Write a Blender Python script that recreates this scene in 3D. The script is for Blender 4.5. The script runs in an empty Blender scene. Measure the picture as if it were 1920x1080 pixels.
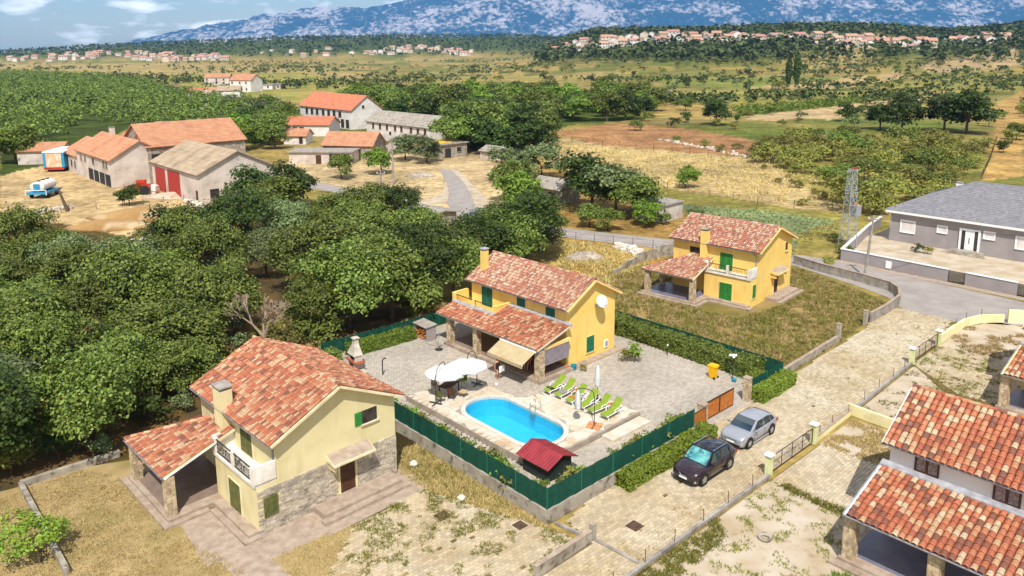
import bpy, math, random
import numpy as np
from mathutils import Vector, Matrix, noise as mnoise
random.seed(7)
sc = bpy.context.scene
COL = sc.collection
R = math.radians

# ---------------------------------------------------------------- camera, sky, sun, exposure
PF, PCX, PCY, PHOR, PROLL, CAMH = 1460., 960., 370., 88., -0.0076, 25.   # focal length and principal point in photo pixels
PITCH = math.atan((PCY-PHOR)/PF)
cam = bpy.data.cameras.new('camera')
cam.sensor_width = 36; cam.lens = 36*PF/1920; cam.shift_y = -(540-PCY)/1920
cam.clip_start = .5; cam.clip_end = 60000
camo = bpy.data.objects.new('camera', cam); COL.objects.link(camo)
camo.matrix_world = Matrix.Translation((0, 0, CAMH)) @ Matrix.Rotation(R(90)-PITCH, 4, 'X') @ Matrix.Rotation(PROLL, 4, 'Z')
sc.camera = camo

SUN_EL, SUN_AZ = 55, 180          # azimuth clockwise from +Y: the sun stands behind the camera
world = bpy.data.worlds.new('World'); sc.world = world; world.use_nodes = True
wt = world.node_tree; wt.nodes.clear()
def wn(t): return wt.nodes.new(t)
sky = wn('ShaderNodeTexSky'); sky.sky_type = 'NISHITA'; sky.sun_disc = False
sky.sun_elevation = R(SUN_EL); sky.sun_rotation = R(SUN_AZ); sky.air_density = 1.2; sky.dust_density = .6; sky.ozone_density = 2.5
bg1 = wn('ShaderNodeBackground'); bg1.inputs[1].default_value = .145
sh = wn('ShaderNodeHueSaturation'); sh.inputs['Saturation'].default_value = 1.2; sh.inputs['Value'].default_value = .5
wt.links.new(sky.outputs[0], sh.inputs['Color']); wt.links.new(sh.outputs[0], bg1.inputs[0])
tc = wn('ShaderNodeTexCoord'); mp = wn('ShaderNodeMapping'); mp.inputs['Scale'].default_value = (1, 1, 3.4); mp.inputs['Location'].default_value = (3.1, 2.2, .3)
wt.links.new(tc.outputs['Generated'], mp.inputs[0])
cn = wn('ShaderNodeTexNoise'); cn.inputs['Scale'].default_value = 9.; cn.inputs['Detail'].default_value = 7; cn.inputs['Roughness'].default_value = .55
wt.links.new(mp.outputs[0], cn.inputs[0])
cr_ = wn('ShaderNodeValToRGB'); cr_.color_ramp.elements[0].position = .47; cr_.color_ramp.elements[1].position = .62
wt.links.new(cn.outputs[0], cr_.inputs[0])
bg2 = wn('ShaderNodeBackground'); bg2.inputs[0].default_value = (1, .97, .95, 1); bg2.inputs[1].default_value = 1.3
mx = wn('ShaderNodeMixShader'); wt.links.new(cr_.outputs[0], mx.inputs[0]); wt.links.new(bg1.outputs[0], mx.inputs[1]); wt.links.new(bg2.outputs[0], mx.inputs[2])
wo = wn('ShaderNodeOutputWorld'); wt.links.new(mx.outputs[0], wo.inputs[0])

sl = bpy.data.lights.new('sun', 'SUN'); sl.energy = 4.3; sl.angle = R(.5); sl.color = (1, .96, .89)
so = bpy.data.objects.new('sun', sl); COL.objects.link(so)
so.rotation_euler = (R(90-SUN_EL), 0, R(180-SUN_AZ)) ; so.location = (0, -50, 120)
vs = sc.view_settings
sc.display_settings.display_device = 'sRGB'
vs.view_transform = 'Standard'; vs.look = 'None'; vs.exposure = .42; vs.gamma = 1; vs.use_curve_mapping = False
sc.cycles.use_denoising = True; sc.cycles.max_bounces = 6; sc.cycles.transparent_max_bounces = 8; sc.cycles.volume_bounces = 1
sc.cycles.use_adaptive_sampling = True; sc.cycles.adaptive_threshold = .02

# ---------------------------------------------------------------- measuring: photo pixel -> point of the place
_cp, _sp, _cr, _sr = math.cos(PITCH), math.sin(PITCH), math.cos(PROLL), math.sin(PROLL)
def P(x, y, z=0.):
    dx, dy = x-PCX, PCY-y
    u = (_cr*dx-_sr*dy)/PF; v = (_sr*dx+_cr*dy)/PF
    d = (u, _cp+v*_sp, -_sp+v*_cp)
    t = (z-CAMH)/d[2]
    return Vector((d[0]*t, d[1]*t, z))
def frame(o, deg):
    t = R(deg); return Vector((math.cos(t), math.sin(t), 0)), Vector((-math.sin(t), math.cos(t), 0)), Vector(o)
FA, FB, FO = frame(P(1026, 982), 42.5)            # frame of the lane and the walled yard
def F(a, b, z=0.): q = FO+FA*a+FB*b; return Vector((q.x, q.y, z))
CAMP = Vector((0, 0, CAMH))

# ---------------------------------------------------------------- materials
MATS = {}
GROUNDISH = set('concrete old_concrete pale_slab asphalt sand bare_earth lane_blocks lane_bed yard_blocks yard_bed flagstone flag_joint dry_lawn weedy_ground forest_floor orange_tiles red_orange_tiles fibre_roof grey_roof awning_cloth pool_coping porch_tiles bluish_tiles grey_roof_tiles'.split())
def lin(h):   # '#rrggbb' -> linear
    v = [int(h[i:i+2], 16)/255 for i in (1, 3, 5)]
    return tuple(((x+.055)/1.055)**2.4 if x > .04045 else x/12.92 for x in v)
def mat(name, c1, c2=None, scale=3., rough=.85, bump=0., bscale=None, metal=0., spec=.3, detail=5, lo=.35, hi=.65, c3=None, s3=.4, lo3=.5, hi3=.7, coat=0., alpha=1., island=0., objrand=0., streak=None, sk=1.):
    k_ = .66 if name in GROUNDISH or name.startswith('village_roof') else .76 if name.startswith('tile_') else 1.
    c1, c2, c3 = [tuple(x*k_ for x in q) if q else q for q in (c1, c2, c3)]
    m = bpy.data.materials.new(name); m.use_nodes = True; nt = m.node_tree; b = nt.nodes['Principled BSDF']
    b.inputs['Roughness'].default_value = rough; b.inputs['Metallic'].default_value = metal
    b.inputs['Specular IOR Level'].default_value = spec; b.inputs['Coat Weight'].default_value = coat
    b.inputs['Alpha'].default_value = alpha
    b.inputs['Base Color'].default_value = (*c1, 1)
    co = nt.nodes.new('ShaderNodeTexCoord')
    def ns(s, d=detail):
        n = nt.nodes.new('ShaderNodeTexNoise'); n.inputs['Scale'].default_value = s; n.inputs['Detail'].default_value = d
        nt.links.new(co.outputs['Object'], n.inputs['Vector']); return n
    def ramp(src, a, z):
        r = nt.nodes.new('ShaderNodeMapRange'); r.inputs[1].default_value = a; r.inputs[2].default_value = z
        nt.links.new(src, r.inputs[0]); return r.outputs[0]
    def mix(f, x, y):
        n = nt.nodes.new('ShaderNodeMix'); n.data_type = 'RGBA'
        nt.links.new(f, n.inputs[0])
        for i, q in ((6, x), (7, y)):
            if isinstance(q, tuple): n.inputs[i].default_value = (*q[:3], 1)
            else: nt.links.new(q, n.inputs[i])
        return n.outputs[2]
    cur = c1
    if c2:
        cur = mix(ramp(ns(scale).outputs[0], lo, hi), cur, c2)
    if c3:
        cur = mix(ramp(ns(s3).outputs[0], lo3, hi3), cur, c3)
    if streak:
        mpn = nt.nodes.new('ShaderNodeMapping'); mpn.inputs['Scale'].default_value = (1.3*sk, 1.3*sk, .2*sk); nt.links.new(co.outputs['Object'], mpn.inputs[0])
        n = ns(1., 4); nt.links.new(mpn.outputs[0], n.inputs['Vector']); cur = mix(ramp(n.outputs[0], .56, 1.0), cur, streak)
    if island or objrand:
        g = nt.nodes.new('ShaderNodeNewGeometry' if island else 'ShaderNodeObjectInfo')
        src = g.outputs['Random Per Island'] if island else g.outputs['Random']
        k = island or objrand
        h = nt.nodes.new('ShaderNodeHueSaturation'); 
        nt.links.new(ramp2(nt, src, 1-k, 1+k), h.inputs['Value'])
        if isinstance(cur, tuple): h.inputs['Color'].default_value = (*cur, 1)
        else: nt.links.new(cur, h.inputs['Color'])
        cur = h.outputs[0]
    if not isinstance(cur, tuple): nt.links.new(cur, b.inputs['Base Color'])
    if bump:
        bn = nt.nodes.new('ShaderNodeBump'); bn.inputs['Strength'].default_value = min(1, bump); bn.inputs['Distance'].default_value = .05
        nt.links.new(ns(bscale or scale*4, 6).outputs[0], bn.inputs['Height']); nt.links.new(bn.outputs[0], b.inputs['Normal'])
    MATS[name] = m
    return m
def ramp2(nt, src, a, z):
    r = nt.nodes.new('ShaderNodeMapRange'); r.inputs[3].default_value = a; r.inputs[4].default_value = z
    nt.links.new(src, r.inputs[0]); return r.outputs[0]
def leafmat(name, cs, trans=.25, rough=.55):
    m = bpy.data.materials.new(name); m.use_nodes = True; nt = m.node_tree; b = nt.nodes['Principled BSDF']
    g = nt.nodes.new('ShaderNodeNewGeometry'); oi = nt.nodes.new('ShaderNodeObjectInfo')
    rp = nt.nodes.new('ShaderNodeValToRGB'); el = rp.color_ramp.elements
    while len(el) < len(cs): el.new(.5)
    for i, c in enumerate(cs): el[i].position = i/(len(cs)-1); el[i].color = (*c, 1)
    nt.links.new(g.outputs['Random Per Island'], rp.inputs[0])
    h = nt.nodes.new('ShaderNodeHueSaturation'); nt.links.new(rp.outputs[0], h.inputs['Color'])
    nt.links.new(ramp2(nt, oi.outputs['Random'], .62, 1.2), h.inputs['Value'])
    nt.links.new(ramp2(nt, oi.outputs['Random'], .485, .515), h.inputs['Hue'])
    nt.links.new(h.outputs[0], b.inputs['Base Color']); b.inputs['Roughness'].default_value = rough; b.inputs['Specular IOR Level'].default_value = .25
    if trans:
        t = nt.nodes.new('ShaderNodeBsdfTranslucent'); nt.links.new(h.outputs[0], t.inputs[0])
        ms = nt.nodes.new('ShaderNodeMixShader'); ms.inputs[0].default_value = trans
        nt.links.new(b.outputs[0], ms.inputs[1]); nt.links.new(t.outputs[0], ms.inputs[2])
        nt.links.new(ms.outputs[0], nt.nodes['Material Output'].inputs[0])
    MATS[name] = m; return m
M = MATS

# ---------------------------------------------------------------- mesh builder
class MB:
    def __init__(s): s.v = []; s.f = []; s.m = []
    def quad(s, pts, m=0):
        i = len(s.v); s.v += [tuple(p) for p in pts]; s.f.append(tuple(range(i, i+len(pts)))); s.m.append(m); return s
    def box(s, x0, x1, y0, y1, z0, z1, m=0):
        if x0 > x1: x0, x1 = x1, x0
        if y0 > y1: y0, y1 = y1, y0
        return s.hexa([(x0,y0,z0),(x1,y0,z0),(x1,y1,z0),(x0,y1,z0),(x0,y0,z1),(x1,y0,z1),(x1,y1,z1),(x0,y1,z1)], m)
    def hexa(s, p, m=0):
        i = len(s.v); s.v += [tuple(q) for q in p]
        for f in ((3,2,1,0),(4,5,6,7),(0,1,5,4),(1,2,6,5),(2,3,7,6),(3,0,4,7)): s.f.append(tuple(i+k for k in f)); s.m.append(m)
        return s
    def prism(s, pts, z0, z1, m=0, mt=None):
        n = len(pts); i = len(s.v)
        s.v += [(p[0], p[1], z0) for p in pts]+[(p[0], p[1], z1) for p in pts]
        s.f.append(tuple(i+k for k in reversed(range(n)))); s.m.append(m)
        s.f.append(tuple(i+n+k for k in range(n))); s.m.append(m if mt is None else mt)
        for k in range(n):
            j = (k+1) % n; s.f.append((i+k, i+j, i+n+j, i+n+k)); s.m.append(m)
        return s
    def extr(s, pts, d, m=0):      # polygon of 3-D points pushed along d
        n = len(pts); i = len(s.v); d = Vector(d)
        s.v += [tuple(p) for p in pts]+[tuple(Vector(p)+d) for p in pts]
        s.f.append(tuple(i+k for k in reversed(range(n)))); s.m.append(m)
        s.f.append(tuple(i+n+k for k in range(n))); s.m.append(m)
        for k in range(n):
            j = (k+1) % n; s.f.append((i+k, i+j, i+n+j, i+n+k)); s.m.append(m)
        return s
    def tube(s, p0, p1, r0, r1=None, n=6, m=0, cap=True):
        r1 = r0 if r1 is None else r1
        p0, p1 = Vector(p0), Vector(p1); d = (p1-p0)
        if d.length < 1e-6: return s
        d.normalize(); u = d.orthogonal().normalized(); w = d.cross(u); i = len(s.v)
        for p, r in ((p0, r0), (p1, r1)):
            for k in range(n):
                t = 2*math.pi*k/n; s.v.append(tuple(p+u*(r*math.cos(t))+w*(r*math.sin(t))))
        for k in range(n):
            j = (k+1) % n; s.f.append((i+k, i+j, i+n+j, i+n+k)); s.m.append(m)
        if cap:
            s.f.append(tuple(i+k for k in reversed(range(n)))); s.m.append(m); s.f.append(tuple(i+n+k for k in range(n))); s.m.append(m)
        return s
    def path(s, pts, r, n=6, m=0):
        for a, b in zip(pts, pts[1:]): s.tube(a, b, r, r, n, m)
        return s
    def lathe(s, prof, n=16, o=(0,0,0), m=0, capb=True, capt=True):
        i = len(s.v); k = len(prof)
        for r, z in prof:
            for q in range(n):
                t = 2*math.pi*q/n; s.v.append((o[0]+r*math.cos(t), o[1]+r*math.sin(t), o[2]+z))
        for a in range(k-1):
            for q in range(n):
                j = (q+1) % n; s.f.append((i+a*n+q, i+a*n+j, i+(a+1)*n+j, i+(a+1)*n+q)); s.m.append(m)
        if capb: s.f.append(tuple(i+q for q in reversed(range(n)))); s.m.append(m)
        if capt: s.f.append(tuple(i+(k-1)*n+q for q in range(n))); s.m.append(m)
        return s
    def loft(s, secs, m=0, cap=True, closed=True):   # sections: equal-length lists of 3-D points
        i = len(s.v); n = len(secs[0])
        for q in secs: s.v += [tuple(p) for p in q]
        for a in range(len(secs)-1):
            for k in range(n if closed else n-1):
                j = (k+1) % n; s.f.append((i+a*n+k, i+a*n+j, i+(a+1)*n+j, i+(a+1)*n+k)); s.m.append(m)
        if cap:
            s.f.append(tuple(i+k for k in reversed(range(n)))); s.m.append(m)
            e = i+(len(secs)-1)*n; s.f.append(tuple(e+k for k in range(n))); s.m.append(m)
        return s
    def build(s, name, mats, parent=None, label=None, cat=None, group=None, kind=None, smooth=False, loc=None, rz=0., fixn=False):
        me = bpy.data.meshes.new(name)
        me.from_pydata(s.v, [], s.f)
        ms = mats if isinstance(mats, (list, tuple)) else [mats]
        for q in ms: me.materials.append(M[q] if isinstance(q, str) else q)
        if len(ms) > 1: me.polygons.foreach_set('material_index', s.m)
        if smooth: me.polygons.foreach_set('use_smooth', [True]*len(s.f))
        if fixn:
            import bmesh
            bm = bmesh.new(); bm.from_mesh(me); bmesh.ops.recalc_face_normals(bm, faces=bm.faces); bm.to_mesh(me); bm.free()
        me.update()
        return link(name, me, parent, label, cat, group, kind, loc, rz)
def link(name, me, parent=None, label=None, cat=None, group=None, kind=None, loc=None, rz=0.):
    o = bpy.data.objects.new(name, me); COL.objects.link(o)
    if parent is not None: o.parent = parent; CH.setdefault(parent.name, []).append(o)
    if loc is not None: o.location = loc
    if rz: o.rotation_euler = (0, 0, R(rz))
    tag(o, label, cat, group, kind); return o
def tag(o, label=None, cat=None, group=None, kind=None):
    if label: o['label'] = label
    if cat: o['category'] = cat
    if group: o['group'] = group
    if kind: o['kind'] = kind
def thing(name, label, cat, loc=(0,0,0), rz=0., group=None):
    o = bpy.data.objects.new(name, None); COL.objects.link(o); o.location = loc; o.rotation_euler = (0, 0, R(rz))
    o.empty_display_size = .3; tag(o, label, cat, group); return o
def kids(o): return [c for c in o.children]
def dup(o, loc=None, rz=None, label=None, group=None, scale=None, parent=None):
    c = o.copy(); COL.objects.link(c)
    if parent is not None: c.parent = parent; CH.setdefault(parent.name, []).append(c)
    if loc is not None: c.location = loc
    if rz is not None: c.rotation_euler = (0, 0, R(rz))
    if scale is not None: c.scale = (scale,)*3 if not isinstance(scale, (tuple, list)) else scale
    if label: c['label'] = label
    if group: c['group'] = group
    for ch in list(CH.get(o.name, [])): dup(ch, parent=c)
    return c
CH = {}
def npmesh(name, V, nper, mats, midx=None):      # V (k*nper,3): separate faces of nper corners
    me = bpy.data.meshes.new(name); n = len(V); k = n//nper
    me.vertices.add(n); me.vertices.foreach_set('co', np.asarray(V, np.float32).ravel())
    me.loops.add(n); me.loops.foreach_set('vertex_index', np.arange(n, dtype=np.int32))
    me.polygons.add(k); me.polygons.foreach_set('loop_start', np.arange(0, n, nper, dtype=np.int32)); me.polygons.foreach_set('loop_total', np.full(k, nper, np.int32))
    for q in (mats if isinstance(mats, (list, tuple)) else [mats]): me.materials.append(M[q] if isinstance(q, str) else q)
    if midx is not None: me.polygons.foreach_set('material_index', np.asarray(midx, np.int32))
    me.update(calc_edges=True); return me
def inpoly(pt, poly):
    x, y = pt[0], pt[1]; c = False; j = len(poly)-1
    for i in range(len(poly)):
        xi, yi, xj, yj = poly[i][0], poly[i][1], poly[j][0], poly[j][1]
        if (yi > y) != (yj > y) and x < (xj-xi)*(y-yi)/(yj-yi)+xi: c = not c
        j = i
    return c
def inpoly_np(x, y, poly):
    c = np.zeros(x.shape, bool); j = len(poly)-1
    for i in range(len(poly)):
        xi, yi, xj, yj = poly[i][0], poly[i][1], poly[j][0], poly[j][1]
        if yi != yj: c ^= ((yi > y) != (yj > y)) & (x < (xj-xi)*(y-yi)/(yj-yi)+xi)
        j = i
    return c
# ---------------------------------------------------------------- colours of things
mat('concrete', lin('#c6bcb0'), lin('#a0978c'), 1.5, streak=lin('#6e665c'), bump=.3, c3=lin('#6d6458'), s3=.9, lo3=.58, hi3=.8)
mat('old_concrete', lin('#cdc2b0'), lin('#a89c8a'), 1.1, streak=lin('#5f5548'), bump=.4, c3=lin('#5a5045'), s3=2.2, lo3=.55, hi3=.75)
mat('pale_slab', lin('#cdb9a4'), lin('#b39c88'), 2.2, bump=.2, c3=lin('#8d7c69'), s3=.8, lo3=.6, hi3=.8)
mat('asphalt', lin('#bdb3aa'), lin('#aaa098'), .5, bump=.2, bscale=20, c3=lin('#948b84'), s3=3, lo3=.6, hi3=.75)
mat('sand', lin('#e2d2bb'), lin('#c9b392'), .5, bump=.4, bscale=4, c3=lin('#a99166'), s3=1.6, lo3=.58, hi3=.8)
mat('bare_earth', lin('#c79f66'), lin('#a97f48'), .15, bump=.5, bscale=2, c3=lin('#dcc39a'), s3=.35, lo3=.5, hi3=.7)
mat('lane_blocks', lin('#dac8a8'), lin('#cab48f'), .35, island=.17, bump=.1, c3=lin('#e2d5bb'), s3=.12)
mat('lane_bed', lin('#8d7448'), lin('#6e6334'), .8, bump=.4)
mat('yard_blocks', lin('#d0c4b4'), lin('#bfb4a5'), .25, island=.14, bump=.15, c3=lin('#d8c9b4'), s3=.12)
mat('yard_bed', lin('#7d7468'), lin('#6a6255'), 1.)
mat('flagstone', lin('#f4ead8'), lin('#e4d2b4'), 1.2, island=.1, bump=.15, c3=lin('#d9b58d'), s3=.7, lo3=.55, hi3=.75)
mat('flag_joint', lin('#b9a88f'))
mat('dry_lawn', lin('#cbb07c'), lin('#ad945f'), .6, bump=.6, bscale=8, c3=lin('#80803a'), s3=.14, lo3=.5, hi3=.75)
mat('weedy_ground', lin('#9c8446'), lin('#7b7335'), .5, bump=.6, bscale=6, c3=lin('#b59a62'), s3=.2)
mat('forest_floor', lin('#7a5c34'), lin('#4e4424'), .4, bump=.6, bscale=3, c3=lin('#b58b44'), s3=.18, lo3=.55, hi3=.7)
mat('white_paint', (.8,.8,.79), rough=.4)
mat('white_plastic', (.82,.82,.8), rough=.35)
mat('metal_grey', (.42,.43,.44), rough=.4, metal=.6)
mat('galvanised', (.5,.52,.54), (.38,.39,.41), 3, rough=.45, metal=.5)
mat('dark_metal', (.035,.033,.03), rough=.5)
mat('black_rubber', (.02,.02,.02), rough=.8)
mat('glass_dark', (.012,.018,.022), rough=.06, spec=.6)

# ---------------------------------------------------------------- the lie of the land
def sstep(e0, e1, x): t = np.clip((x-e0)/(e1-e0), 0, 1); return t*t*(3-2*t)
def vnoise(x, y, seed=0):           # smooth value noise, numpy
    xi, yi = np.floor(x).astype(np.int64), np.floor(y).astype(np.int64); xf, yf = x-xi, y-yi
    def hsh(a, b):
        n = (a*374761393 + b*668265263 + seed*69069) & 0x7fffffff
        n = ((n ^ (n >> 13))*1274126177) & 0x7fffffff
        return ((n ^ (n >> 16)) & 0xffff)/65535.
    u, v = xf*xf*(3-2*xf), yf*yf*(3-2*yf)
    return (hsh(xi, yi)*(1-u)+hsh(xi+1, yi)*u)*(1-v)+(hsh(xi, yi+1)*(1-u)+hsh(xi+1, yi+1)*u)*v
def fbm(x, y, o=4, seed=0):
    r = 0; a = .5
    for k in range(o): r = r+a*vnoise(x*2**k, y*2**k, seed+k); a *= .5
    return r/(1-.5**o)
def land(x, y):
    x = np.asarray(x, float); y = np.asarray(y, float)
    t = x/np.maximum(y, 30.)
    right = sstep(.0, .12, t)
    tl = [-.8,-.62,-.5,-.4,-.28,-.15,-.05,.05,.15,.24,.32,.4,.48,.54,.6,.66,.9]
    hl = [18, 20, 36, 47, 55, 58, 58, 56, 54, 55, 60, 62, 57, 49, 52, 62, 62]
    crest = np.interp(t, tl, hl)
    hL = crest*sstep(1650, 2650, y)*(1-.8*sstep(2700, 4200, y))
    hR = crest*(.86*sstep(560, 1500, y)+.14*sstep(1500, 1800, y))*(1-.8*sstep(1900, 3200, y))
    h = hL*(1-right)+hR*right
    return h + (fbm(x/160., y/160., 3, 5)-.5)*6*sstep(500, 1000, y)
def landz(x, y): return float(land(x, y))
def PT(px, py):        # photo pixel -> point where that sight line meets the land
    a = P(px, py, 0) if py > 97 else None
    dx, dy = px-PCX, PCY-py; u = (_cr*dx-_sr*dy)/PF; v = (_sr*dx+_cr*dy)/PF
    d = Vector((u, _cp+v*_sp, -_sp+v*_cp)); t = 300.
    while t < 6000:
        q = CAMP+d*t
        if q.z <= landz(q.x, q.y): return Vector((q.x, q.y, landz(q.x, q.y)))
        t *= 1.006
    q = CAMP+d*2500; return Vector((q.x, q.y, landz(q.x, q.y)))

# fields, seen from the air: outlines as they lie on the plain, painted onto the land sheet in this order
c = lin
FIELDS = [
 ([(0,118),(330,116),(600,128),(760,150),(520,168),(250,146),(0,142)], c('#b9a266')),
 ([(300,140),(560,135),(700,160),(560,190),(420,180)], c('#a8a052')),
 ([(700,150),(960,140),(1180,150),(1000,172),(760,172)], c('#ab9a55')),
 ([(560,170),(760,168),(1150,178),(1300,200),(900,195),(700,205),(560,195)], c('#b39d56')),
 ([(1000,168),(1130,162),(1220,172),(1100,180)], c('#c49f68')),
 ([(1120,190),(1300,186),(1420,205),(1330,225),(1200,215)], c('#b79c5a')),
 ([(1230,150),(1500,142),(1620,150),(1400,165),(1250,165)], c('#8d9143')),
 ([(1400,165),(1560,150),(1680,138),(1700,147),(1560,168)], c('#c4a873')),
 ([(1440,132),(1660,112),(1720,118),(1560,134)], c('#b9a569')),
 ([(1720,130),(1900,120),(1920,132),(1740,140)], c('#c2a676')),
 ([(1600,160),(1800,140),(1920,150),(1920,170),(1700,172)], c('#a2984e')),
 ([(1180,172),(1400,168),(1700,172),(1640,182),(1380,202),(1260,190)], c('#a39a4c')),
 ([(1395,219),(1480,207),(1640,186),(1770,174),(1740,186),(1640,205),(1560,222),(1400,226)], c('#d3b583')),
 ([(1370,205),(1560,190),(1690,178),(1690,183),(1480,209),(1395,216)], c('#6f8a35')),
 ([(1870,190),(1920,170),(1920,330),(1840,340),(1860,260)], c('#c29d5c')),
 ([(1030,248),(1160,231),(1280,240),(1440,270),(1490,296),(1300,286),(1120,270)], c('#b8895c')),
 ([(1005,262),(1060,258),(1120,270),(1300,286),(1480,300),(1560,345),(1580,395),(1480,388),(1290,360),(1190,335),(1020,305)], c('#cbb07a')),
 ([(1200,345),(1290,362),(1480,390),(1600,400),(1590,420),(1280,390)], c('#9b9148')),
 ([(1280,385),(1420,392),(1590,415),(1560,450),(1460,470),(1280,420)], c('#8f9a66')),
 ([(1490,440),(1600,400),(1660,390),(1580,465),(1500,480)], c('#9a8c48')),
 ([(1480,280),(1700,240),(1850,250),(1860,300),(1700,400),(1560,380),(1430,300)], c('#a0934e')),
 ([(1000,310),(1200,340),(1290,400),(1270,450),(1000,420),(930,370),(960,300)], c('#b08d4e')),
 ([(0,305),(130,290),(330,330),(440,390),(420,430),(240,440),(100,420),(0,400)], c('#d8b985')),
 ([(560,290),(900,285),(960,330),(1000,425),(780,410),(640,350),(500,330)], c('#d8bc8c')),
 ([(0,140),(250,146),(420,180),(560,200),(600,230),(480,270),(240,240),(120,300),(0,330)], c('#4d5a22')),
 ([(640,200),(900,195),(1200,190),(1230,220),(1030,240),(1000,270),(850,280),(700,230)], c('#5d6a2c')),
 ([(0,400),(240,440),(420,430),(500,390),(800,440),(830,600),(640,700),(400,800),(0,1000)], c('#6b5a2c')),
 ([(1040,440),(1270,470),(1200,520),(1180,600),(1060,520)], c('#b8924c')),
]
def build_land():
    pys = np.concatenate([[3200, 1900, 1500], np.arange(1300, 520, -9), np.arange(520, 112, -3), [110, 108, 106, 104, 102, 100, 98.2, 97.]])
    yy = CAMH*PF/np.maximum((pys-88), 4.); yy = np.concatenate([[-300, -80], yy, [4600, 6500, 9000, 14500]])
    tt = np.concatenate([[-6, -3, -1.9, -1.3, -1.05], np.arange(-.92, .921, 5/1460.), [1.05, 1.3, 1.9, 3, 6]])
    Y, T = np.meshgrid(yy, tt, indexing='ij'); W = np.where(Y < 40, 40, Y); X = T*W
    Z = land(X, Y) ; Z = np.where(Y > 4400, Z*0-8, Z)
    Z -= .03; X = np.clip(X, -17000, 17000)
    ny, nx = X.shape
    # colours
    zc = Y*_cp-(0-CAMH)*_sp; vc = Y*_sp+(0-CAMH)*_cp; ok = zc > 5
    dx = PF*X/np.where(ok, zc, 1); dy = PF*vc/np.where(ok, zc, 1)
    PX = PCX+_cr*dx+_sr*dy; PY = PCY-(-_sr*dx+_cr*dy)
    dry = np.array(c('#b39a56')); grn = np.array(c('#6f7a33')); tan_ = np.array(c('#c0a468'))
    n1 = fbm(X/90., Y/60., 4, 11)[..., None]; n2 = fbm(X/35., Y/14.+X/200., 3, 23)[..., None]
    colr = dry*(1-sstep(.4, .6, n1))+grn*sstep(.4, .6, n1)
    colr = colr*(1-.6*sstep(.5, .65, n2))+tan_*.6*sstep(.5, .65, n2)
    strips = vnoise(np.floor(X*.012+Y*.004)+.0, np.floor(Y*.025-X*.006)+.0, 3)[..., None]      # strip parcels far out
    far = (sstep(330, 600, Y)*(1-sstep(1500, 2200, Y)))[..., None]
    pal = np.where(strips < .25, np.array(c('#c2a66a')), np.where(strips < .5, np.array(c('#8c8c45')), np.where(strips < .75, np.array(c('#b2984f')), np.array(c('#6c7836')))))
    colr = colr*(1-.6*far)+pal*.6*far
    hill = (sstep(4, 16, Z))[..., None]; colr = colr*.7; colr = colr*(1-hill)+np.array(c('#4a5526'))*hill
    jx = PX+(fbm(X/6., Y/6., 3, 41)-.5)*np.clip((PY-90)*.12, 2, 18); jy = PY+(fbm(X/6., Y/6., 3, 77)-.5)*np.clip((PY-90)*.05, 1, 8)
    for poly, col in FIELDS:
        k = inpoly_np(jx, jy, poly) & ok & (Y > 20)
        colr[k] = np.array(col)*(.66+.12*n2[k])
    fa = (X-FO.x)*FA.x+(Y-FO.y)*FA.y; fb = (X-FO.x)*FB.x+(Y-FO.y)*FB.y; Z = np.where((fa > 3) & (fa < 9.2) & (fb > 4) & (fb < 14.6), -1.7, Z)      # dug out for the pool
    me = bpy.data.meshes.new('ground')
    me.vertices.add(nx*ny); me.vertices.foreach_set('co', np.stack([X, Y, Z], -1).astype(np.float32).ravel())
    i = np.arange(ny*nx).reshape(ny, nx); q = np.stack([i[:-1, :-1], i[:-1, 1:], i[1:, 1:], i[1:, :-1]], -1).reshape(-1, 4)
    me.loops.add(q.size); me.loops.foreach_set('vertex_index', q.ravel().astype(np.int32))
    me.polygons.add(len(q)); me.polygons.foreach_set('loop_start', np.arange(0, q.size, 4, dtype=np.int32)); me.polygons.foreach_set('loop_total', np.full(len(q), 4, np.int32))
    at = me.color_attributes.new('soil', 'FLOAT_COLOR', 'POINT')
    at.data.foreach_set('color', np.concatenate([colr, np.ones(colr.shape[:2]+(1,))], -1).astype(np.float32).ravel())
    me.polygons.foreach_set('use_smooth', np.ones(len(q), bool)); me.update(calc_edges=True)
    m = bpy.data.materials.new('land'); m.use_nodes = True; nt = m.node_tree; b = nt.nodes['Principled BSDF']; b.inputs['Roughness'].default_value = .95; b.inputs['Specular IOR Level'].default_value = .1
    a = nt.nodes.new('ShaderNodeVertexColor'); a.layer_name = 'soil'
    g = nt.nodes.new('ShaderNodeTexCoord')
    prev = a.outputs[0]
    for s, lo, hi, amt in ((.9, .3, .7, .42), (.16, .35, .65, .3), (.03, .35, .65, .22)):
        n = nt.nodes.new('ShaderNodeTexNoise'); n.inputs['Scale'].default_value = s; n.inputs['Detail'].default_value = 6; nt.links.new(g.outputs['Object'], n.inputs[0])
        r = nt.nodes.new('ShaderNodeMapRange'); r.inputs[1].default_value = lo; r.inputs[2].default_value = hi; r.inputs[3].default_value = 1-amt; r.inputs[4].default_value = 1+amt*.7
        nt.links.new(n.outputs[0], r.inputs[0])
        h = nt.nodes.new('ShaderNodeHueSaturation'); nt.links.new(prev, h.inputs['Color']); nt.links.new(r.outputs[0], h.inputs['Value']); prev = h.outputs[0]
    nt.links.new(prev, b.inputs[0])
    me.materials.append(m)
    link('ground', me, kind='structure')
build_land()

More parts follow.
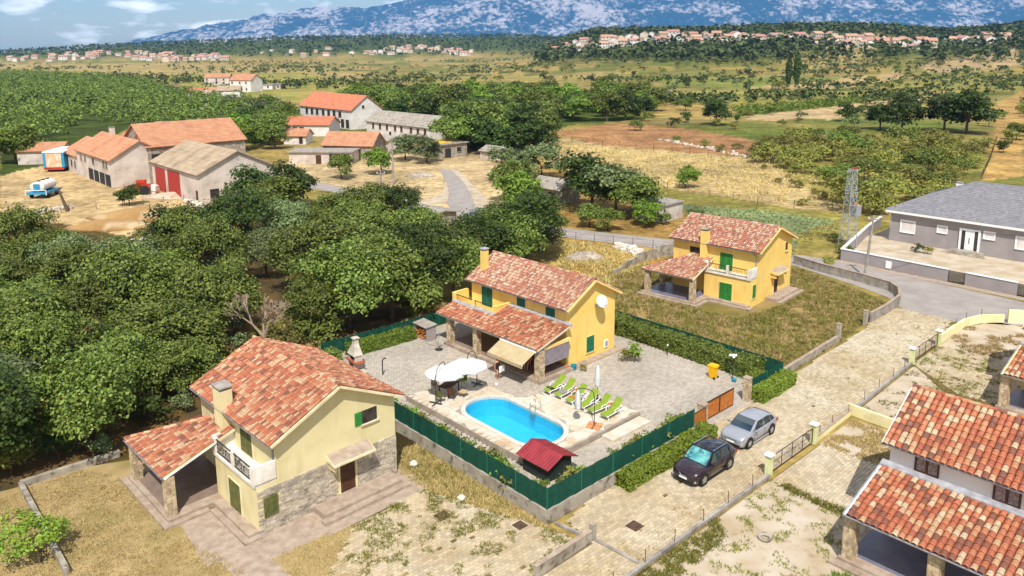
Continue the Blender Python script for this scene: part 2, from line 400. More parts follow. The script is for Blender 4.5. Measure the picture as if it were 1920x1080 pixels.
# mountains, ten kilometres off
def build_mountains():
    nx, ny = 900, 220
    xs = np.linspace(-7000, 11500, nx); ys = np.linspace(8200, 13500, ny); Y, X = np.meshgrid(ys, xs, indexing='ij')
    t = X/11000.
    env = np.interp(t, [-.7, -.5, -.43, -.36, -.28, -.2, -.12, -.04, .05, .15, .25, .4, .7, 1.1], [0, 0, 150, 330, 440, 520, 600, 690, 760, 820, 900, 960, 1000, 1000])
    r1 = 1-np.abs(2*fbm(X/1500., Y/1300., 5, 3)-1); r2 = 1-np.abs(2*fbm(X/420., Y/420., 4, 9)-1)
    up = sstep(8300, 11200, Y+500*(fbm(X/900., Y*0, 2, 8)-.5)); 
    front = .62*sstep(8300, 9900, Y)*(1-.55*sstep(9900, 10600, Y))
    Z = env*np.maximum(up*(.55+.45*r1)*1.15, front*(.5+.8*r1)) + env*(.26*(r2-.5)+.13*(1-np.abs(2*fbm(X/130., Y/150., 4, 14)-1)-.5))*np.minimum(1, np.maximum(up, front)*3) - 20
    me = bpy.data.meshes.new('mountain_range'); me.vertices.add(nx*ny); me.vertices.foreach_set('co', np.stack([X, Y, Z], -1).astype(np.float32).ravel())
    i = np.arange(ny*nx).reshape(ny, nx); q = np.stack([i[:-1, :-1], i[:-1, 1:], i[1:, 1:], i[1:, :-1]], -1).reshape(-1, 4)
    me.loops.add(q.size); me.loops.foreach_set('vertex_index', q.ravel().astype(np.int32)); me.polygons.add(len(q))
    me.polygons.foreach_set('loop_start', np.arange(0, q.size, 4, dtype=np.int32)); me.polygons.foreach_set('loop_total', np.full(len(q), 4, np.int32)); me.update(calc_edges=True)
    m = bpy.data.materials.new('mountain_rock'); m.use_nodes = True; nt = m.node_tree; b = nt.nodes['Principled BSDF']; b.inputs['Roughness'].default_value = 1; b.inputs['Specular IOR Level'].default_value = 0
    g = nt.nodes.new('ShaderNodeTexCoord')
    def ns(s, d, sc_=(1,1,1)):
        mpn = nt.nodes.new('ShaderNodeMapping'); mpn.inputs['Scale'].default_value = sc_; nt.links.new(g.outputs['Object'], mpn.inputs[0])
        n = nt.nodes.new('ShaderNodeTexNoise'); n.inputs['Scale'].default_value = s; n.inputs['Detail'].default_value = d; n.inputs['Roughness'].default_value = .72; nt.links.new(mpn.outputs[0], n.inputs[0]); return n.outputs[0]
    big, fine = ns(.0013, 4, (1, .7, 2.4)), ns(.016, 10, (1, .5, 1.6))
    ad = nt.nodes.new('ShaderNodeMath'); ad.operation = 'MULTIPLY_ADD'; ad.inputs[1].default_value = 1.; nt.links.new(fine, ad.inputs[0]); nt.links.new(big, ad.inputs[2])
    rp = nt.nodes.new('ShaderNodeValToRGB'); e = rp.color_ramp.elements; e[0].position = .28; e[0].color = (.006, .035, .075, 1); e[1].position = 1.; e[1].color = (.34, .31, .33, 1)  # blue of the distant haze is also put into the plant cover's colour
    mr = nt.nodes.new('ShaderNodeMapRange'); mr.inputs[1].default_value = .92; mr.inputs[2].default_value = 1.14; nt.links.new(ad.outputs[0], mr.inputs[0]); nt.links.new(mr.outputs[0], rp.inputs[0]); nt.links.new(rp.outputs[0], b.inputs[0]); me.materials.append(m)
    link('mountain_range', me, kind='structure')
build_mountains()

def build_haze():
    m = bpy.data.materials.new('haze'); m.use_nodes = True; nt = m.node_tree; nt.nodes.clear()
    v = nt.nodes.new('ShaderNodeVolumePrincipled'); v.inputs['Color'].default_value = (.2, .5, 1, 1); v.inputs['Density'].default_value = .000042; v.inputs['Anisotropy'].default_value = -.3
    o = nt.nodes.new('ShaderNodeOutputMaterial'); nt.links.new(v.outputs[0], o.inputs[1]); M['haze'] = m
    MB().box(-17500, 17500, -600, 15000, -60, 1300).build('haze', 'haze', kind='stuff')
build_haze()
# ---------------------------------------------------------------- house materials
mat('yellow_plaster', lin('#eecb74'), lin('#e6c168'), .6, bump=.15, bscale=30, c3=lin('#dcb35a'), s3=.5, lo3=.6, hi3=.85, streak=lin('#cfa653'))
mat('yellow_trim', lin('#efcf85'), lin('#e3c078'), 1.)
mat('cream_plaster', lin('#dccfa0'), lin('#d0c292'), .5, bump=.15, bscale=30, streak=lin('#b5a57a'), c3=lin('#c9b98a'), s3=.7, lo3=.58, hi3=.8)
mat('cream_trim', lin('#e6d8b4'), lin('#cdbb92'), 1.5)
mat('white_plaster', lin('#dcd5d0'), lin('#cfc7c2'), .5, bump=.12, bscale=30, streak=lin('#b0a69e'), c3=lin('#bdb4ae'), s3=.4, lo3=.6, hi3=.85)
mat('grey_plaster', lin('#9c9493'), lin('#908887'), .6, bump=.12, bscale=30)
mat('facing_stone', lin('#c4b6a2'), lin('#a89b88'), 3, bump=.4, bscale=14, island=.22, c3=lin('#91877a'), s3=1.2)
mat('mortar', lin('#8c7d68'), bump=.3, bscale=20)
mat('pillar_stone', lin('#c9b596'), lin('#a08a6c'), 5, bump=.5, bscale=12, island=.25)
mat('green_shutter', lin('#1f6a4c'), lin('#2a7a58'), 3, rough=.5)
mat('teal_shutter', lin('#155a4c'), lin('#1d6a58'), 3, rough=.5)
mat('olive_shutter', lin('#4e5a2c'), lin('#6a6a3a'), 4, rough=.7, c3=lin('#7d6b45'), s3=3)
mat('leaf_green_shutter', lin('#2f7a35'), lin('#3c8a3c'), 3, rough=.5)
mat('brown_wood', lin('#5b3a26'), lin('#46291a'), 4, rough=.6)
mat('window_dark', (.02,.02,.022), (.06,.05,.045), 2, rough=.12, spec=.5)
mat('curtain', lin('#9c8a86'), lin('#6b5a58'), 8, rough=.9)
mat('dark_frame', lin('#38302c'), rough=.5)
mat('balustrade_white', lin('#e6e0d6'), lin('#cfc6b8'), 2.)
mat('porch_tiles', lin('#a08b7c'), lin('#8d7869'), 1.5, rough=.5)
mat('bluish_tiles', lin('#8a8698'), lin('#77758a'), 1.5, rough=.35)
mat('flashing', lin('#b9b9bd'), lin('#9a9aa0'), 3, rough=.4, metal=.3)
mat('gutter', lin('#a7a2a4'), lin('#8b8688'), 3, rough=.45, metal=.3)
TILES = dict(
 warm=['#cf7248', '#c2603a', '#d98252', '#e8c79b', '#e2b486', '#8e4a33', '#cf6d42', '#7a4432', '#d9946a'],
 pale=['#d08460', '#c9745a', '#e3b592', '#efd9bb', '#e8c6a4', '#a06454', '#c98a76', '#b5705c', '#d89a7c'],
 rich=['#d0693c', '#bf5a36', '#dc8352', '#ecd3aa', '#e4b98c', '#8a4634', '#d87648', '#7c4338', '#e09a68'])
for k, cs in TILES.items():
    for i, h in enumerate(cs):
        a = tuple(.7*x+.3*y for x, y in zip(lin(h), (.52, .3, .21))); mat(f'tile_{k}_{i}', a, tuple(x*.72 for x in a), 4.5, rough=.8, bump=.2, bscale=25, c3=tuple(min(.8, x*1.25+.03) for x in a), s3=2.5, lo3=.55, hi3=.75, objrand=0)
    mat(f'under_{k}', tuple(x*.3 for x in lin(cs[0])))  # darkened tile colour: puts the shade of the tile channels into the roof surface
WTS = [4, 3, 3, 3, 3, 2, 3, 1.5, 2]
def tile_shape(w=.215, l=.42, h=.1, n=4, th=.016):
    v = []; f = []
    for s, (y, k, zz) in enumerate(((0, 1., .035), (l, .86, .0))):
        for i in range(n+1):
            t = math.pi*i/n; v.append((-math.cos(t)*w/2*k, y, zz+h*k*math.sin(t)))
    for i in range(n): f.append((i, i+1, n+2+i, n+1+i))
    b = len(v)
    for i in range(n+1):
        t = math.pi*i/n; v.append((-math.cos(t)*(w/2-th), 0, .035+(h-th)*math.sin(t)))
    for i in range(n): f.append((i+1, i, b+i, b+i+1))
    return v, f
TILE_V, TILE_F = tile_shape()
TILE_ME = {}
def tile_mesh(pal, i):
    if (pal, i) not in TILE_ME:
        me = bpy.data.meshes.new('roof_tile'); me.from_pydata(TILE_V, [], TILE_F); me.materials.append(M[f'tile_{pal}_{i}']); me.update(); TILE_ME[(pal, i)] = me
    return TILE_ME[(pal, i)]
def roof_slope(roof, root_mw, O, U, V, L, S, pal, single=300, pitch=.205, expo=.33, keep=None, rnd=None):
    """clay tiles on one slope: O eave start, U along the eave, V up the slope"""
    O, U, V = Vector(O), Vector(U).normalized(), Vector(V).normalized(); N = U.cross(V)
    if N.z < 0: N = -N
    q = MB(); q.quad([O+N*.006, O+U*L+N*.006, O+U*L+V*S+N*.006, O+V*S+N*.006]) if not keep else None
    if not keep: q.build('shaded_underlay', f'under_{pal}', roof)
    rnd = rnd or random; nc, nr = int(L/pitch), max(1, int(round(S/expo))); pitch = L/nc; expo = S/nr
    items = []
    for r in range(nr):
        for k in range(nc):
            u, v = (k+.5)*pitch+rnd.uniform(-.012, .012), r*expo-.05+rnd.uniform(-.015, .015)
            if keep and not keep(u, v+.2): continue
            items.append((u, v))
    kx = pitch/.232; ky = expo/.36
    def xf(u, v):
        a = rnd.uniform(-.025, .025); up = N*rnd.uniform(0, .012)
        Ud = (U*math.cos(a)+V*math.sin(a))*kx; Vd = (V*math.cos(a)-U*math.sin(a))*ky
        q = O+U*u+V*v+up+N*.02
        return Matrix(((Ud.x, Vd.x, N.x, q.x), (Ud.y, Vd.y, N.y, q.y), (Ud.z, Vd.z, N.z, q.z), (0, 0, 0, 1)))
    wn_ = rnd.choices(range(9), WTS, k=len(items))
    order = sorted(range(len(items)), key=lambda i: (root_mw @ (O+U*items[i][0]+V*items[i][1])-CAMP).length)
    near = set(order[:single]); big = MB()
    for i, (u, v) in enumerate(items):
        m4 = xf(u, v)
        if i in near:
            o = bpy.data.objects.new('roof_tile', tile_mesh(pal, wn_[i])); COL.objects.link(o); o.parent = roof; o.matrix_local = m4
        else:
            b = len(big.v)
            for q in TILE_V: big.v.append(tuple(m4 @ Vector(q)))
            for f in TILE_F: big.f.append(tuple(b+k for k in f)); big.m.append(wn_[i])
    if big.f: big.build('roof_tiling', [f'tile_{pal}_{i}' for i in range(9)], roof, kind='stuff')
def ridge_caps(roof, p0, p1, pal, seg=.4, r=.12):
    p0, p1 = Vector(p0), Vector(p1); n = max(1, int((p1-p0).length/seg)); mb = MB()
    for i in range(n):
        a = p0.lerp(p1, i/n); b = p0.lerp(p1, (i+1.12)/n if i < n-1 else 1)
        mb.tube(a+Vector((0, 0, .02)), b, r, r*.88, 8, random.choices(range(9), WTS)[0])
    mb.build('ridge_tiles', [f'tile_{pal}_{i}' for i in range(9)], roof, kind='stuff')
class Wall:        # a face of a house: box in (u along, z up, d out of the wall)
    def __init__(s, side, pos): s.side, s.pos = side, pos
    def box(s, mb, u0, u1, z0, z1, d0, d1, m=0):
        if s.side == 'b-': mb.box(u0, u1, s.pos-d1, s.pos-d0, z0, z1, m)
        elif s.side == 'b+': mb.box(u0, u1, s.pos+d0, s.pos+d1, z0, z1, m)
        elif s.side == 'a-': mb.box(s.pos-d1, s.pos-d0, u0, u1, z0, z1, m)
        else: mb.box(s.pos+d0, s.pos+d1, u0, u1, z0, z1, m)
def shutters(root, W, u0, u1, z0, z1, m, frame=None, name='shutter', leaves=2, louvre=True, label=None):
    """closed louvred shutters in a proud surround"""
    if frame:
        mb = MB(); t = .07
        W.box(mb, u0-t, u1+t, z1, z1+t, .003, .05); W.box(mb, u0-t-.03, u1+t+.03, z0-t, z0, .003, .08)
        W.box(mb, u0-t, u0, z0, z1, .003, .05); W.box(mb, u1, u1+t, z0, z1, .003, .05); mb.build('window_surround', frame, root)
    w = (u1-u0)/leaves
    for k in range(leaves):
        a, b = u0+k*w+.008, u0+(k+1)*w-.008; mb = MB(); e = .07
        W.box(mb, a, a+e, z0, z1, .005, .05); W.box(mb, b-e, b, z0, z1, .005, .05)
        for zz in ((z0, z0+e), (z1-e, z1)) + (((((z0+z1)/2-e/2), ((z0+z1)/2+e/2)),) if z1-z0 > 1.4 else ()): W.box(mb, a+e, b-e, zz[0], zz[1], .005, .048)
        W.box(mb, a+e, b-e, z0+e, z1-e, .004, .014)
        n = int((z1-z0-2*e)/.09)
        for i in range(n):
            zz = z0+e+(i+.3)*(z1-z0-2*e)/n; W.box(mb, a+e, b-e, zz, zz+.045, .014, .04)
        o = mb.build(name, m, root)
        if label: o['label'] = label
def casement(root, W, u0, u1, z0, z1, fr='dark_frame', glass='window_dark', bars=1, rows=1, sill='cream_trim', cur=None):
    mb = MB(); t = .06
    W.box(mb, u0, u1, z1-t, z1, .004, .05); W.box(mb, u0, u1, z0, z0+t, .004, .05)
    for k in range(bars+2):
        x = u0+(u1-u0-t)*k/(bars+1); W.box(mb, x, x+t, z0+t, z1-t, .004, .05)
    for k in range(1, rows):
        zz = z0+(z1-z0)*k/rows; 
        for j in range(bars+1): W.box(mb, u0+(u1-u0-t)*j/(bars+1)+t, u0+(u1-u0-t)*(j+1)/(bars+1), zz-.02, zz+.02, .004, .045)
    f = mb.build('window', fr, root)
    w = (u1-u0-t)/(bars+1)
    for k in range(bars+1):
        g = MB(); W.box(g, u0+k*w+t, u0+(k+1)*w, z0+t, z1-t, .003, .02); g.build('pane', glass, f)
    if cur:
        g = MB()
        for k in range(bars+1): W.box(g, u0+k*w+t+.04, u0+(k+1)*w-.04, z0+t+.03, z1-t-.05, .02, .024)
        g.build('curtain', cur, f)
    if sill: 
        g = MB(); W.box(g, u0-.08, u1+.08, z0-.06, z0, .003, .12); g.build('sill', sill, f)
def stone_facing(root, W, u0, u1, z0, z1, holes=(), name='stone_facing', course=.13):
    mb = MB(); z = z0
    while z < z1-.03:
        h = min(random.uniform(.8, 1.25)*course, z1-z); u = u0
        while u < u1-.02:
            w = min(random.uniform(.14, .42), u1-u)
            if u1-u-w < .1: w = u1-u
            c0 = (u+w/2, z+h/2)
            if not any(a-.1 < c0[0] < b+.1 and zz < c0[1] < zt for a, b, zz, zt in holes):
                W.box(mb, u+.008, u+w-.008, z+.008, z+h-.008, .002, .03+random.uniform(0, .05))
            u += w
        z += h
    return mb.build(name, 'facing_stone', root, kind='stuff')
def stone_pillar(root, x, y, z0, z1, s=.5, name='stone_pillar'):
    mb = MB(); mb.box(x-s/2+.03, x+s/2-.03, y-s/2+.03, y+s/2-.03, z0, z1); o = mb.build(name, 'mortar', root)
    st = MB(); z = z0
    while z < z1-.05:
        h = min(random.uniform(.14, .26), z1-z)
        for (x0, x1, y0, y1, ax) in ((x-s/2, x+s/2, y-s/2, y-s/2+.03, 0), (x-s/2, x+s/2, y+s/2-.03, y+s/2, 0), (x-s/2, x-s/2+.03, y-s/2+.031, y+s/2-.031, 1), (x+s/2-.03, x+s/2, y-s/2+.031, y+s/2-.031, 1)):
            c = random.uniform(.35, .65); e = [random.uniform(0, .025) for _ in range(2)]
            for (p, q, k) in ((0, c, 0), (c, 1, 1)):
                g = .008
                if ax == 0: st.box(x0+(x1-x0)*p+g, x0+(x1-x0)*q-g, y0-(e[k] if y0 < y else 0), y1+(e[k] if y0 > y else 0), z+g, z+h-g)
                else: st.box(x0-(e[k] if x0 < x else 0), x1+(e[k] if x0 > x else 0), y0+(y1-y0)*p+g, y0+(y1-y0)*q-g, z+g, z+h-g)
        z += h
    st.build('pillar_stonework', 'pillar_stone', o, kind='stuff'); return o
def gable_body(mb, a0, a1, b0, b1, z0, ze, zr, m=0):
    """closed walls of a house block whose ridge runs along b"""
    am = (a0+a1)/2
    if zr <= ze: return mb.box(a0, a1, b0, b1, z0, ze, m)
    i = len(mb.v); s = [(a0, z0), (a1, z0), (a1, ze), (am, zr), (a0, ze)]
    return mb.extr([(a, b0, z) for a, z in s], (0, b1-b0, 0), m)
def chimney(root, a, b, z0, z1, w, m, cap='concrete', d=None):
    d = d or w; mb = MB(); mb.box(a-w/2, a+w/2, b-d/2, b+d/2, z0, z1); o = mb.build('chimney', m, root)
    c_ = MB()
    for sx in (-1, 1):
        for sy in (-1, 1): c_.box(a+sx*(w/2-.05)-.05, a+sx*(w/2-.05)+.05, b+sy*(d/2-.05)-.05, b+sy*(d/2-.05)+.05, z1, z1+.14)
    c_.box(a-w/2-.07, a+w/2+.07, b-d/2-.07, b+d/2+.07, z1+.14, z1+.22); c_.build('chimney_cap', cap, o); return o
def slab_roof(name, root, O, U, V, L, S, th, m):
    O, U, V = Vector(O), Vector(U).normalized(), Vector(V).normalized(); N = U.cross(V)
    if N.z < 0: N = -N
    mb = MB(); p = [O, O+U*L, O+U*L+V*S, O+V*S]
    mb.extr([q-N*th for q in p], N*th); return mb.build(name, m, root)
def gutter(root, p0, p1, r=.075, m='gutter'):
    mb = MB(); p0, p1 = Vector(p0), Vector(p1); d = (p1-p0).normalized(); s = d.cross(Vector((0, 0, 1))); secs = []
    for p in (p0, p1):
        o = [p+s*(r*math.cos(t))+Vector((0, 0, -r*math.sin(t))) for t in np.linspace(0, math.pi, 7)]
        i = [p+s*((r-.012)*math.cos(t))+Vector((0, 0, -(r-.012)*math.sin(t))) for t in np.linspace(math.pi, 0, 7)]
        secs.append(o+i)
    mb.loft(secs); mb.build('gutter', m, root, fixn=True)

# ---------------------------------------------------------------- the two villas of one plan (cream one in front, yellow one by the road)
def villa(name, label, N, deg, wall, trim, shut, pal, stone, single, dk, ground_w=8.75, zE=5.15, zR=6.95, tilesp='porch_tiles', balus='balustrade_white', group=None):
    r = thing(name, label, 'villa', N, deg, group); mw = Matrix.Translation(N) @ Matrix.Rotation(R(deg), 4, 'Z')
    L, Wd, u0, gb, zf = 9.3, ground_w, 1.12, 5.0, 2.75
    am = (u0+Wd)/2
    mb = MB(); gable_body(mb, u0, Wd, 0, L, 0, zE, zR-.15); mb.box(0, u0-.001, 0.0, gb, 0, zf); mb.build('wall', wall, r)
    # roof
    sl_ = (zR-zE)/(am-u0); ov = .42; ze = zE-ov*sl_; S = math.hypot(am-u0+ov, zR-ze); v1 = Vector((am-u0+ov, 0, zR-ze))
    rf = slab_roof('roof', r, (u0-ov, -.5, ze), (0, 1, 0), v1, L+.95, S-.02, .14, trim)
    ov2 = .4; zr_ = zR-(Wd+ov2-am)*sl_; v2 = Vector((am-Wd-ov2, 0, zR-zr_)); S2 = math.hypot(am-Wd-ov2, zR-zr_)
    rf2 = slab_roof('roof', r, (Wd+ov2, -.5, zr_), (0, 1, 0), v2, L+.95, S2-.02, .14, trim)
    slab1 = MB(); 
    roof_slope(rf, mw, (u0-ov, -.42, ze), (0, 1, 0), v1, L+.8, S-.05, pal, single)
    roof_slope(rf2, mw, (Wd+ov2, -.42, zr_), (0, 1, 0), v2, L+.8, S2-.05, pal, single)
    ridge_caps(rf, (am, -.48, zR+.05), (am, L+.43, zR+.05), pal)
    gutter(r, (u0-ov-.06, -.45, ze), (u0-ov-.06, L+.4, ze)); gutter(r, (Wd+ov2+.06, -.45, zr_), (Wd+ov2+.06, L+.4, zr_))
    # balcony over the projecting ground floor
    b = MB(); b.box(-.12, u0-.002, .0, gb, zf+.002, zf+.16); bal = b.build('balcony', balus, r)
    q = MB(); q.box(-.12, u0-.002, -.06, .14, zf+.16, zf+1.12); q.build('parapet', balus, bal)
    q = MB(); q.box(-.12, u0-.002, gb-.18, gb, zf+.16, zf+1.12); q.build('parapet', balus, bal)
    for y in (.16, 2.4, 4.58): q = MB(); q.box(-.12, .1, y, y+.22, zf+.16, zf+1.06); q.build('balcony_post', balus, bal)
    for y0, y1 in ((.39, 2.39), (2.63, 4.57)):
        q = MB(); q.box(-.05, .0, y0, y1, zf+.96, zf+1.02); q.box(-.05, .0, y0, y1, zf+.24, zf+.28)
        n = 14
        for i in range(n): y = y0+.07+(y1-y0-.14)*i/(n-1); q.box(-.035, -.015, y-.012, y+.012, zf+.28, zf+.96)
        for i in range(4):
            yc = y0+(i+.5)*(y1-y0)/4; pr = None
            for k in range(9):
                t = 2*math.pi*k/8; pt = (-.025, yc+.14*math.cos(t), zf+.6+.2*math.sin(t))
                if pr: q.tube(pr, pt, .013, n=4)
                pr = pt
        q.build('railing', 'dark_metal', bal)
    # openings
    A0, A1, G = Wall('a-', 0), Wall('a-', u0), Wall('b-', 0)
    shutters(r, A0, 1.95, 3.3, .12, 2.0, shut, trim); shutters(r, A1, 2.55, 3.95, zf+.2, zf+1.95, shut, trim)
    if dk == 'front':
        shutters(r, Wall('b-', -.06), .3, 1.1, .95, 2.02, shut, None)
        mb = MB(); G.box(mb, 6.5, 7.5, 3.95, 4.75, .002, .03); mb.build('window', 'window_dark', r)
        mb = MB(); G.box(mb, 6.4, 7.6, 3.87, 3.95, .002, .12); mb.build('sill', trim, r)
        mb = MB(); mb.box(6.02, 6.48, -.06, -.02, 3.98, 4.76)
        for i in range(7): mb.box(6.06, 6.44, -.08, -.06, 4.03+i*.1, 4.08+i*.1)
        mb.build('shutter', 'leaf_green_shutter', r); mb = MB(); mb.box(6.85, 6.9, -.05, -.03, 3.95, 4.75); mb.build('window_bar', 'brown_wood', r)
    else:
        shutters(r, G, .3, 1.0, .85, 2.2, shut, trim, leaves=1)
        mb = MB(); G.box(mb, 7.4, 7.85, 4.3, 5.1, .003, .04); mb.build('window', 'brown_wood', r); mb = MB(); G.box(mb, 7.3, 7.95, 4.2, 4.3, .003, .14); mb.build('sill', trim, r)
    casement(r, A1, 6.1, 7.35, 4.15, 4.75, 'brown_wood', 'window_dark', 1, 1, None)
    # door under its canopy
    d0 = .09 if dk == 'front' else .0
    mb = MB(); G.box(mb, 4.86, 5.86, .25, 2.3, .003+d0*.2, .04); dr = mb.build('door', 'brown_wood', r)
    for k in range(2):
        for i in range(3): q = MB(); G.box(q, 4.94+k*.46, 5.32+k*.46, .4+i*.62, .9+i*.62, .04, .06); q.build('door_panel', 'brown_wood', dr)
    q = MB(); G.box(q, 4.76, 4.86, .25, 2.4, .003, .13); G.box(q, 5.86, 5.96, .25, 2.4, .003, .13); G.box(q, 4.86, 5.86, 2.3, 2.4, .003, .13); q.build('door_frame', trim, r)
    mb = MB(); z0, z1 = 2.5, 2.82
    mb.hexa([(4.1,-.85,z0),(6.8,-.85,z0),(6.8,-.003,z0+.12),(4.1,-.003,z0+.12),(4.1,-.85,z0+.13),(6.8,-.85,z0+.13),(6.8,-.003,z1+.12),(4.1,-.003,z1+.12)])
    cn_ = mb.build('door_canopy', trim, r); q = MB(); q.hexa([(4.14,-.8,z0+.134),(6.76,-.8,z0+.134),(6.76,-.01,z1+.124),(4.14,-.01,z1+.124),(4.14,-.8,z0+.16),(6.76,-.8,z0+.16),(6.76,-.01,z1+.15),(4.14,-.01,z1+.15)]); q.build('canopy_tiles', 'pale_slab', cn_)
    q = MB(); q.box(4.25, 4.42, -.6, -.003, 2.1, 2.52); q.build('bracket', trim, cn_); q = MB(); q.box(6.48, 6.65, -.6, -.003, 2.1, 2.52); q.build('bracket', trim, cn_)
    if stone: 
        stone_facing(r, G, .0, Wd, .0, 2.52, [(4.76, 5.96, 0, 2.4), (.25, 1.15, .9, 2.06)])
    else:
        pass
    # porch: platform, pillars, hipped roof
    for i, (x0, x1, y0, y1, z0, z1) in enumerate(((-3.05, u0-.003, 4.25, 10.5, 0, .3), (-.003-.6, -.003, -.02, 4.249, 0, .3))):
        mb = MB(); mb.box(x0, x1, y0, y1, z0, z1); mb.build('terrace_slab', 'pale_slab', r)
    mb = MB(); mb.box(-2.75, u0-.004, 5.02, 10.2, .302, .31); mb.build('porch_floor', tilesp, r)
    mb = MB(); mb.box(-3.4, -3.051, 4.0, 10.8, 0, .15); mb.box(-3.4, -.95, 3.9, 4.248, 0, .151); mb.box(-.95, -.604, -.35, 3.9, 0, .15); mb.box(-.95, -.02, -.352, -.022, 0, .149); mb.build('step', 'pale_slab', r)
    for x, y in ((-2.7, 4.75), (-2.7, 9.9), (.3, 10.05)): stone_pillar(r, x, y, .3, 2.55)
    zpe, zpt, pe = 2.62, 4.0, -3.0; b0, b1 = 4.55, 10.5; run = u0-pe; Sp = math.hypot(run, zpt-zpe)
    v = Vector((run, 0, zpt-zpe)); hip = b1-b0-3.75
    mb = MB(); n = Vector((-(zpt-zpe), 0, run)).normalized()*.12
    pts = [Vector((pe, b0, zpe)), Vector((pe, b1, zpe)), Vector((u0-.003, b1-3.75, zpt)), Vector((u0-.003, b0, zpt))]
    mb.extr([p-n for p in pts], n); pr = mb.build('porch_roof', trim, r)
    mb = MB(); pts2 = [Vector((pe, b1, zpe)), Vector((4.2, b1, zpe)), Vector((u0-.003+.02, b1-3.7, zpt-.02))]
    mb.extr([p-Vector((0, 0, .12)) for p in pts2], (0, 0, .115)); mb.build('hip_slope', f'under_{pal}', pr)
    roof_slope(pr, mw, (pe, b0+.05, zpe), (0, 1, 0), v, b1-b0-.05, Sp-.05, pal, single, keep=lambda u, w: u < (b1-b0)-3.75*w/Sp)
    ridge_caps(pr, (pe, b1, zpe+.06), (u0-.1, b1-3.75, zpt+.06), pal)
    gutter(r, (pe-.06, b0, zpe), (pe-.06, b1, zpe)); q = MB(); q.tube((pe+.05, b0+.02, zpe-.1), (.0, b0+.02, zpt-.45), .05); q.build('verge_board', 'flashing', pr)
    q = MB(); q.box(-2.9, -2.68, 4.6, 10.1, 2.45, 2.6); q.box(-2.679, u0-.01, 9.85, 10.1, 2.451, 2.6); q.build('porch_beam', trim, r)
    chimney(r, .95, 5.6, 2.7, 6.15 if dk == 'front' else 6.7, .7, wall, d=1. if dk == 'front' else .68)
    # door steps on the gable side
    for i, (x0, x1, y1, z1) in enumerate(((3.1, 8.2, -1.35, .38), (2.85, 8.5, -1.8, .2))):
        mb = MB(); mb.box(x0, x1, y1, -.1 if i == 0 else -1.352, 0, z1); mb.build('door_step', 'pale_slab', r)
    q = MB(); q.tube((u0-ov-.04, .35, ze-.05), (u0-.06, .1, ze-.5), .045); q.tube((u0-.06, .1, ze-.5), (u0-.06, .1, zf+1.1), .045); q.build('downpipe', 'gutter', r)
    return r
H1N = P(487, 1005); Y2N = P(1406, 578)
villa('cream_villa', 'cream two-storey villa with stone-faced ground floor and hipped tiled porch', H1N, 44, 'cream_plaster', 'cream_trim', 'olive_shutter', 'warm', True, 300, 'front')
villa('yellow_villa', 'yellow villa with white balcony parapets and tiled corner porch beside the asphalt road', Y2N, 47, 'yellow_plaster', 'yellow_trim', 'leaf_green_shutter', 'pale', False, 0, 'plain', 9.0, 5.55, 7.2, 'bluish_tiles')

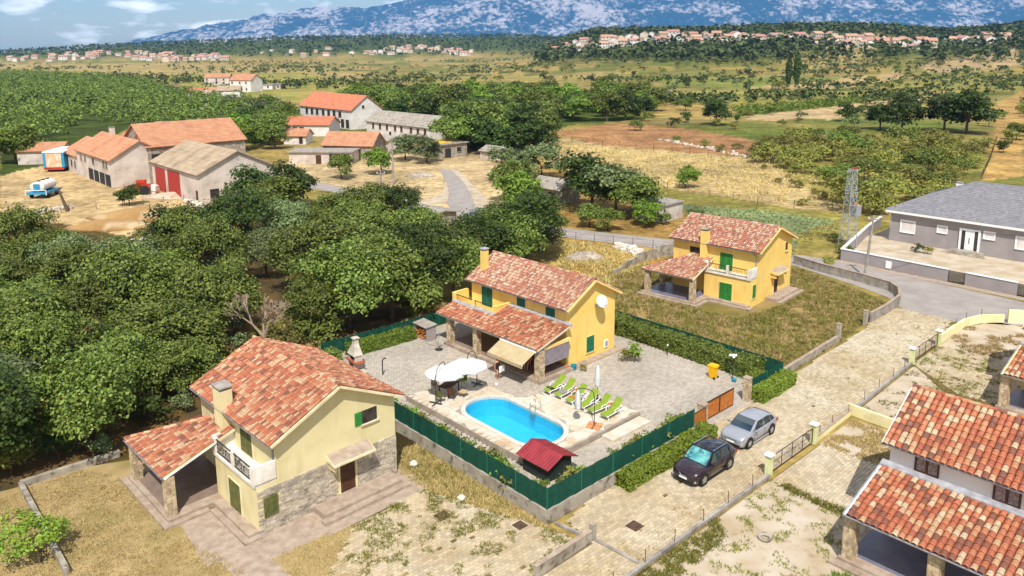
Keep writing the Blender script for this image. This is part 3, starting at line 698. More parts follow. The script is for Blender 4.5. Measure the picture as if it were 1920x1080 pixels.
# ---------------------------------------------------------------- the yellow pool house
def pool_house():
    N = P(1062, 691); deg = 43.7; r = thing('yellow_pool_house', 'yellow two-storey house with long tiled porch roof facing the pool', 'house', N, deg)
    mw = Matrix.Translation(N) @ Matrix.Rotation(R(deg), 4, 'Z'); Wd, L, zE, zR = 5.95, 11.3, 5.15, 6.75; am = Wd/2
    mb = MB(); gable_body(mb, 0, Wd, 0, L, 0, zE, zR-.15); mb.build('wall', 'yellow_plaster', r)
    k = (zR-zE)/am; ov = .42; ze = zE-ov*k; S = math.hypot(am+ov, zR-ze); pal = 'pale'
    for sx in (0, 1):
        x0 = -ov if sx == 0 else Wd+ov; v = Vector(((am-x0), 0, zR-ze))
        rf = slab_roof('roof', r, (x0, -.5, ze), (0, 1, 0), v, L+.95, S-.02, .15, 'yellow_trim')
        roof_slope(rf, mw, (x0, -.36, ze), (0, 1, 0), v, L+.72, S-.05, pal, 300 if sx == 0 else 0)
        if sx == 0: ridge_caps(rf, (am, -.48, zR+.05), (am, L+.43, zR+.05), pal); gutter(r, (-ov-.06, -.45, ze), (-ov-.06, L+.4, ze))
    chimney(r, 1.05, 10.75, 5.2, 7.45, .52, 'yellow_plaster', 'flashing')
    A, G = Wall('a-', 0), Wall('b-', 0)
    shutters(r, A, 8.55, 9.95, 2.95, 4.95, 'teal_shutter', 'yellow_trim'); shutters(r, A, 4.55, 5.55, 3.75, 4.92, 'teal_shutter', 'yellow_trim'); shutters(r, A, 1.2, 2.25, 3.75, 4.92, 'teal_shutter', 'yellow_trim')
    shutters(r, G, 2.35, 3.3, .6, 1.95, 'green_shutter', 'yellow_trim', leaves=1)
    mb = MB(); G.box(mb, 4.6, 5.05, .45, 1.1, .003, .09); bx = mb.build('meter_box', 'white_paint', r); q = MB(); G.box(q, 4.68, 4.97, .55, 1.0, .09, .1); q.build('door', 'metal_grey', bx)
    # ground floor openings under the porch
    for (u0, u1) in ((6.9, 7.8), (2.2, 3.8)):
        casement(r, A, u0, u1, .32, 2.4, 'dark_frame', 'window_dark', 1, 1, None)
    # porch
    mb = MB(); mb.box(-3.75, -.003, -.75, 10.75, 0, .3); mb.build('porch_slab', 'pale_slab', r)
    mb = MB(); mb.box(-3.3, -.004, -.4, 10.4, .302, .31); mb.build('porch_floor', 'porch_tiles', r)
    mb = MB(); mb.box(.0, Wd+.5, -.75, -.003, 0, .12); mb.build('plinth_path', 'pale_slab', r)
    for y, s in ((-.35, .55), (6.8, .5), (10.2, .5)): stone_pillar(r, -3.4, y, .3, 2.62, s)
    zpe, zpt, pe, b0, b1 = 2.72, 3.78, -3.85, -.6, 11.6; run = -pe-.003; v = Vector((run, 0, zpt-zpe)); Sp = math.hypot(run, zpt-zpe)
    mb = MB(); n = Vector((-(zpt-zpe), 0, run)).normalized()*.12; cut = 1.75; f = (run-cut)/run; zc = zpe+(zpt-zpe)*f
    mb.extr([p-n for p in (Vector((pe, b0, zpe)), Vector((pe, b1, zpe)), Vector((-cut, b1, zc)), Vector((-cut, 6.3, zc)), Vector((-.003, 6.3, zpt)), Vector((-.003, b0, zpt)))], n); pr = mb.build('porch_roof', 'yellow_trim', r)
    roof_slope(pr, mw, (pe, b0+.05, zpe), (0, 1, 0), v, b1-b0-.1, Sp-.28, 'warm', 300, keep=lambda u, w: u < 6.3-b0 or w < Sp*f-.1)
    q = MB(); q.hexa([(-.3,b0,zpt-.02),(-.003,b0,zpt+.06),(-.003,6.3,zpt+.06),(-.3,6.3,zpt-.02),(-.3,b0,zpt+.03),(-.003,b0,zpt+.14),(-.003,6.3,zpt+.14),(-.3,6.3,zpt+.03)]); q.build('flashing', 'flashing', pr)
    q = MB(); q.hexa([(-cut-.3,6.3,zc+.0),(-cut-.002,6.3,zc+.08),(-cut-.002,b1,zc+.08),(-cut-.3,b1,zc+.0),(-cut-.3,6.3,zc+.06),(-cut-.002,6.3,zc+.16),(-cut-.002,b1,zc+.16),(-cut-.3,b1,zc+.06)]); q.build('flashing', 'flashing', pr)
    gutter(r, (pe-.06, b0, zpe), (pe-.06, b1, zpe)); q = MB(); q.tube((pe, b0-.03, zpe-.03), (-.0, b0-.03, zpt-.03), .05); q.build('verge_board', 'flashing', pr)
    q = MB(); q.box(-3.6, -3.2, -.1, 10.3, 2.45, 2.62); q.build('porch_beam', 'yellow_trim', r)
    q = MB(); q.box(-3.1, -.004, -.5, -.25, 2.5, 2.72); q.build('porch_beam', 'yellow_trim', r)
    # balcony set into the porch roof
    zf = 2.95; q = MB(); q.box(-cut, -.004, 6.3, 11.9, zf-.3, zf); bal = q.build('balcony', 'yellow_plaster', r)
    q = MB(); q.box(-cut, -.004, 6.3, 6.5, zf, zf+.98); q.box(-cut-.02, -.004, 6.28, 6.52, zf+.98, zf+1.05); q.build('parapet', 'yellow_plaster', bal)
    q = MB(); q.box(-cut, -.004, 11.7, 11.9, zf, zf+.98); q.box(-cut-.02, -.004, 11.68, 11.92, zf+.98, zf+1.05); q.build('parapet', 'yellow_plaster', bal)
    for y in (6.52, 9.0, 11.45): q = MB(); q.box(-cut, -cut+.22, y, y+.22, zf, zf+1.0); q.build('balcony_post', 'yellow_plaster', bal)
    for y0, y1 in ((6.76, 8.98), (9.24, 11.43)):
        q = MB(); q.box(-cut+.06, -cut+.12, y0, y1, zf+.92, zf+.97); q.box(-cut+.06, -cut+.12, y0, y1, zf+.08, zf+.12)
        for i in range(16): y = y0+.06+(y1-y0-.12)*i/15; q.box(-cut+.08, -cut+.1, y-.012, y+.012, zf+.12, zf+.92)
        q.build('railing', 'dark_metal', bal)
    q = MB(); q.path([(-.05, 6.0, 3.6), (-.05, 6.0, 2.9), (-.05, 5.95, .35)], .04); q.build('downpipe', 'gutter', r)
    return r, N, deg
PH, PHN, PHD = pool_house()
_pa, _pb, _ = frame(PHN, PHD)
def PHW(a, b, z=0.): q = PHN+_pa*a+_pb*b; return Vector((q.x, q.y, z))
# things fixed to it: dish, awning, blind
mat('awning_cloth', lin('#dcc79c'), lin('#cfb788'), 2., rough=.8)
mat('blind_cloth', lin('#8d8286'), lin('#7d7378'), 3.)
def dish():
    t = thing('satellite_dish', 'white satellite dish on the gable of the yellow pool house', 'satellite dish', PHW(3.45, -.02, 4.85), PHD)
    mb = MB(); prof = [(.02, 0)]+[(.52*i/6, .16*(i/6)**2) for i in range(1, 7)]+[(.52, .18), (.3, .08), (.03, .0-.03)]
    mb.lathe(prof, 24); d = mb.build('reflector', 'white_paint', t, smooth=True, loc=(0, -.55, 0)); d.rotation_euler = (R(62), 0, R(-12))
    q = MB(); q.path([(0, 0, -.45), (0, -.3, -.3), (0, -.5, 0)], .03); q.box(-.1, .1, -.03, 0, -.6, -.3); q.build('wall_mount', 'metal_grey', t)
    q = MB(); q.path([(0, -.6, -.5), (.0, -1.1, .02)], .018); q.tube((0, -1.1, -.02), (.0, -1.02, .1), .045); q.build('feed_arm', 'metal_grey', t)
dish()
def awning():
    t = thing('awning', 'beige pull-out awning sloping from the porch eave of the pool house', 'awning', PHN, PHD)
    q = MB(); p = [(-3.95, -.45, 2.6), (-3.95, 3.35, 2.6), (-5.35, 3.35, 1.95), (-5.35, -.45, 1.95)]; q.extr(p, (0, 0, .03)); q.build('canopy', 'awning_cloth', t)
    q = MB(); q.box(-5.38, -5.33, -.45, 3.35, 1.72, 1.97); q.build('valance', 'awning_cloth', t)
    q = MB(); q.tube((-3.95, -.5, 2.62), (-3.95, 3.4, 2.62), .07); q.tube((-5.33, -.48, 1.94), (-5.33, 3.38, 1.94), .035); q.build('roller', 'white_paint', t)
    for y in (0., 2.9): q = MB(); q.path([(-3.95, y, 2.5), (-4.7, y+.25, 2.2), (-5.32, y, 1.9)], .025); q.build('arm', 'white_paint', t)
awning()
def blind():
    t = thing('side_blind', 'grey roll-down blind closing the gable end of the porch', 'blind', PHN, PHD)
    q = MB(); q.box(-3.05, -.2, -.45, -.43, 1.25, 2.55); q.build('cloth', 'blind_cloth', t); q = MB(); q.tube((-3.05, -.44, 1.24), (-.2, -.44, 1.24), .025); q.build('bottom_bar', 'metal_grey', t)
blind()

# ---------------------------------------------------------------- the white house at the bottom right, its yellow neighbour, the grey bungalow
def lane_house(name, label, a_e, b_end, length, wall, pal, single, windows, stone=True, w2=6.4, floor='bluish_tiles', cat='house'):
    """long house beyond the lane; local x runs away from the lane, y runs towards its far end (-b of the lane frame)"""
    N = F(a_e+4.35, b_end-.0); r = thing(name, label, cat, N, 42.5); mw = Matrix.Translation(N) @ Matrix.Rotation(R(42.5), 4, 'Z')
    zE, zR, Wd = 5.2, 6.95, w2; am = Wd/2; L = length
    mb = MB(); gable_body(mb, 0, Wd, -L, -.35, 0, zE, zR-.15); mb.build('wall', wall, r)
    k = (zR-zE)/am; ov = .35; ze = zE-ov*k; S = math.hypot(am+ov, zR-ze)
    for sx in (0, 1):
        x0 = -ov if sx == 0 else Wd+ov; v = Vector((am-x0, 0, zR-ze))
        rf = slab_roof('roof', r, (x0, -L-.4, ze), (0, 1, 0), v, L+.4, S-.02, .14, 'white_paint' if wall == 'white_plaster' else 'yellow_trim')
        roof_slope(rf, mw, (x0, -L-.3, ze), (0, 1, 0), v, L+.25, S-.05, pal, single if sx == 0 else 0, .3, .38)
        if sx == 0: ridge_caps(rf, (am, -L-.3, zR+.05), (am, -.05, zR+.05), pal); gutter(r, (x0-.06, -L-.4, ze), (x0-.06, 0, ze))
    W = Wall('a-', 0)
    for (u0, u1, z0, z1) in windows: casement(r, W, u0, u1, z0, z1, 'brown_wood', 'window_dark', 1, 1, None, 'curtain')
    zpe, zpt, pe = 2.72, 3.85, -4.3; v = Vector((-pe-.003, 0, zpt-zpe)); Sp = math.hypot(-pe, zpt-zpe)
    pr = slab_roof('porch_roof', r, (pe, -L-.4, zpe), (0, 1, 0), v, L+.4, Sp-.01, .13, 'white_paint' if wall == 'white_plaster' else 'yellow_trim')
    roof_slope(pr, mw, (pe, -L-.35, zpe), (0, 1, 0), v, L+.22, Sp-.4, pal, single, .3, .38)
    q = MB(); q.hexa([(-.4,-L,zpt-.1),(-.003,-L,zpt),(-.003,-.02,zpt),(-.4,-.02,zpt-.1),(-.4,-L,zpt+.02),(-.003,-L,zpt+.14),(-.003,-.02,zpt+.14),(-.4,-.02,zpt+.02)]); q.build('flashing', 'flashing', pr)
    q = MB(); q.tube((pe, .0, zpe-.02), (-.0, .0, zpt-.02), .05); q.build('verge_board', 'flashing', pr)
    gutter(r, (pe-.07, -L-.3, zpe), (pe-.07, 0, zpe))
    mb = MB(); mb.box(pe+.1, -.003, -L, .15, 0, .3); mb.build('porch_slab', 'pale_slab', r)
    mb = MB(); mb.box(pe+.75, -.004, -L+.1, -.1, .302, .31); mb.build('porch_floor', floor, r)
    mb = MB(); mb.box(pe-.35, pe+.099, -L, .4, 0, .15); mb.build('step', 'pale_slab', r)
    for i in range(int((L+1)//4)): stone_pillar(r, pe+.5, -.25-i*3.85, .3, 2.62, .55)
    q = MB(); q.box(pe+.3, pe+.7, -L, -.5, 2.45, 2.6); q.build('porch_beam', wall, r)
    for i in range(int(L//5)):
        casement(r, W, -3.4-i*4.2, -2.0-i*4.2, .32, 2.4, 'brown_wood', 'window_dark', 1, 1, None)
    return r
lane_house('white_house', 'white two-storey house with orange tiled roof and long tiled porch roof', 8.05, -12.1, 11.5, 'white_plaster', 'rich', 300, [(-2.7, -1.55, 3.98, 4.98), (-6.2, -5.05, 3.95, 4.95)])
lane_house('yellow_end_house', 'yellow house whose tiled porch and stone pillar stand at the end of the sandy lot', 31.9, -12.1, 9., 'yellow_plaster', 'rich', 0, [])

mat('grey_roof_tiles', lin('#a3a0a4'), lin('#949195'), 2., rough=.6, island=.1)
GN = P(1668, 450); GDEG = -47
_ga, _gb, _ = frame(GN, GDEG)
def GW(a, b, z=0.): q = GN+_ga*a+_gb*b; return Vector((q.x, q.y, z))
def bungalow():
    r = thing('grey_bungalow', 'grey bungalow with dark grey hipped roof and white eaves behind its wall', 'house', GN, GDEG)
    W_, D = 27., 14.5; zE = 3.75
    mb = MB(); mb.box(0, W_, 0, D, 0, zE); mb.build('wall', 'grey_plaster', r)
    mb = MB(); mb.box(-.6, W_+.6, -.6, D+.6, zE+.002, zE+.34); mb.build('eaves', 'white_paint', r)
    rz, a0 = 7.6, 7.3; e = .62
    mb = MB(); A_, B_, C_, D_ = (-e, -e, zE+.342), (W_+e, -e, zE+.342), (W_+e, D+e, zE+.342), (-e, D+e, zE+.342); p, q_ = (a0, D/2, rz), (W_-a0, D/2, rz)
    mb.v = [A_, B_, C_, D_, p, q_]; mb.f = [(0, 1, 5, 4), (1, 2, 5), (2, 3, 4, 5), (3, 0, 4), (3, 2, 1, 0)]; mb.m = [0]*5; rf = mb.build('roof', 'grey_roof_tiles', r)
    # flat interlocking tiles
    tl = MB()
    def face(O, U, V, L, S, keep):
        O, U, V = Vector(O), Vector(U).normalized(), Vector(V).normalized(); N = U.cross(V); N = N if N.z > 0 else -N; nr, nc = int(S/.36), int(L/.34)
        for i in range(nr):
            for j in range(nc):
                u, v = (j+.5*(i % 2))*L/nc, i*S/nr
                if keep(u+.17, v+.18): a = O+U*(u+.008)+V*v; tl.extr([a+N*.02, a+U*.32+N*.02, a+U*.32+V*.36+N*.002, a+V*.36+N*.002], N*.03)
    S = math.hypot(D/2+e, rz-zE-.342)
    face(A_, (1, 0, 0), (0, D/2+e, rz-zE-.342), W_+2*e, S, lambda u, v: (a0+e)*v/S < u < W_+2*e-(a0+e)*v/S)
    S2 = math.hypot(a0+e, rz-zE-.342)
    face(D_, (0, -1, 0), (a0+e, 0, rz-zE-.342), D+2*e, S2, lambda u, v: (D/2+e)*v/S2 < u < D+2*e-(D/2+e)*v/S2)
    tl.build('roof_tiling', 'grey_roof_tiles', rf, kind='stuff')
    for s, t in ((A_, p), (D_, p), (p, q_), (B_, q_)): m2 = MB(); m2.tube(Vector(s)+Vector((0, 0, .03)), Vector(t)+Vector((0, 0, .04)), .09); m2.build('ridge_tiles', 'grey_roof_tiles', rf)
    chimney(r, 4.2, 11.2, 4.2, 6.6, .7, 'white_paint')
    G = Wall('b-', 0)
    for u0, u1, z0, z1 in ((1.25, 2.9, 1.35, 2.85), (5.6, 6.65, 2.0, 2.85), (10.75, 11.85, 2.1, 2.95), (14.1, 15.7, 1.5, 2.95)):
        casement(r, G, u0, u1, z0, z1, 'white_plastic', 'white_plaster', 0, 1, 'white_paint')
        for w_ in (MB(),):
            G.box(w_, u0-.1, u1+.1, z1, z1+.1, .003, .07); G.box(w_, u0-.1, u0, z0, z1, .003, .07); G.box(w_, u1, u1+.1, z0, z1, .003, .07); w_.build('window_surround', 'white_paint', r)
    d = MB(); G.box(d, 8.75, 9.75, .4, 2.75, .003, .06); dr = d.build('door', 'white_plastic', r)
    for x in (8.35, 9.77): d = MB(); G.box(d, x, x+.38, .4, 2.75, .003, .05); d.build('side_light', 'window_dark', dr)
    d = MB(); G.box(d, 8.1, 8.33, .1, 3.0, .003, .16); G.box(d, 10.17, 10.4, .1, 3.0, .003, .16); G.box(d, 8.33, 10.17, 2.78, 3.0, .003, .16); d.build('door_frame', 'white_paint', r)
    d = MB(); d.box(9.2, 9.26, -.12, -.06, 1.2, 1.9); d.build('handle', 'dark_metal', dr)
    for i in range(3): d = MB(); d.box(7.4-i*.35, 11-.0+i*.25, -1.0-i*.35, -.003-(0 if i == 0 else .65+i*.35), 0, .36-i*.12); d.build('step', 'old_concrete', r)
    d = MB(); d.tube((-.06, -.06, .1), (-.06, -.06, 3.7), .05); d.build('downpipe', 'galvanised', r)
bungalow()
# ---------------------------------------------------------------- sheets on the ground
mat('pale_sand', lin('#d9cdb8'), lin('#c6b699'), .5, bump=.4, bscale=4, c3=lin('#b09a72'), s3=1.2, lo3=.62, hi3=.8)
def pxw(poly, z=0.): return [P(x, y, z) for x, y in poly]
def toF(w): d = Vector((w[0], w[1], 0))-Vector((FO.x, FO.y, 0)); return (d.dot(FA), d.dot(FB))
def sheet(name, pts, z, m, kind='structure', th=.03, **kw):
    mb = MB(); mb.prism([(p[0], p[1]) for p in pts], z-th, z); return mb.build(name, m, kind=kind, **kw)
def Fp(*ab): return [F(a, b) for a, b in ab]
def blocks(parent, polyF, pa, pb, z, m, name='paving_blocks', holes=(), gap=.012, h=.02, skip=.0, edge=0.):
    mb = MB(); xs = [p[0] for p in polyF]; ys = [p[1] for p in polyF]; b = min(ys); i = 0
    while b < max(ys):
        a = min(xs)-(pa*.5 if i % 2 else 0)
        while a < max(xs):
            ca, cb = a+pa/2, b+pb/2
            if inpoly((ca, cb), polyF) and not any(inpoly((ca, cb), q) for q in holes) and random.random() >= skip:
                t = random.uniform(0, .008); e = .006
                c = [F(a+gap/2, b+gap/2), F(a+pa-gap/2, b+gap/2), F(a+pa-gap/2, b+pb-gap/2), F(a+gap/2, b+pb-gap/2)]
                c2 = [F(a+gap/2+e, b+gap/2+e), F(a+pa-gap/2-e, b+gap/2+e), F(a+pa-gap/2-e, b+pb-gap/2-e), F(a+gap/2+e, b+pb-gap/2-e)]
                lo = [(p.x, p.y, z) for p in c]; hi = [(p.x, p.y, z+h+t+random.uniform(-.002, .002)) for p in c2]
                n = len(mb.v); mb.v += lo+hi
                for f in ((4,5,6,7),(0,1,5,4),(1,2,6,5),(2,3,7,6),(3,0,4,7)): mb.f.append(tuple(n+k for k in f)); mb.m.append(0)
            a += pa
        b += pb; i += 1
    return mb.build(name, m, parent, kind='stuff')
sheet('woodland_floor', pxw([(-900,1000),(-600,560),(0,455),(200,455),(420,470),(640,520),(800,600),(640,650),(420,760),(160,880),(40,920),(-300,1000)]), .004, 'forest_floor')
sheet('dry_lawn', pxw([(-300,1000),(40,912),(160,876),(260,860),(440,1000),(520,1100),(700,1400),(-500,1400)]), .012, 'dry_lawn')
sheet('dry_lawn', pxw([(500,1045),(655,985),(780,1090),(900,1400),(640,1400)]), .02, 'dry_lawn')
sheet('weedy_strip', Fp((-.02,-1.4),(-.02,17),(-3.6,17),(-3.0,7.2)), .012, 'weedy_ground')
sheet('weedy_lot', Fp((26,.7),(26,28),(44,28),(56,14.9),(50,1.6),(40,1.6),(36,.9)), .004, 'weedy_ground')
# paths of the cream villa
_ha, _hb, _ = frame(H1N, 44)
def H1W(a, b, z=0.): q = H1N+_ha*a+_hb*b; return Vector((q.x, q.y, z))
sheet('concrete_path', [H1W(*p) for p in ((-3.0,-.5),(-.4,-.5),(-.4,-2.3),(2.6,-2.3),(2.6,-2.6),(9.3,-2.6),(9.3,.3),(8.78,.3),(8.78,-.03),(-.6,-.03),(-.6,3.9),(-2.6,3.9))], .026, 'pale_slab')
sheet('concrete_path', [H1W(*p) for p in ((-2.4,-.51),(-.41,-.51),(-.41,-8),(-2.4,-8))], .03, 'pale_slab')
lot = Fp((-7.5,6.9),(-3.0,7.3),(-.1,-1.4),(.5,-2.5),(-3.2,-2.6),(-16,-2.6),(-16,-1.4))
LOTF = [(-7.6,6.9),(-3.0,7.2),(-.05,-1.35),(.45,-2.45),(-16,-2.5),(-15,0.6)]
o = sheet('front_paving', [F(*p) for p in LOTF], .016, 'lane_bed'); blocks(o, LOTF, .3, .22, .018, 'lane_blocks', skip=.01)
# lane of concrete blocks
LANE = [(-16,-5.55),(-16,-2.75),(.55,-2.75),(.9,-.6),(3.5,.0),(5.2,-.05),(14.6,-.05),(15.2,.5),(20.5,.5),(21,-.05),(26,-.05),(26,.5),(36,.8),(41.5,1.0),(44,1.6),(49,1.4),(49.2,-3.5),(43,-4.6),(35,-4.9),(22,-5.5)]
o = sheet('lane', [F(*p) for p in LANE], .012, 'lane_bed'); blocks(o, LANE, .32, .21, .014, 'lane_blocks', skip=.004)
# asphalt roads
def ribbon(name, upper, lower, z, m):
    up, lo = pxw(upper), pxw(lower); return sheet(name, up+lo[::-1], z, m)
ribbon('road', [(560,336),(650,352),(720,366),(800,384),(860,392),(930,401),(1040,425),(1150,438),(1265,450),(1390,463),(1500,479),(1579,490),(1700,518),(1920,567),(2200,630)],
       [(540,346),(640,363),(710,377),(790,397),(850,408),(920,418),(1040,443),(1150,456),(1265,468),(1390,482),(1490,497),(1600,535),(1690,580),(1790,603),(1860,598),(2060,640)][:0] or
       [(540,346),(640,363),(710,377),(790,397),(850,408),(920,418),(1040,443),(1150,456),(1265,468),(1390,482),(1490,498),(1595,532),(1665,557),(1692,580),(1785,603),(1930,612),(2150,670)], .008, 'asphalt')
ribbon('side_road', [(822,316),(836,340),(842,362),(838,380),(846,396)], [(846,318),(868,340),(882,362),(893,390),(906,402)], .012, 'asphalt')
sheet('gravel_verge', pxw([(846,318),(858,318),(900,360),(940,395),(925,402),(906,402),(893,390),(882,362),(868,340)]), .004, 'sand')
sheet('gravel_verge', pxw([(836,340),(842,362),(838,380),(790,384),(770,378),(810,372),(830,360)]), .004, 'sand')
sheet('pavement', [GW(*p) for p in ((-.4,-14.0),(24,-14.8),(24,-16.0),(-.4,-15.0))], .02, 'pale_slab')
sheet('bungalow_yard', [GW(*p) for p in ((.1,-13.6),(26,-14.4),(26,-.02),(0,-.02),(-2.8,6.8),(-2.9,0))], .02, 'sand')
# lots beyond the lane
def lotsheet(name, pts, z, m): return sheet(name, [F(*p) for p in pts], z, m)
lotsheet('sandy_lot', ((-2,-5.95),(12.4,-5.95),(12.3,-11.6),(8,-13),(4,-13),(4,-22),(-6,-22)), .008, 'sand')
o = lotsheet('forecourt', ((12.5,-5.95),(18.6,-5.95),(18.6,-12),(12.5,-12)), .012, 'lane_bed'); blocks(o, [(12.5,-5.95),(18.6,-5.95),(18.6,-11.9),(12.5,-11.9)], .32, .21, .014, 'lane_blocks')
lotsheet('sandy_lot', ((18.7,-5.9),(23.5,-5.9),(23.4,-20),(18.7,-20)), .008, 'sand')
lotsheet('sandy_lot', ((24.3,-5.6),(35.8,-5.2),(35.8,-20),(24.2,-20)), .008, 'sand')
o = lotsheet('forecourt', ((36,-5.1),(41.7,-5.1),(41.7,-14),(32,-14),(32,-9)), .012, 'lane_bed'); blocks(o, [(35.9,-5.1),(41.7,-5.1),(41.7,-13),(33,-13),(33,-9)], .32, .21, .014, 'lane_blocks', skip=.03)
lotsheet('sandy_lot', ((41.8,-5),(48,-4.9),(51.7,-6.4),(52,-14),(41.8,-14)), .008, 'sand')
# walled yard
YARD = [(.15,.15),(25.5,.15),(25.5,27.5),(.15,28.5)]
YH = [[(24.0,1.7),(25.5,1.7),(25.5,28),(24.0,28)]]
def ring_sheet(name, outer, hole, z, m):
    (x0, y0), (x1, y1) = hole; mb = MB(); q = lambda a0, b0, a1, b1: mb.quad([F(a0, b0, z), F(a1, b0, z), F(a1, b1, z), F(a0, b1, z)])
    A0, B0, A1, B1 = outer; q(A0, B0, A1, y0); q(A0, y1, A1, B1); q(A0, y0, x0, y1); q(x1, y0, A1, y1); return mb.build(name, m, kind='structure')
o = ring_sheet('yard', (.15, .15, 25.5, 28.), ((4.1, 5.1), (8.1, 13.5)), .02, 'yard_bed')
ph = [(toF(PHW(a, b))) for a, b in ((-3.7,-.7),(6.4,-.7),(6.4,11.3),(-3.7,10.7))]
TERR = [(3,17.3),(8.4,16.6),(8.5,13.4),(8.8,11.3),(10.6,10.9),(12.9,11.5),(13.2,5.4),(13.25,4.2),(6.3,4.1),(3.1,4.8)]
blocks(o, YARD, .27, .2, .022, 'yard_blocks', holes=YH+[ph, TERR, [(.1,.1),(1.7,.1),(1.7,28),(.1,28)], [(.1,.1),(14.5,.1),(14.5,1.5),(.1,1.5)]])
mat('soil', lin('#6b5234'), lin('#4c3a24'), 2, bump=.5)
sheet('planting_bed', [F(*p) for p in ((.16,.16),(14.4,.16),(14.4,1.4),(1.5,1.4),(1.5,17.5),(.16,17.5))], .03, 'soil')
sheet('planting_bed', [F(*p) for p in ((23.9,1.75),(25.45,1.75),(25.45,24),(23.9,24))], .03, 'soil')

# pool terrace and pool
PCa, PCb, PW, PL = 6.1, 9.3, 1.82, 4.0
def stad(hw, hl, n=40):
    o = []
    for i in range(n):
        t = 2*math.pi*i/n; s = math.sin(t); o.append((PCa+hw*math.cos(t), PCb+hw*s+(hl-hw)*(1 if s >= 0 else -1)))
    return o
mat('terrace_wall', lin('#a89a8a'), lin('#8d8072'), 1.5, bump=.3)
mat('pool_liner', lin('#30b4d6'), lin('#42bedd'), 2., rough=.5)
mat('pool_coping', lin('#f2ece2'), lin('#e6dccb'), 3., rough=.6)
def terrace():
    t = thing('pool_terrace', 'raised pale flagstone terrace around the oval pool', 'terrace', (0, 0, 0))
    inner = stad(PW+.3, PL+.3); n = len(inner)
    # base ring: outer wall + annulus fan between outline and pool hole
    mb = MB(); k = len(TERR)
    for i in range(k): a, b = F(*TERR[i]), F(*TERR[(i+1) % k]); mb.quad([(a.x,a.y,.02),(b.x,b.y,.02),(b.x,b.y,.44),(a.x,a.y,.44)][::-1])
    def edge(p):       # where the ray from the pool centre through p leaves the outline
        d = Vector((p[0]-PCa, p[1]-PCb)); best = None
        for i in range(k):
            x1, y1 = TERR[i]; x2, y2 = TERR[(i+1) % k]; den = d.x*(y2-y1)-d.y*(x2-x1)
            if abs(den) < 1e-9: continue
            s = ((x1-PCa)*(y2-y1)-(y1-PCb)*(x2-x1))/den; u = ((x1-PCa)*d.y-(y1-PCb)*d.x)/den
            if s > 0 and -1e-6 <= u <= 1+1e-6 and (best is None or s < best): best = s
        return (PCa+d.x*best, PCb+d.y*best)
    # dense ring with the outline's own corners
    import itertools
    angs = sorted([math.atan2(p[1]-PCb, p[0]-PCa) for p in TERR]+[math.atan2(p[1]-PCb, p[0]-PCa) for p in inner])
    ring = []
    for a in angs:
        d = (PCa+math.cos(a), PCb+math.sin(a)); out = edge(d)
        # inner point on the same ray
        best = None
        for i in range(n):
            x1, y1 = inner[i]; x2, y2 = inner[(i+1) % n]; dx, dy = math.cos(a), math.sin(a); den = dx*(y2-y1)-dy*(x2-x1)
            if abs(den) < 1e-9: continue
            s = ((x1-PCa)*(y2-y1)-(y1-PCb)*(x2-x1))/den; u = ((x1-PCa)*dy-(y1-PCb)*dx)/den
            if s > 0 and -1e-6 <= u <= 1+1e-6: best = s if best is None else min(best, s)
        ring.append(((PCa+math.cos(a)*best, PCb+math.sin(a)*best), out))
    for i in range(len(ring)):
        a, b = ring[i], ring[(i+1) % len(ring)]
        mb.quad([F(*a[0], .44), F(*a[1], .44), F(*b[1], .44), F(*b[0], .44)])
    mb.build('terrace_base', ['terrace_wall'], t)
    # flagstones, each cut on its own
    rnd = random.Random(5); s = .56; gx = [[None]*22 for _ in range(30)]
    jit = {}
    def J(i, j):
        if (i, j) not in jit: jit[(i, j)] = (2.8+i*s+rnd.uniform(-.17, .17)+(j % 2)*.2, 3.8+j*s+rnd.uniform(-.17, .17))
        return jit[(i, j)]
    hole = stad(PW+.28, PL+.28)
    for i in range(20):
        for j in range(26):
            q = [J(i, j), J(i+1, j), J(i+1, j+1), J(i, j+1)]; c0 = (sum(p[0] for p in q)/4, sum(p[1] for p in q)/4)
            if not all(inpoly(p, TERR) for p in q):
                q = [(p if inpoly(p, TERR) else (lambda e: (c0[0]+(p[0]-c0[0])*e, c0[1]+(p[1]-c0[1])*e))(next((e for e in (.9,.75,.6,.45,.3,.15) if inpoly((c0[0]+(p[0]-c0[0])*e, c0[1]+(p[1]-c0[1])*e), TERR)), 0))) for p in q]
                if not inpoly(c0, TERR): continue
            if inpoly(c0, hole): continue
            q = [(c0[0]+(p[0]-c0[0])*.95, c0[1]+(p[1]-c0[1])*.95) for p in q]
            if any(inpoly(p, hole) for p in q):
                def outp(p):
                    d = (p[0]-PCa, p[1]-PCb); e = 1.
                    while inpoly((PCa+d[0]*e, PCb+d[1]*e), hole): e += .04
                    return (PCa+d[0]*e, PCb+d[1]*e)
                q = [outp(p) if inpoly(p, hole) else p for p in q]
            z = .448+rnd.uniform(0, .012); mb = MB(); mb.prism([(F(*p).x, F(*p).y) for p in q], .441, z); mb.build('paving_stone', 'flagstone', t)
    mb = MB(); c = [F(9.1, 3.1), F(13.0, 3.1), F(13.0, 4.08), F(9.1, 4.08)]; mb.prism([(p.x, p.y) for p in c], .02, .23); mb.build('terrace_step', 'flagstone', t)
terrace()
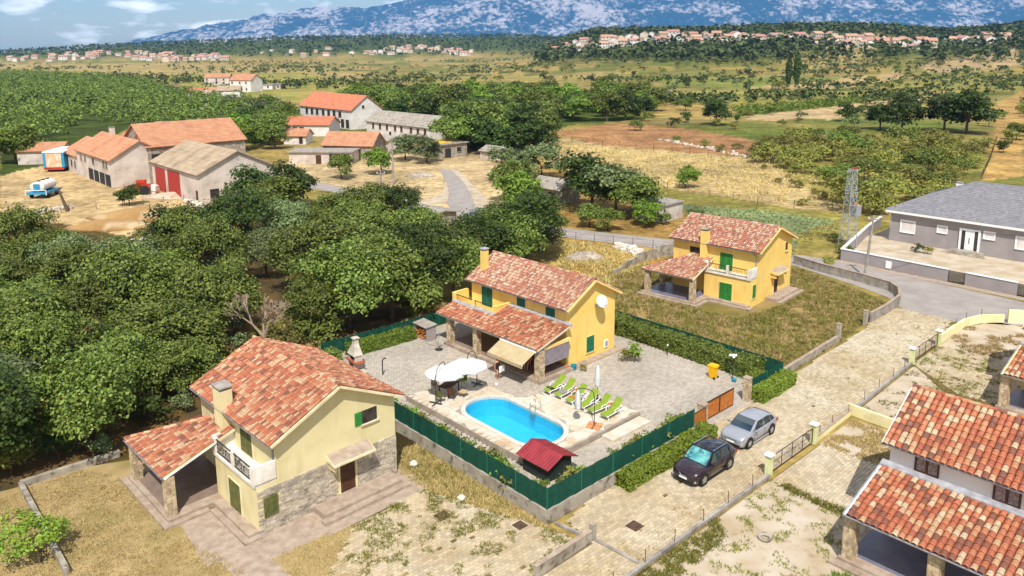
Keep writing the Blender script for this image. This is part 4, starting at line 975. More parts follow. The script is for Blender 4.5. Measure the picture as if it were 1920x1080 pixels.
def pool():
    t = thing('swimming_pool', 'oval swimming pool with bright blue water and white rim', 'swimming pool', F(PCa, PCb, .44), 0)
    def loc(p, z): q = F(*p)-F(PCa, PCb); return (q.x, q.y, z-.44)
    i_, o_ = stad(PW, PL), stad(PW+.32, PL+.32); n = len(i_); mb = MB()
    for k in range(n):
        j = (k+1) % n
        mb.quad([loc(i_[k], .5), loc(o_[k], .49), loc(o_[j], .49), loc(i_[j], .5)]); mb.quad([loc(o_[k], .42), loc(o_[j], .42), loc(o_[j], .49), loc(o_[k], .49)]); mb.quad([loc(i_[k], .3), loc(i_[k], .5), loc(i_[j], .5), loc(i_[j], .3)])
    mb.build('rim', 'pool_coping', t)
    mb = MB(); w_ = stad(PW+.005, PL+.005)
    for k in range(n): j = (k+1) % n; mb.quad([loc(w_[k], -.95), loc(w_[k], .42), loc(w_[j], .42), loc(w_[j], -.95)])
    mb.f.append(tuple(range(len(mb.v), len(mb.v)+n))); mb.m.append(0); mb.v += [loc(p, -.95) for p in w_]; mb.build('liner', 'pool_liner', t)
    m = bpy.data.materials.new('pool_water'); m.use_nodes = True; nt = m.node_tree; b = nt.nodes['Principled BSDF']; b.inputs['Base Color'].default_value = (.7, .97, 1, 1); b.inputs['Roughness'].default_value = .02
    b.inputs['Transmission Weight'].default_value = 1; b.inputs['IOR'].default_value = 1.33
    tcn = nt.nodes.new('ShaderNodeTexCoord'); nn = nt.nodes.new('ShaderNodeTexNoise'); nn.inputs['Scale'].default_value = 2.2; nn.inputs['Detail'].default_value = 3; nt.links.new(tcn.outputs['Object'], nn.inputs[0])
    bp = nt.nodes.new('ShaderNodeBump'); bp.inputs['Strength'].default_value = .12; bp.inputs['Distance'].default_value = .1; nt.links.new(nn.outputs[0], bp.inputs['Height']); nt.links.new(bp.outputs[0], b.inputs['Normal'])
    lp = nt.nodes.new('ShaderNodeBsdfTransparent'); lp.inputs[0].default_value = (.72, .98, 1, 1); ms = nt.nodes.new('ShaderNodeMixShader'); ms.inputs[0].default_value = .65
    nt.links.new(b.outputs[0], ms.inputs[1]); nt.links.new(lp.outputs[0], ms.inputs[2]); nt.links.new(ms.outputs[0], nt.nodes['Material Output'].inputs[0]); M['pool_water'] = m
    mb = MB(); mb.f.append(tuple(range(n))); mb.m.append(0); mb.v = [loc(p, .34) for p in w_]; mb.build('water', 'pool_water', t)
pool()

# ---------------------------------------------------------------- walls, fences, gates
mat('fence_net', lin('#0b4335'), lin('#0f4d3d'), 3, rough=.8, alpha=.86)
mat('fence_post', lin('#1c6b52'), rough=.5)
mat('varnished_wood', lin('#c07430'), lin('#a65f24'), 3, rough=.5, bump=.1, bscale=20)
mat('pale_yellow_wall', lin('#e9dfae'), lin('#d9cd98'), .6, bump=.2, c3=lin('#c3b686'), s3=1.1, lo3=.6, hi3=.8)
mat('rust', lin('#5a4638'), lin('#4a3428'), 3, rough=.8)
def wall_run(pts, h, th, m, name, label, cat='wall', cop=None, z0=0., steps=None):
    """a free wall along F-frame points, with a coping a little wider than itself"""
    t = thing(name, label, cat, (0, 0, 0))
    for i in range(len(pts)-1):
        p, q = Vector(pts[i]), Vector(pts[i+1]); d = (q-p).normalized(); s = Vector((-d.y, d.x, 0))*th/2
        e = d*(.0 if i == 0 else th/2*.0); hh = h[i] if isinstance(h, (list, tuple)) else h
        mb = MB(); mb.prism([tuple((p-s-e)[:2]), tuple((q-s)[:2]), tuple((q+s)[:2]), tuple((p+s-e)[:2])], z0, hh); w = mb.build('wall_panel', m, t)
        if cop: mb = MB(); s2 = s*(1+.06/th); mb.prism([tuple((p-s2)[:2]), tuple((q-s2)[:2]), tuple((q+s2)[:2]), tuple((p+s2)[:2])], hh+.001, hh+.05); mb.build('coping', cop, w)
    return t
# concrete retaining wall round the yard, with the green net fence standing on it
wall_run([F(0, 29.0), F(0, 0), F(14.3, 0)], .82, .2, 'old_concrete', 'yard_wall', 'stained concrete wall under the green netted fence of the pool yard')
def net_fence(pts, z0, z1, label, bay=2.45):
    t = thing('netted_fence', label, 'fence', (0, 0, 0), 0, 'green netted fences round the pool yard')
    for i in range(len(pts)-1):
        p, q = Vector(pts[i]), Vector(pts[i+1]); L = (q-p).length; n = max(1, round(L/bay)); d = (q-p)/n
        for k in range(n):
            a, b = p+d*k, p+d*(k+1); u = (b-a).normalized(); s = Vector((-u.y, u.x, 0))*.006
            mb = MB(); a2, b2 = a+u*.035, b-u*.035; m_ = 6
            for j in range(m_):      # net sagging a little between the wires
                x0, x1 = a2.lerp(b2, j/m_), a2.lerp(b2, (j+1)/m_); w0, w1 = (s*6*math.sin(j*2.1+k) if 0 < j else s*0), (s*6*math.sin((j+1)*2.1+k) if j+1 < m_ else s*0)
                mb.hexa([x0-s+w0+Vector((0,0,z0)), x1-s+w1+Vector((0,0,z0)), x1+s+w1+Vector((0,0,z0)), x0+s+w0+Vector((0,0,z0)), x0-s+w0+Vector((0,0,z1)), x1-s+w1+Vector((0,0,z1)), x1+s+w1+Vector((0,0,z1)), x0+s+w0+Vector((0,0,z1))])
            mb.build('net_panel', 'fence_net', t)
            for zz in (z0+.03, (z0+z1)/2, z1-.02): pass
        for k in range(n+1):
            if i > 0 and k == 0: continue
            a = p+d*k; mb = MB(); mb.tube(a+Vector((0,0,z0-.02)), a+Vector((0,0,z1+.04)), .028, n=6); mb.build('fence_post', 'fence_post', t)
    return t
net_fence([F(0, 29), F(0, .05), F(0, 0), F(13.4, 0)], .83, 2.06, 'dark green netted fence on the concrete wall in front of the pool')
net_fence([F(21.1, .55), F(25.8, .55), F(25.8, 17), F(25.8, 29)], .02, 1.5, 'dark green netted fence behind the tall hedge beside the yellow bin')
net_fence([F(2.5, 28.6), F(11.5, 28.2), F(17, 28.2)], .02, 1.3, 'low green netted fence in the shade of the trees behind the barbecue')
def gate():
    t = thing('wooden_gate', 'varnished orange-brown double gate of the pool yard with dark frame', 'gate', F(15.85, .8), 42.5)
    for k, x in enumerate((0, 1.76)):
        mb = MB(); mb.box(x, x+1.72, -.04, .0, .1, .16); mb.box(x, x+1.72, -.04, .0, 1.28, 1.34); mb.box(x, x+.06, -.04, .0, .16, 1.28); mb.box(x+1.66, x+1.72, -.04, .0, .16, 1.28); lf = mb.build('gate_leaf', 'brown_wood', t)
        for i in range(8): q = MB(); z = .165+i*.139; q.box(x+.062, x+1.658, -.032+(i % 2)*.002, -.008, z, z+.133); q.build('plank', 'varnished_wood', lf)
    mb = MB(); mb.box(-.05, 3.53, -.06, .02, 1.345, 1.38); mb.build('cap_rail', 'brown_wood', t)
    t = thing('wooden_side_panel', 'short varnished panel between the gate pillar and the green fence', 'fence panel', F(13.5, .35), 42.5)
    mb = MB(); mb.box(0, .05, -.04, 0, .03, 1.42); mb.box(1.72, 1.77, -.04, 0, .03, 1.42); mb.box(0, 1.77, -.05, .01, 1.421, 1.46); mb.build('frame', 'brown_wood', t)
    for i in range(9): q = MB(); q.box(.052, 1.718, -.03, -.008, .05+i*.152, .196+i*.152); q.build('plank', 'varnished_wood', t)
gate()
def stonepost(a, b, h, s, label):
    t = thing('gate_pillar', label, 'pillar', F(a, b), 42.5, 'stone gate pillars of the pool yard'); stone_pillar(t, 0, 0, 0, h, s, 'pillar_core')
    mb = MB(); mb.box(-s/2-.04, s/2+.04, -s/2-.04, s/2+.04, h+.001, h+.07); mb.build('pillar_cap', 'pale_slab', t)
stonepost(15.5, .75, 1.42, .5, 'stone gate pillar between the varnished gate and the short wooden panel')
stonepost(20.75, .55, 1.75, .45, 'stone gate pillar at the end of the clipped hedge by the open gateway')
# walls along the lane
wall_run([F(26.1, .9), F(32, 1.1), F(36.4, 1.25)], .55, .22, 'old_concrete', 'low_lane_wall', 'low whitish wall along the lane below the weedy lot', cop='pale_slab')
for a, b, h, l in ((36.75, 1.35, 1.5, 'whitish concrete gate post at the end of the low lane wall'), (42.2, 1.4, 1.35, 'whitish concrete gate post beside the curved wall')):
    t = thing('concrete_post', l, 'gate post', F(a, b), 42.5); mb = MB(); mb.box(-.16, .16, -.16, .16, 0, h); mb.build('shaft', 'old_concrete', t); mb = MB(); mb.box(-.19, .19, -.19, .19, h, h+.07); mb.build('pillar_cap', 'pale_slab', t)
wall_run([P(*p) for p in ((1632,605),(1662,588),(1686,570),(1684,556),(1668,545),(1610,528),(1540,510),(1488,494))], .95, .2, 'concrete', 'curved_garden_wall', 'pale curving wall along the road round the yellow villa garden', cop='pale_slab')
wall_run([P(*p) for p in ((1265,478),(1230,484),(1195,494),(1172,506),(1150,514))], [1.5,1.2,.9,.5], .22, 'old_concrete', 'stepped_wall', 'stained wall stepping down behind the tiled corner porch')
wall_run([F(-3.5,-2.66), F(.55,-2.6)], .62, .2, 'old_concrete', 'entrance_wall', 'short stained wall at the entrance of the cream villa lot', cop='pale_slab')
wall_run([F(-19.9,13), F(-19.85,23.4)], .4, .25, 'old_concrete', 'lawn_edge_wall', 'low concrete edge wall at the left of the brown lawn', 'wall')
wall_run([F(-19.85,23.5), F(-14.5,23.35)], .4, .3, 'old_concrete', 'lawn_back_wall', 'low concrete edge wall between the brown lawn and the wood', 'wall')
wall_run([F(.62,-2.35), F(.3,-.3)], .14, .16, 'concrete', 'entrance_kerb', 'thin concrete kerb running from the wall corner to the entrance post', 'kerb')
wall_run([F(.75,-2.75), F(.9,-5.4)], .14, .16, 'concrete', 'threshold_kerb', 'thin concrete kerb across the end of the lane', 'kerb')
t = thing('entrance_post', 'short square concrete post at the end of the entrance wall', 'post', F(.72, -2.58), 42.5); mb = MB(); mb.box(-.14, .14, -.13, .13, 0, .9); mb.build('shaft', 'concrete', t); mb = MB(); mb.box(-.16, .16, -.15, .15, .9, .95); mb.build('post_cap', 'pale_slab', t)
wall_run([F(-2.0,-5.75), F(12.75,-5.72)], .24, .2, 'concrete', 'lane_kerb', 'low concrete kerb wall with thin rusty posts along the sandy lot')
wall_run([F(18.65,-5.62), F(23.9,-5.45)], .42, .2, 'pale_yellow_wall', 'cream_low_wall', 'low cream wall between the two wire gates', cop='pale_slab')
wall_run([F(24.1,-5.3), F(23.8,-9.6)], .75, .2, 'pale_yellow_wall', 'cream_divider_wall', 'cream wall dividing two sandy lots beside the white house roof')
wall_run([F(24.2,-5.4), F(35.9,-4.95)], .24, .2, 'concrete', 'lane_kerb', 'low concrete kerb wall in front of the weedy forecourt gate')
wall_run([F(41.9,-4.85), F(45.5,-4.8), F(48.2,-4.9), F(50.4,-5.5), F(52,-6.9)], .75, .22, 'pale_yellow_wall', 'curved_cream_wall', 'cream wall curving round the corner of lane and road')
wall_run([F(52.1,-7.2), F(54.0,-9.6), F(53.5,-12.5)], 1.25, .22, 'pale_yellow_wall', 'tall_cream_wall', 'taller cream wall stepping up along the asphalt road')
mat('gate_post_paint', lin('#d6d8a4'), lin('#c2c58e'), 2.)
def wire_gate(a0, a1, b, label):
    t = thing('wire_gate', label, 'gate', F(a0, b), 42.5, 'dark wire gates along the lane'); w = a1-a0
    for x in (0, w):
        q = MB(); q.box(x-.17, x+.17, -.17, .17, 0, 1.3); pst = q.build('gate_post', 'gate_post_paint', t); q = MB(); q.box(x-.25, x+.25, -.25, .25, 1.301, 1.38); q.hexa([(x-.25,-.25,1.38),(x+.25,-.25,1.38),(x+.25,.25,1.38),(x-.25,.25,1.38),(x-.04,-.04,1.47),(x+.04,-.04,1.47),(x+.04,.04,1.47),(x-.04,.04,1.47)]); q.build('post_cap', 'white_paint', pst)
    q = MB(); x0, x1 = .2, w-.2
    for z in (.12, 1.12): q.tube((x0, 0, z), (x1, 0, z), .025)
    for i in range(5): x = x0+(x1-x0)*i/4; q.tube((x, 0, .12), (x, 0, 1.12), .022 if i % 2 else .027)
    q.build('gate_frame', 'rust', t); q = MB()
    n = int((x1-x0)/.12)
    for i in range(n): x = x0+(x1-x0)*i/n; q.tube((x, 0, .12), (x, 0, 1.12), .004, n=3)
    for i in range(8): z = .2+i*.115; q.tube((x0, 0, z), (x1, 0, z), .004, n=3)
    q.build('wire_mesh', 'rust', t)
wire_gate(12.9, 18.45, -5.6, 'dark wire gate with white-capped posts in front of the white house')
wire_gate(36.1, 41.75, -4.9, 'dark wire gate with white-capped posts in front of the weedy forecourt')
def rods(spots, label, hh=.95):
    t0 = None
    for a, b in spots:
        l = random.uniform(-3, 3); 
        if t0 is None:
            mb = MB(); mb.tube((0, 0, 0), (0, 0, hh), .022, n=5); t0 = mb.build('fence_rod', 'rust', None, label, 'fence post', 'thin rusty posts along the lane', loc=F(a, b)); o = t0
        else: o = dup(t0, F(a, b))
        o.rotation_euler = (R(l), R(random.uniform(-3, 3)), 0)
rods([(-1.4,-5.75),(1.0,-5.75),(3.4,-5.74),(6.0,-5.74),(8.4,-5.73),(10.9,-5.73)], 'thin rusty fence post on the kerb between lane and sandy lot')
rods([(19.3,-5.6),(21.2,-5.55),(23.6,-5.5),(26.5,-5.35),(29.3,-5.2),(32,-5.1),(34.5,-5)], 'thin rusty fence post on the low wall beyond the first wire gate')
rods([(43.5,-4.8),(46,-4.8),(48.3,-4.9),(50.4,-5.5),(52.2,-7.2),(53.6,-9.2),(54.2,-11)], 'thin rusty fence post on the curved cream wall', 1.3)
# bungalow's wall
def bwall():
    t = thing('grey_boundary_wall', 'grey rendered wall with white coping and dark slatted gates before the bungalow', 'wall', GN, GDEG)
    runs = [((-.1,-13.9),(11.6,-14.25),1.35), ((13.3,-14.3),(18.1,-14.45),1.35), ((19.8,-14.5),(30,-14.8),1.35), ((-.1,-13.9),(-3.0,0),1.3), ((-3.0,0),(-4.2,7.5),1.3)]
    for (a0, b0), (a1, b1), h in runs:
        p, q = Vector((a0, b0, 0)), Vector((a1, b1, 0)); d = (q-p).normalized(); s = Vector((-d.y, d.x, 0))*.11
        mb = MB(); mb.prism([tuple((p-s)[:2]), tuple((q-s)[:2]), tuple((q+s)[:2]), tuple((p+s)[:2])], 0, h); w = mb.build('wall_panel', 'grey_plaster', t)
        s = s*1.6; mb = MB(); mb.prism([tuple((p-s)[:2]), tuple((q-s)[:2]), tuple((q+s)[:2]), tuple((p+s)[:2])], h+.001, h+.08); mb.build('coping', 'white_paint', w)
    for a0, a1, b in ((11.65, 13.25, -14.28), (18.15, 19.75, -14.48)):
        q = MB(); q.box(a0, a0+.05, b-.02, b+.02, .1, 1.3); q.box(a1-.05, a1, b-.02, b+.02, .1, 1.3); g = q.build('slatted_gate', 'dark_frame', t)
        for i in range(11): q = MB(); q.box(a0+.052, a1-.052, b-.015, b+.015, .12+i*.108, .2+i*.108); q.build('slat', 'dark_frame', g)
    q = MB(); q.box(5.1, 5.75, -14.25, -14.15, .15, 1.0); q.box(5.15, 5.3, -14.28, -14.25, .2, .95); q.build('meter_box', 'white_paint', t)
bwall()
# ---------------------------------------------------------------- things in the yard
mat('umbrella_cloth', (.68, .67, .65), (.6, .59, .57), 2., rough=.8)
mat('lime_cloth', lin('#85992e'), lin('#748a28'), 2.5, rough=.85)
mat('dark_bronze', lin('#4a4a48'), rough=.4, metal=.4)
mat('orange_wood', lin('#b5622c'), lin('#9a4f22'), 4, rough=.6)
mat('terracotta', lin('#d98d5e'), lin('#c97c4e'), 3)
mat('skin', lin('#c98e68'), lin('#bd8058'), 6, rough=.6)
mat('hair', lin('#2c1d14'), rough=.6)
mat('dark_swimsuit', lin('#2a1d22'), rough=.7)
mat('red_cloth', lin('#b5573a'), rough=.8)
mat('bin_yellow', lin('#f0b808'), lin('#e0a800'), 2, rough=.45)
mat('shed_red', lin('#98393f'), lin('#863036'), 2, rough=.5)
mat('shed_green', lin('#22302a'), lin('#1c2822'), 3, rough=.7)
mat('teal_plastic', lin('#1f7f8e'), rough=.4)
mat('firewood', lin('#b5763c'), lin('#8a5a2e'), 5, island=.35)
mat('bbq_stone', lin('#c9bfae'), lin('#aa9f8e'), 3, bump=.3)
mat('brick_red', lin('#a55a3c'), lin('#8d4a32'), 5, bump=.3)
mat('bbq_black', (.02, .018, .016))  # near-black for the barbecue's fire opening and wood store
mat('steel', (.6, .6, .6), rough=.2, metal=.9)
TZ = .455
def lounger(loc, label):
    t = thing('sun_lounger', label, 'sun lounger', loc, 42.5, 'white sun loungers with lime green cushions beside the pool')
    mb = MB(); 
    for y in (-.31, .31):
        mb.path([(0, y, .3), (1.25, y, .32), (1.9, y, .36)], .028)
    for x in (.02, .45, .85, 1.25): mb.tube((x, -.31, .3), (x, .31, .3), .02)
    mb.build('frame', 'white_plastic', t)
    for x, y in ((.12, -.31), (.12, .31), (1.5, -.31), (1.5, .31)): q = MB(); q.path([(x, y, .3), (x+.06, y*1.05, 0)], .03); q.build('leg', 'white_plastic', t)
    for y in (-.36, .36): q = MB(); q.path([(.75, y, .3), (.85, y, .52), (1.2, y, .55), (1.38, y, .34)], .028); q.build('armrest', 'white_plastic', t)
    def pad(secs): 
        q = MB(); q.loft([[(x, -.29, z), (x, -.2, z+.055), (x, .2, z+.055), (x, .29, z), (x, .2, z-.02), (x, -.2, z-.02)] for x, z in secs]); return q
    pad([(0, .33), (.1, .36), (.3, .365), (.33, .35), (.36, .365), (.6, .365), (.63, .35), (.66, .365), (1.12, .37)]).build('seat_cushion', 'lime_cloth', t)
    pad([(1.13, .37), (1.2, .42), (1.45, .62), (1.47, .62), (1.5, .66), (1.8, .9), (1.86, .93)]).build('back_cushion', 'lime_cloth', t)
    q = MB(); q.path([(1.3, -.28, .33), (1.62, -.25, .7)], .018); q.path([(1.3, .28, .33), (1.62, .25, .7)], .018); q.build('back_support', 'white_plastic', t); return t
lb = [10.45, 9.4, 8.25, 7.1, 6.2, 5.1]
lab = ['lime green sun lounger with dark towel at the far end of the row', 'lime green sun lounger second from the far end, draped with a black and white towel', 'lime green sun lounger with an orange mat on its foot end', 'lime green sun lounger just behind the hanging closed parasol', 'lime green sun lounger behind the black parasol pole', 'lime green sun lounger nearest the terrace steps']
L0 = None
for i, (b, l) in enumerate(zip(lb, lab)):
    if L0 is None: L0 = lounger(F(10.35, b, TZ), l); o = L0
    else: o = dup(L0, F(10.35+random.uniform(-.1, .1), b, TZ), 42.5+random.uniform(-4, 4), l)
def towel(i, m, label, x=.1, w=.5):
    mb = MB(); mb.loft([[(x+k*.11, -.3, .405+.01*math.sin(k*2)), (x+k*.11, .3, .405-.01*math.sin(k)), (x+k*.11, .3, .418-.01*math.sin(k)), (x+k*.11, -.3, .418+.01*math.sin(k*2))] for k in range(int(w/.11)+1)])
    mb.build('beach_towel', m, None, label, 'towel', loc=F(10.38, lb[i], TZ+.01), rz=42.5)
towel(0, 'dark_swimsuit', 'dark towel lying on the far green lounger', .25, .35); towel(1, 'blind_cloth', 'grey and black towel on the second far lounger', .35, .55); towel(2, 'orange_wood', 'orange brown mat lying on the third green lounger', .3, .4)
def low_table(loc, label):
    t = thing('side_table', label, 'side table', loc, 42.5, 'small orange-brown tables between the loungers'); mb = MB(); mb.box(-.24, .24, -.24, .24, .38, .42); mb.build('tabletop', 'orange_wood', t)
    for x in (-.2, .2):
        for y in (-.2, .2): q = MB(); q.box(x-.025, x+.025, y-.025, y+.025, 0, .38); q.build('leg', 'orange_wood', t)
low_table(F(11.9, 8.85, TZ), 'small orange brown table between the second and third far loungers'); low_table(F(11.95, 5.65, TZ), 'small orange brown table between the two nearest loungers')
def canopy(mb, r, h, n=8, sag=.05, sub=3):
    for k in range(n):
        t0, t1 = 2*math.pi*k/n, 2*math.pi*(k+1)/n
        for i in range(sub):
            r0, r1 = r*i/sub, r*(i+1)/sub
            def pt(rr, t, mid): return (rr*math.cos(t)*(1 if not mid else .96), rr*math.sin(t)*(1 if not mid else .96), -h*(rr/r)**1.25 - (sag*(rr/r) if mid else 0))
            tm = (t0+t1)/2
            for a, b, ma, mb_ in ((t0, tm, 0, 1), (tm, t1, 1, 0)):
                if i == 0: mb.quad([(0, 0, 0), pt(r1, a, ma), pt(r1, b, mb_)])
                else: mb.quad([pt(r0, a, ma), pt(r1, a, ma), pt(r1, b, mb_), pt(r0, b, mb_)])
        q0, q1 = (r*math.cos(t0), r*math.sin(t0), -h), (r*math.cos(t1), r*math.sin(t1), -h)
        mb.quad([q0, q1, (q1[0], q1[1], -h-.12), (q0[0], q0[1], -h-.12)])
def canti_open(base, centre, ztop, r, label):
    t = thing('cantilever_umbrella', label, 'umbrella', base, 0, 'open white cantilever umbrellas over the table'); d = centre-base; d.z = 0; L = d.length; t.rotation_euler = (0, 0, math.atan2(d.y, d.x))
    H = ztop-base.z
    q = MB(); q.box(-.5, .5, -.05, .05, 0, .05); q.build('base_bar', 'dark_bronze', t); q = MB(); q.box(-.05, .05, -.5, .5, .051, .1); q.build('base_bar', 'dark_bronze', t)
    q = MB(); q.tube((0, 0, .1), (0, 0, H-.25), .035, n=8); q.build('pole', 'dark_bronze', t)
    q = MB(); pts = [(-.12, 0, H-.9), (.0, 0, H-.35), (.3, 0, H+.18), (L*.55, 0, H+.42), (L*.9, 0, H+.36), (L, 0, H+.12)]; q.path(pts, .028, 8); q.build('arm', 'dark_bronze', t)
    q = MB(); canopy(q, r, .5); c = q.build('canopy', 'umbrella_cloth', t, loc=(L, 0, H)); c.rotation_euler = (0, 0, .25)
    q = MB(); q.tube((0, 0, -.55), (0, 0, .16), .03, n=8); q.build('hub', 'dark_bronze', c)
    for k in range(8): a = 2*math.pi*k/8; q = MB(); q.tube((0, 0, -.1), (r*.97*math.cos(a), r*.97*math.sin(a), -.56), .012, n=4); q.build('rib', 'dark_bronze', c)
canti_open(F(3.75, 14.75, TZ), F(5.05, 15.3, 0), 2.75, 1.46, 'open white cantilever umbrella with its pole beside the terrace edge')
canti_open(F(7.9, 15.2, TZ), F(6.75, 14.85, 0), 2.9, 1.46, 'open white cantilever umbrella with its pole nearest the porch')
def folded(mb, h0, h1, r):
    n = 12; prof = [(0., .03), (.15, r*.55), (.55, r*.85), (.8, r), (.93, r*.75), (1., r*.95)]
    secs = []
    for f, rr in prof: z = h1+(h0-h1)*f; secs.append([(rr*(1 if k % 2 else .55)*math.cos(2*math.pi*k/n), rr*(1 if k % 2 else .55)*math.sin(2*math.pi*k/n), z) for k in range(n)])
    mb.loft(secs)
t = thing('closed_parasol', 'tall white closed parasol on a pole behind the green loungers', 'parasol', F(12.35, 7.3, TZ))
q = MB(); q.box(-.3, .3, -.3, .3, 0, .08); q.build('base', 'dark_bronze', t); q = MB(); q.tube((0, 0, .08), (0, 0, 2.75), .025, n=8); q.build('pole', 'dark_bronze', t); q = MB(); folded(q, 1.1, 2.7, .26); q.build('canopy', 'umbrella_cloth', t, smooth=True)
t = thing('closed_cantilever_parasol', 'folded white parasol hanging from a black cantilever pole by the pool', 'parasol', F(9.35, 4.95, TZ), 0)
d = F(8.9, 6.0)-F(9.35, 4.95); L = d.length; t.rotation_euler = (0, 0, math.atan2(d.y, d.x))
q = MB(); q.path([(0, 0, .05), (0, 0, 1.95), (.08, 0, 2.35), (.3, 0, 2.5), (L*.7, 0, 2.52), (L, 0, 2.4)], .03, 8); q.build('pole', 'dark_bronze', t)
q = MB(); q.box(-.5, .5, -.025, .025, 0, .05); q.box(-.025, .025, -.5, -.026, 0, .05); q.box(-.025, .025, .026, .5, 0, .05); q.build('base_cross', 'dark_bronze', t)
for x in (-1, 1):
    for y in (-1, 1): q = MB(); x0, y0 = (.04 if x > 0 else -.46), (.04 if y > 0 else -.46); q.box(x0, x0+.42, y0, y0+.42, .002, .07); q.build('ballast_slab', 'terracotta', t)
q = MB(); folded(q, -1.35, 0, .27); q.build('canopy', 'umbrella_cloth', t, smooth=True, loc=(L, 0, 2.35))
# dining table, chairs
def table():
    t = thing('dining_table', 'brown wooden dining table under the white umbrellas', 'table', F(5.5, 15.45, TZ), 42.5+20); mb = MB()
    for i in range(5): mb.box(-.8, .8, -.45+i*.18, -.28+i*.18, .71, .745)
    mb.build('tabletop', 'brown_wood', t)
    for x in (-.7, .7):
        for y in (-.36, .36): q = MB(); q.box(x-.035, x+.035, y-.035, y+.035, 0, .71); q.build('leg', 'brown_wood', t)
table()
def chair(loc, rz, cloth, label):
    t = thing('garden_chair', label, 'chair', loc, rz, 'garden chairs round the dining table')
    for x in (-.22, .22):
        for y in (-.22, .22): q = MB(); q.tube((x, y, 0), (x*.95, y, .43 if y < 0 else .9), .02); q.build('leg', 'brown_wood', t)
    q = MB(); q.box(-.24, .24, -.24, .24, .43, .5); q.build('seat', cloth, t); q = MB(); q.hexa([(-.23, .19, .52), (.23, .19, .52), (.23, .24, .52), (-.23, .24, .52), (-.23, .24, .95), (.23, .24, .95), (.23, .29, .95), (-.23, .29, .95)]); q.build('backrest', cloth, t)
    for x in (-.26, .26): q = MB(); q.box(x-.02, x+.02, -.22, .22, .64, .67); q.build('armrest', 'brown_wood', t)
chair(F(4.15, 14.75, TZ), 140, 'olive_shutter', 'garden chair with olive cushions beside the umbrella pole at the terrace edge')
chair(F(7.0, 15.75, TZ), -60, 'lime_cloth', 'garden chair with lime cushion at the porch end of the table')
chair(F(6.25, 16.2, TZ), -20, 'awning_cloth', 'garden chair with beige cushion behind the table')
chair(F(4.9, 16.35, TZ), 20, 'awning_cloth', 'garden chair with beige cushion by the far corner of the table')
chair(F(5.0, 14.55, TZ), 170, 'brown_wood', 'garden chair with brown cushion in front of the table')
t = thing('footstool', 'small cream footstool on brown legs in front of the dining table', 'footstool', F(5.9, 14.35, TZ), 60)
q = MB(); q.box(-.27, .27, -.25, .25, .34, .41); q.build('cushion', 'awning_cloth', t)
for x in (-.22, .22):
    for y in (-.2, .2): q = MB(); q.tube((x, y, 0), (x, y, .34), .02); q.build('leg', 'brown_wood', t)
# pool ladder
t = thing('pool_ladder', 'shiny steel pool ladder with two hoops at the far pool edge', 'ladder', F(8.02, 9.2, TZ), 42.5)
for y in (-.25, .25):
    q = MB(); q.path([(.35, y, 0), (.35, y, .55), (.25, y, .72), (.05, y, .74), (-.12, y, .6), (-.22, y, .2), (-.24, y, -.9)], .022, 8); q.build('handrail', 'steel', t)
for z in (-.15, -.45, -.75): q = MB(); q.box(-.3, -.18, -.25, .25, z, z+.03); q.build('rung', 'steel', t)
# tool shed
def shed():
    t = thing('garden_shed', 'small dark green shed with a red ribbed roof in the yard corner', 'shed', F(2.75, 2.7), 42.5)
    mb = MB(); gable_body(mb, 0, 2.0, 0, 2.1, .02, 1.07, 1.45); mb.build('wall', 'shed_green', t)
    for s in (0, 1):
        x0 = -.28 if s == 0 else 2.28; ze, zr = 1.03, 1.55; v = Vector((1.0-x0, 0, zr-ze)); S = v.length
        rf = slab_roof('roof', t, (x0, -.3, ze), (0, 1, 0), v, 2.7, S, .04, 'shed_red'); q = MB(); n = 13; N = Vector((0, 1, 0)).cross(v.normalized()); N = N if N.z > 0 else -N
        for i in range(n): y = -.3+2.7*i/(n-1)-.02; a = Vector((x0, y, ze)); q.extr([a+N*.001, a+Vector((0, .04, 0))+N*.001, a+Vector((0, .04, 0))+v+N*.001, a+v+N*.001], N*.03)
        q.build('roof_ribs', 'shed_red', rf, kind='stuff')
    q = MB(); q.box(.55, 1.4, -.03, -.003, .05, 1.1); d = q.build('door', 'shed_green', t); q = MB(); q.tube((1.3, -.06, .55), (1.3, -.06, .7), .015); q.build('handle', 'steel', d)
shed()
# yellow wheelie bin
t = thing('wheelie_bin', 'bright yellow wheelie bin by the hedge inside the gateway', 'bin', F(22.35, 4.4, .03), 42.5+180)
q = MB(); q.loft([[(-.2,-.2,.06),(.2,-.2,.06),(.2,.24,.06),(-.2,.24,.06)], [(-.28,-.3,.95),(.28,-.3,.95),(.28,.3,.95),(-.28,.3,.95)]]); q.box(-.3, .3, -.32, .32, .951, .99); q.build('body', 'bin_yellow', t)
q = MB(); q.loft([[(-.31,-.34,.991),(.31,-.34,.991),(.31,.34,.991),(-.31,.34,.991)], [(-.29,-.3,1.07),(.29,-.3,1.07),(.29,.32,1.09),(-.29,.32,1.09)]]); q.build('lid', 'bin_yellow', t)
for x in (-.25, .25): q = MB(); q.tube((x-.03, .26, .1), (x+.03, .26, .1), .1, n=14); q.build('wheel', 'black_rubber', t)
q = MB(); q.tube((-.26, .38, 1.0), (.26, .38, 1.0), .02); q.build('handle', 'bin_yellow', t)
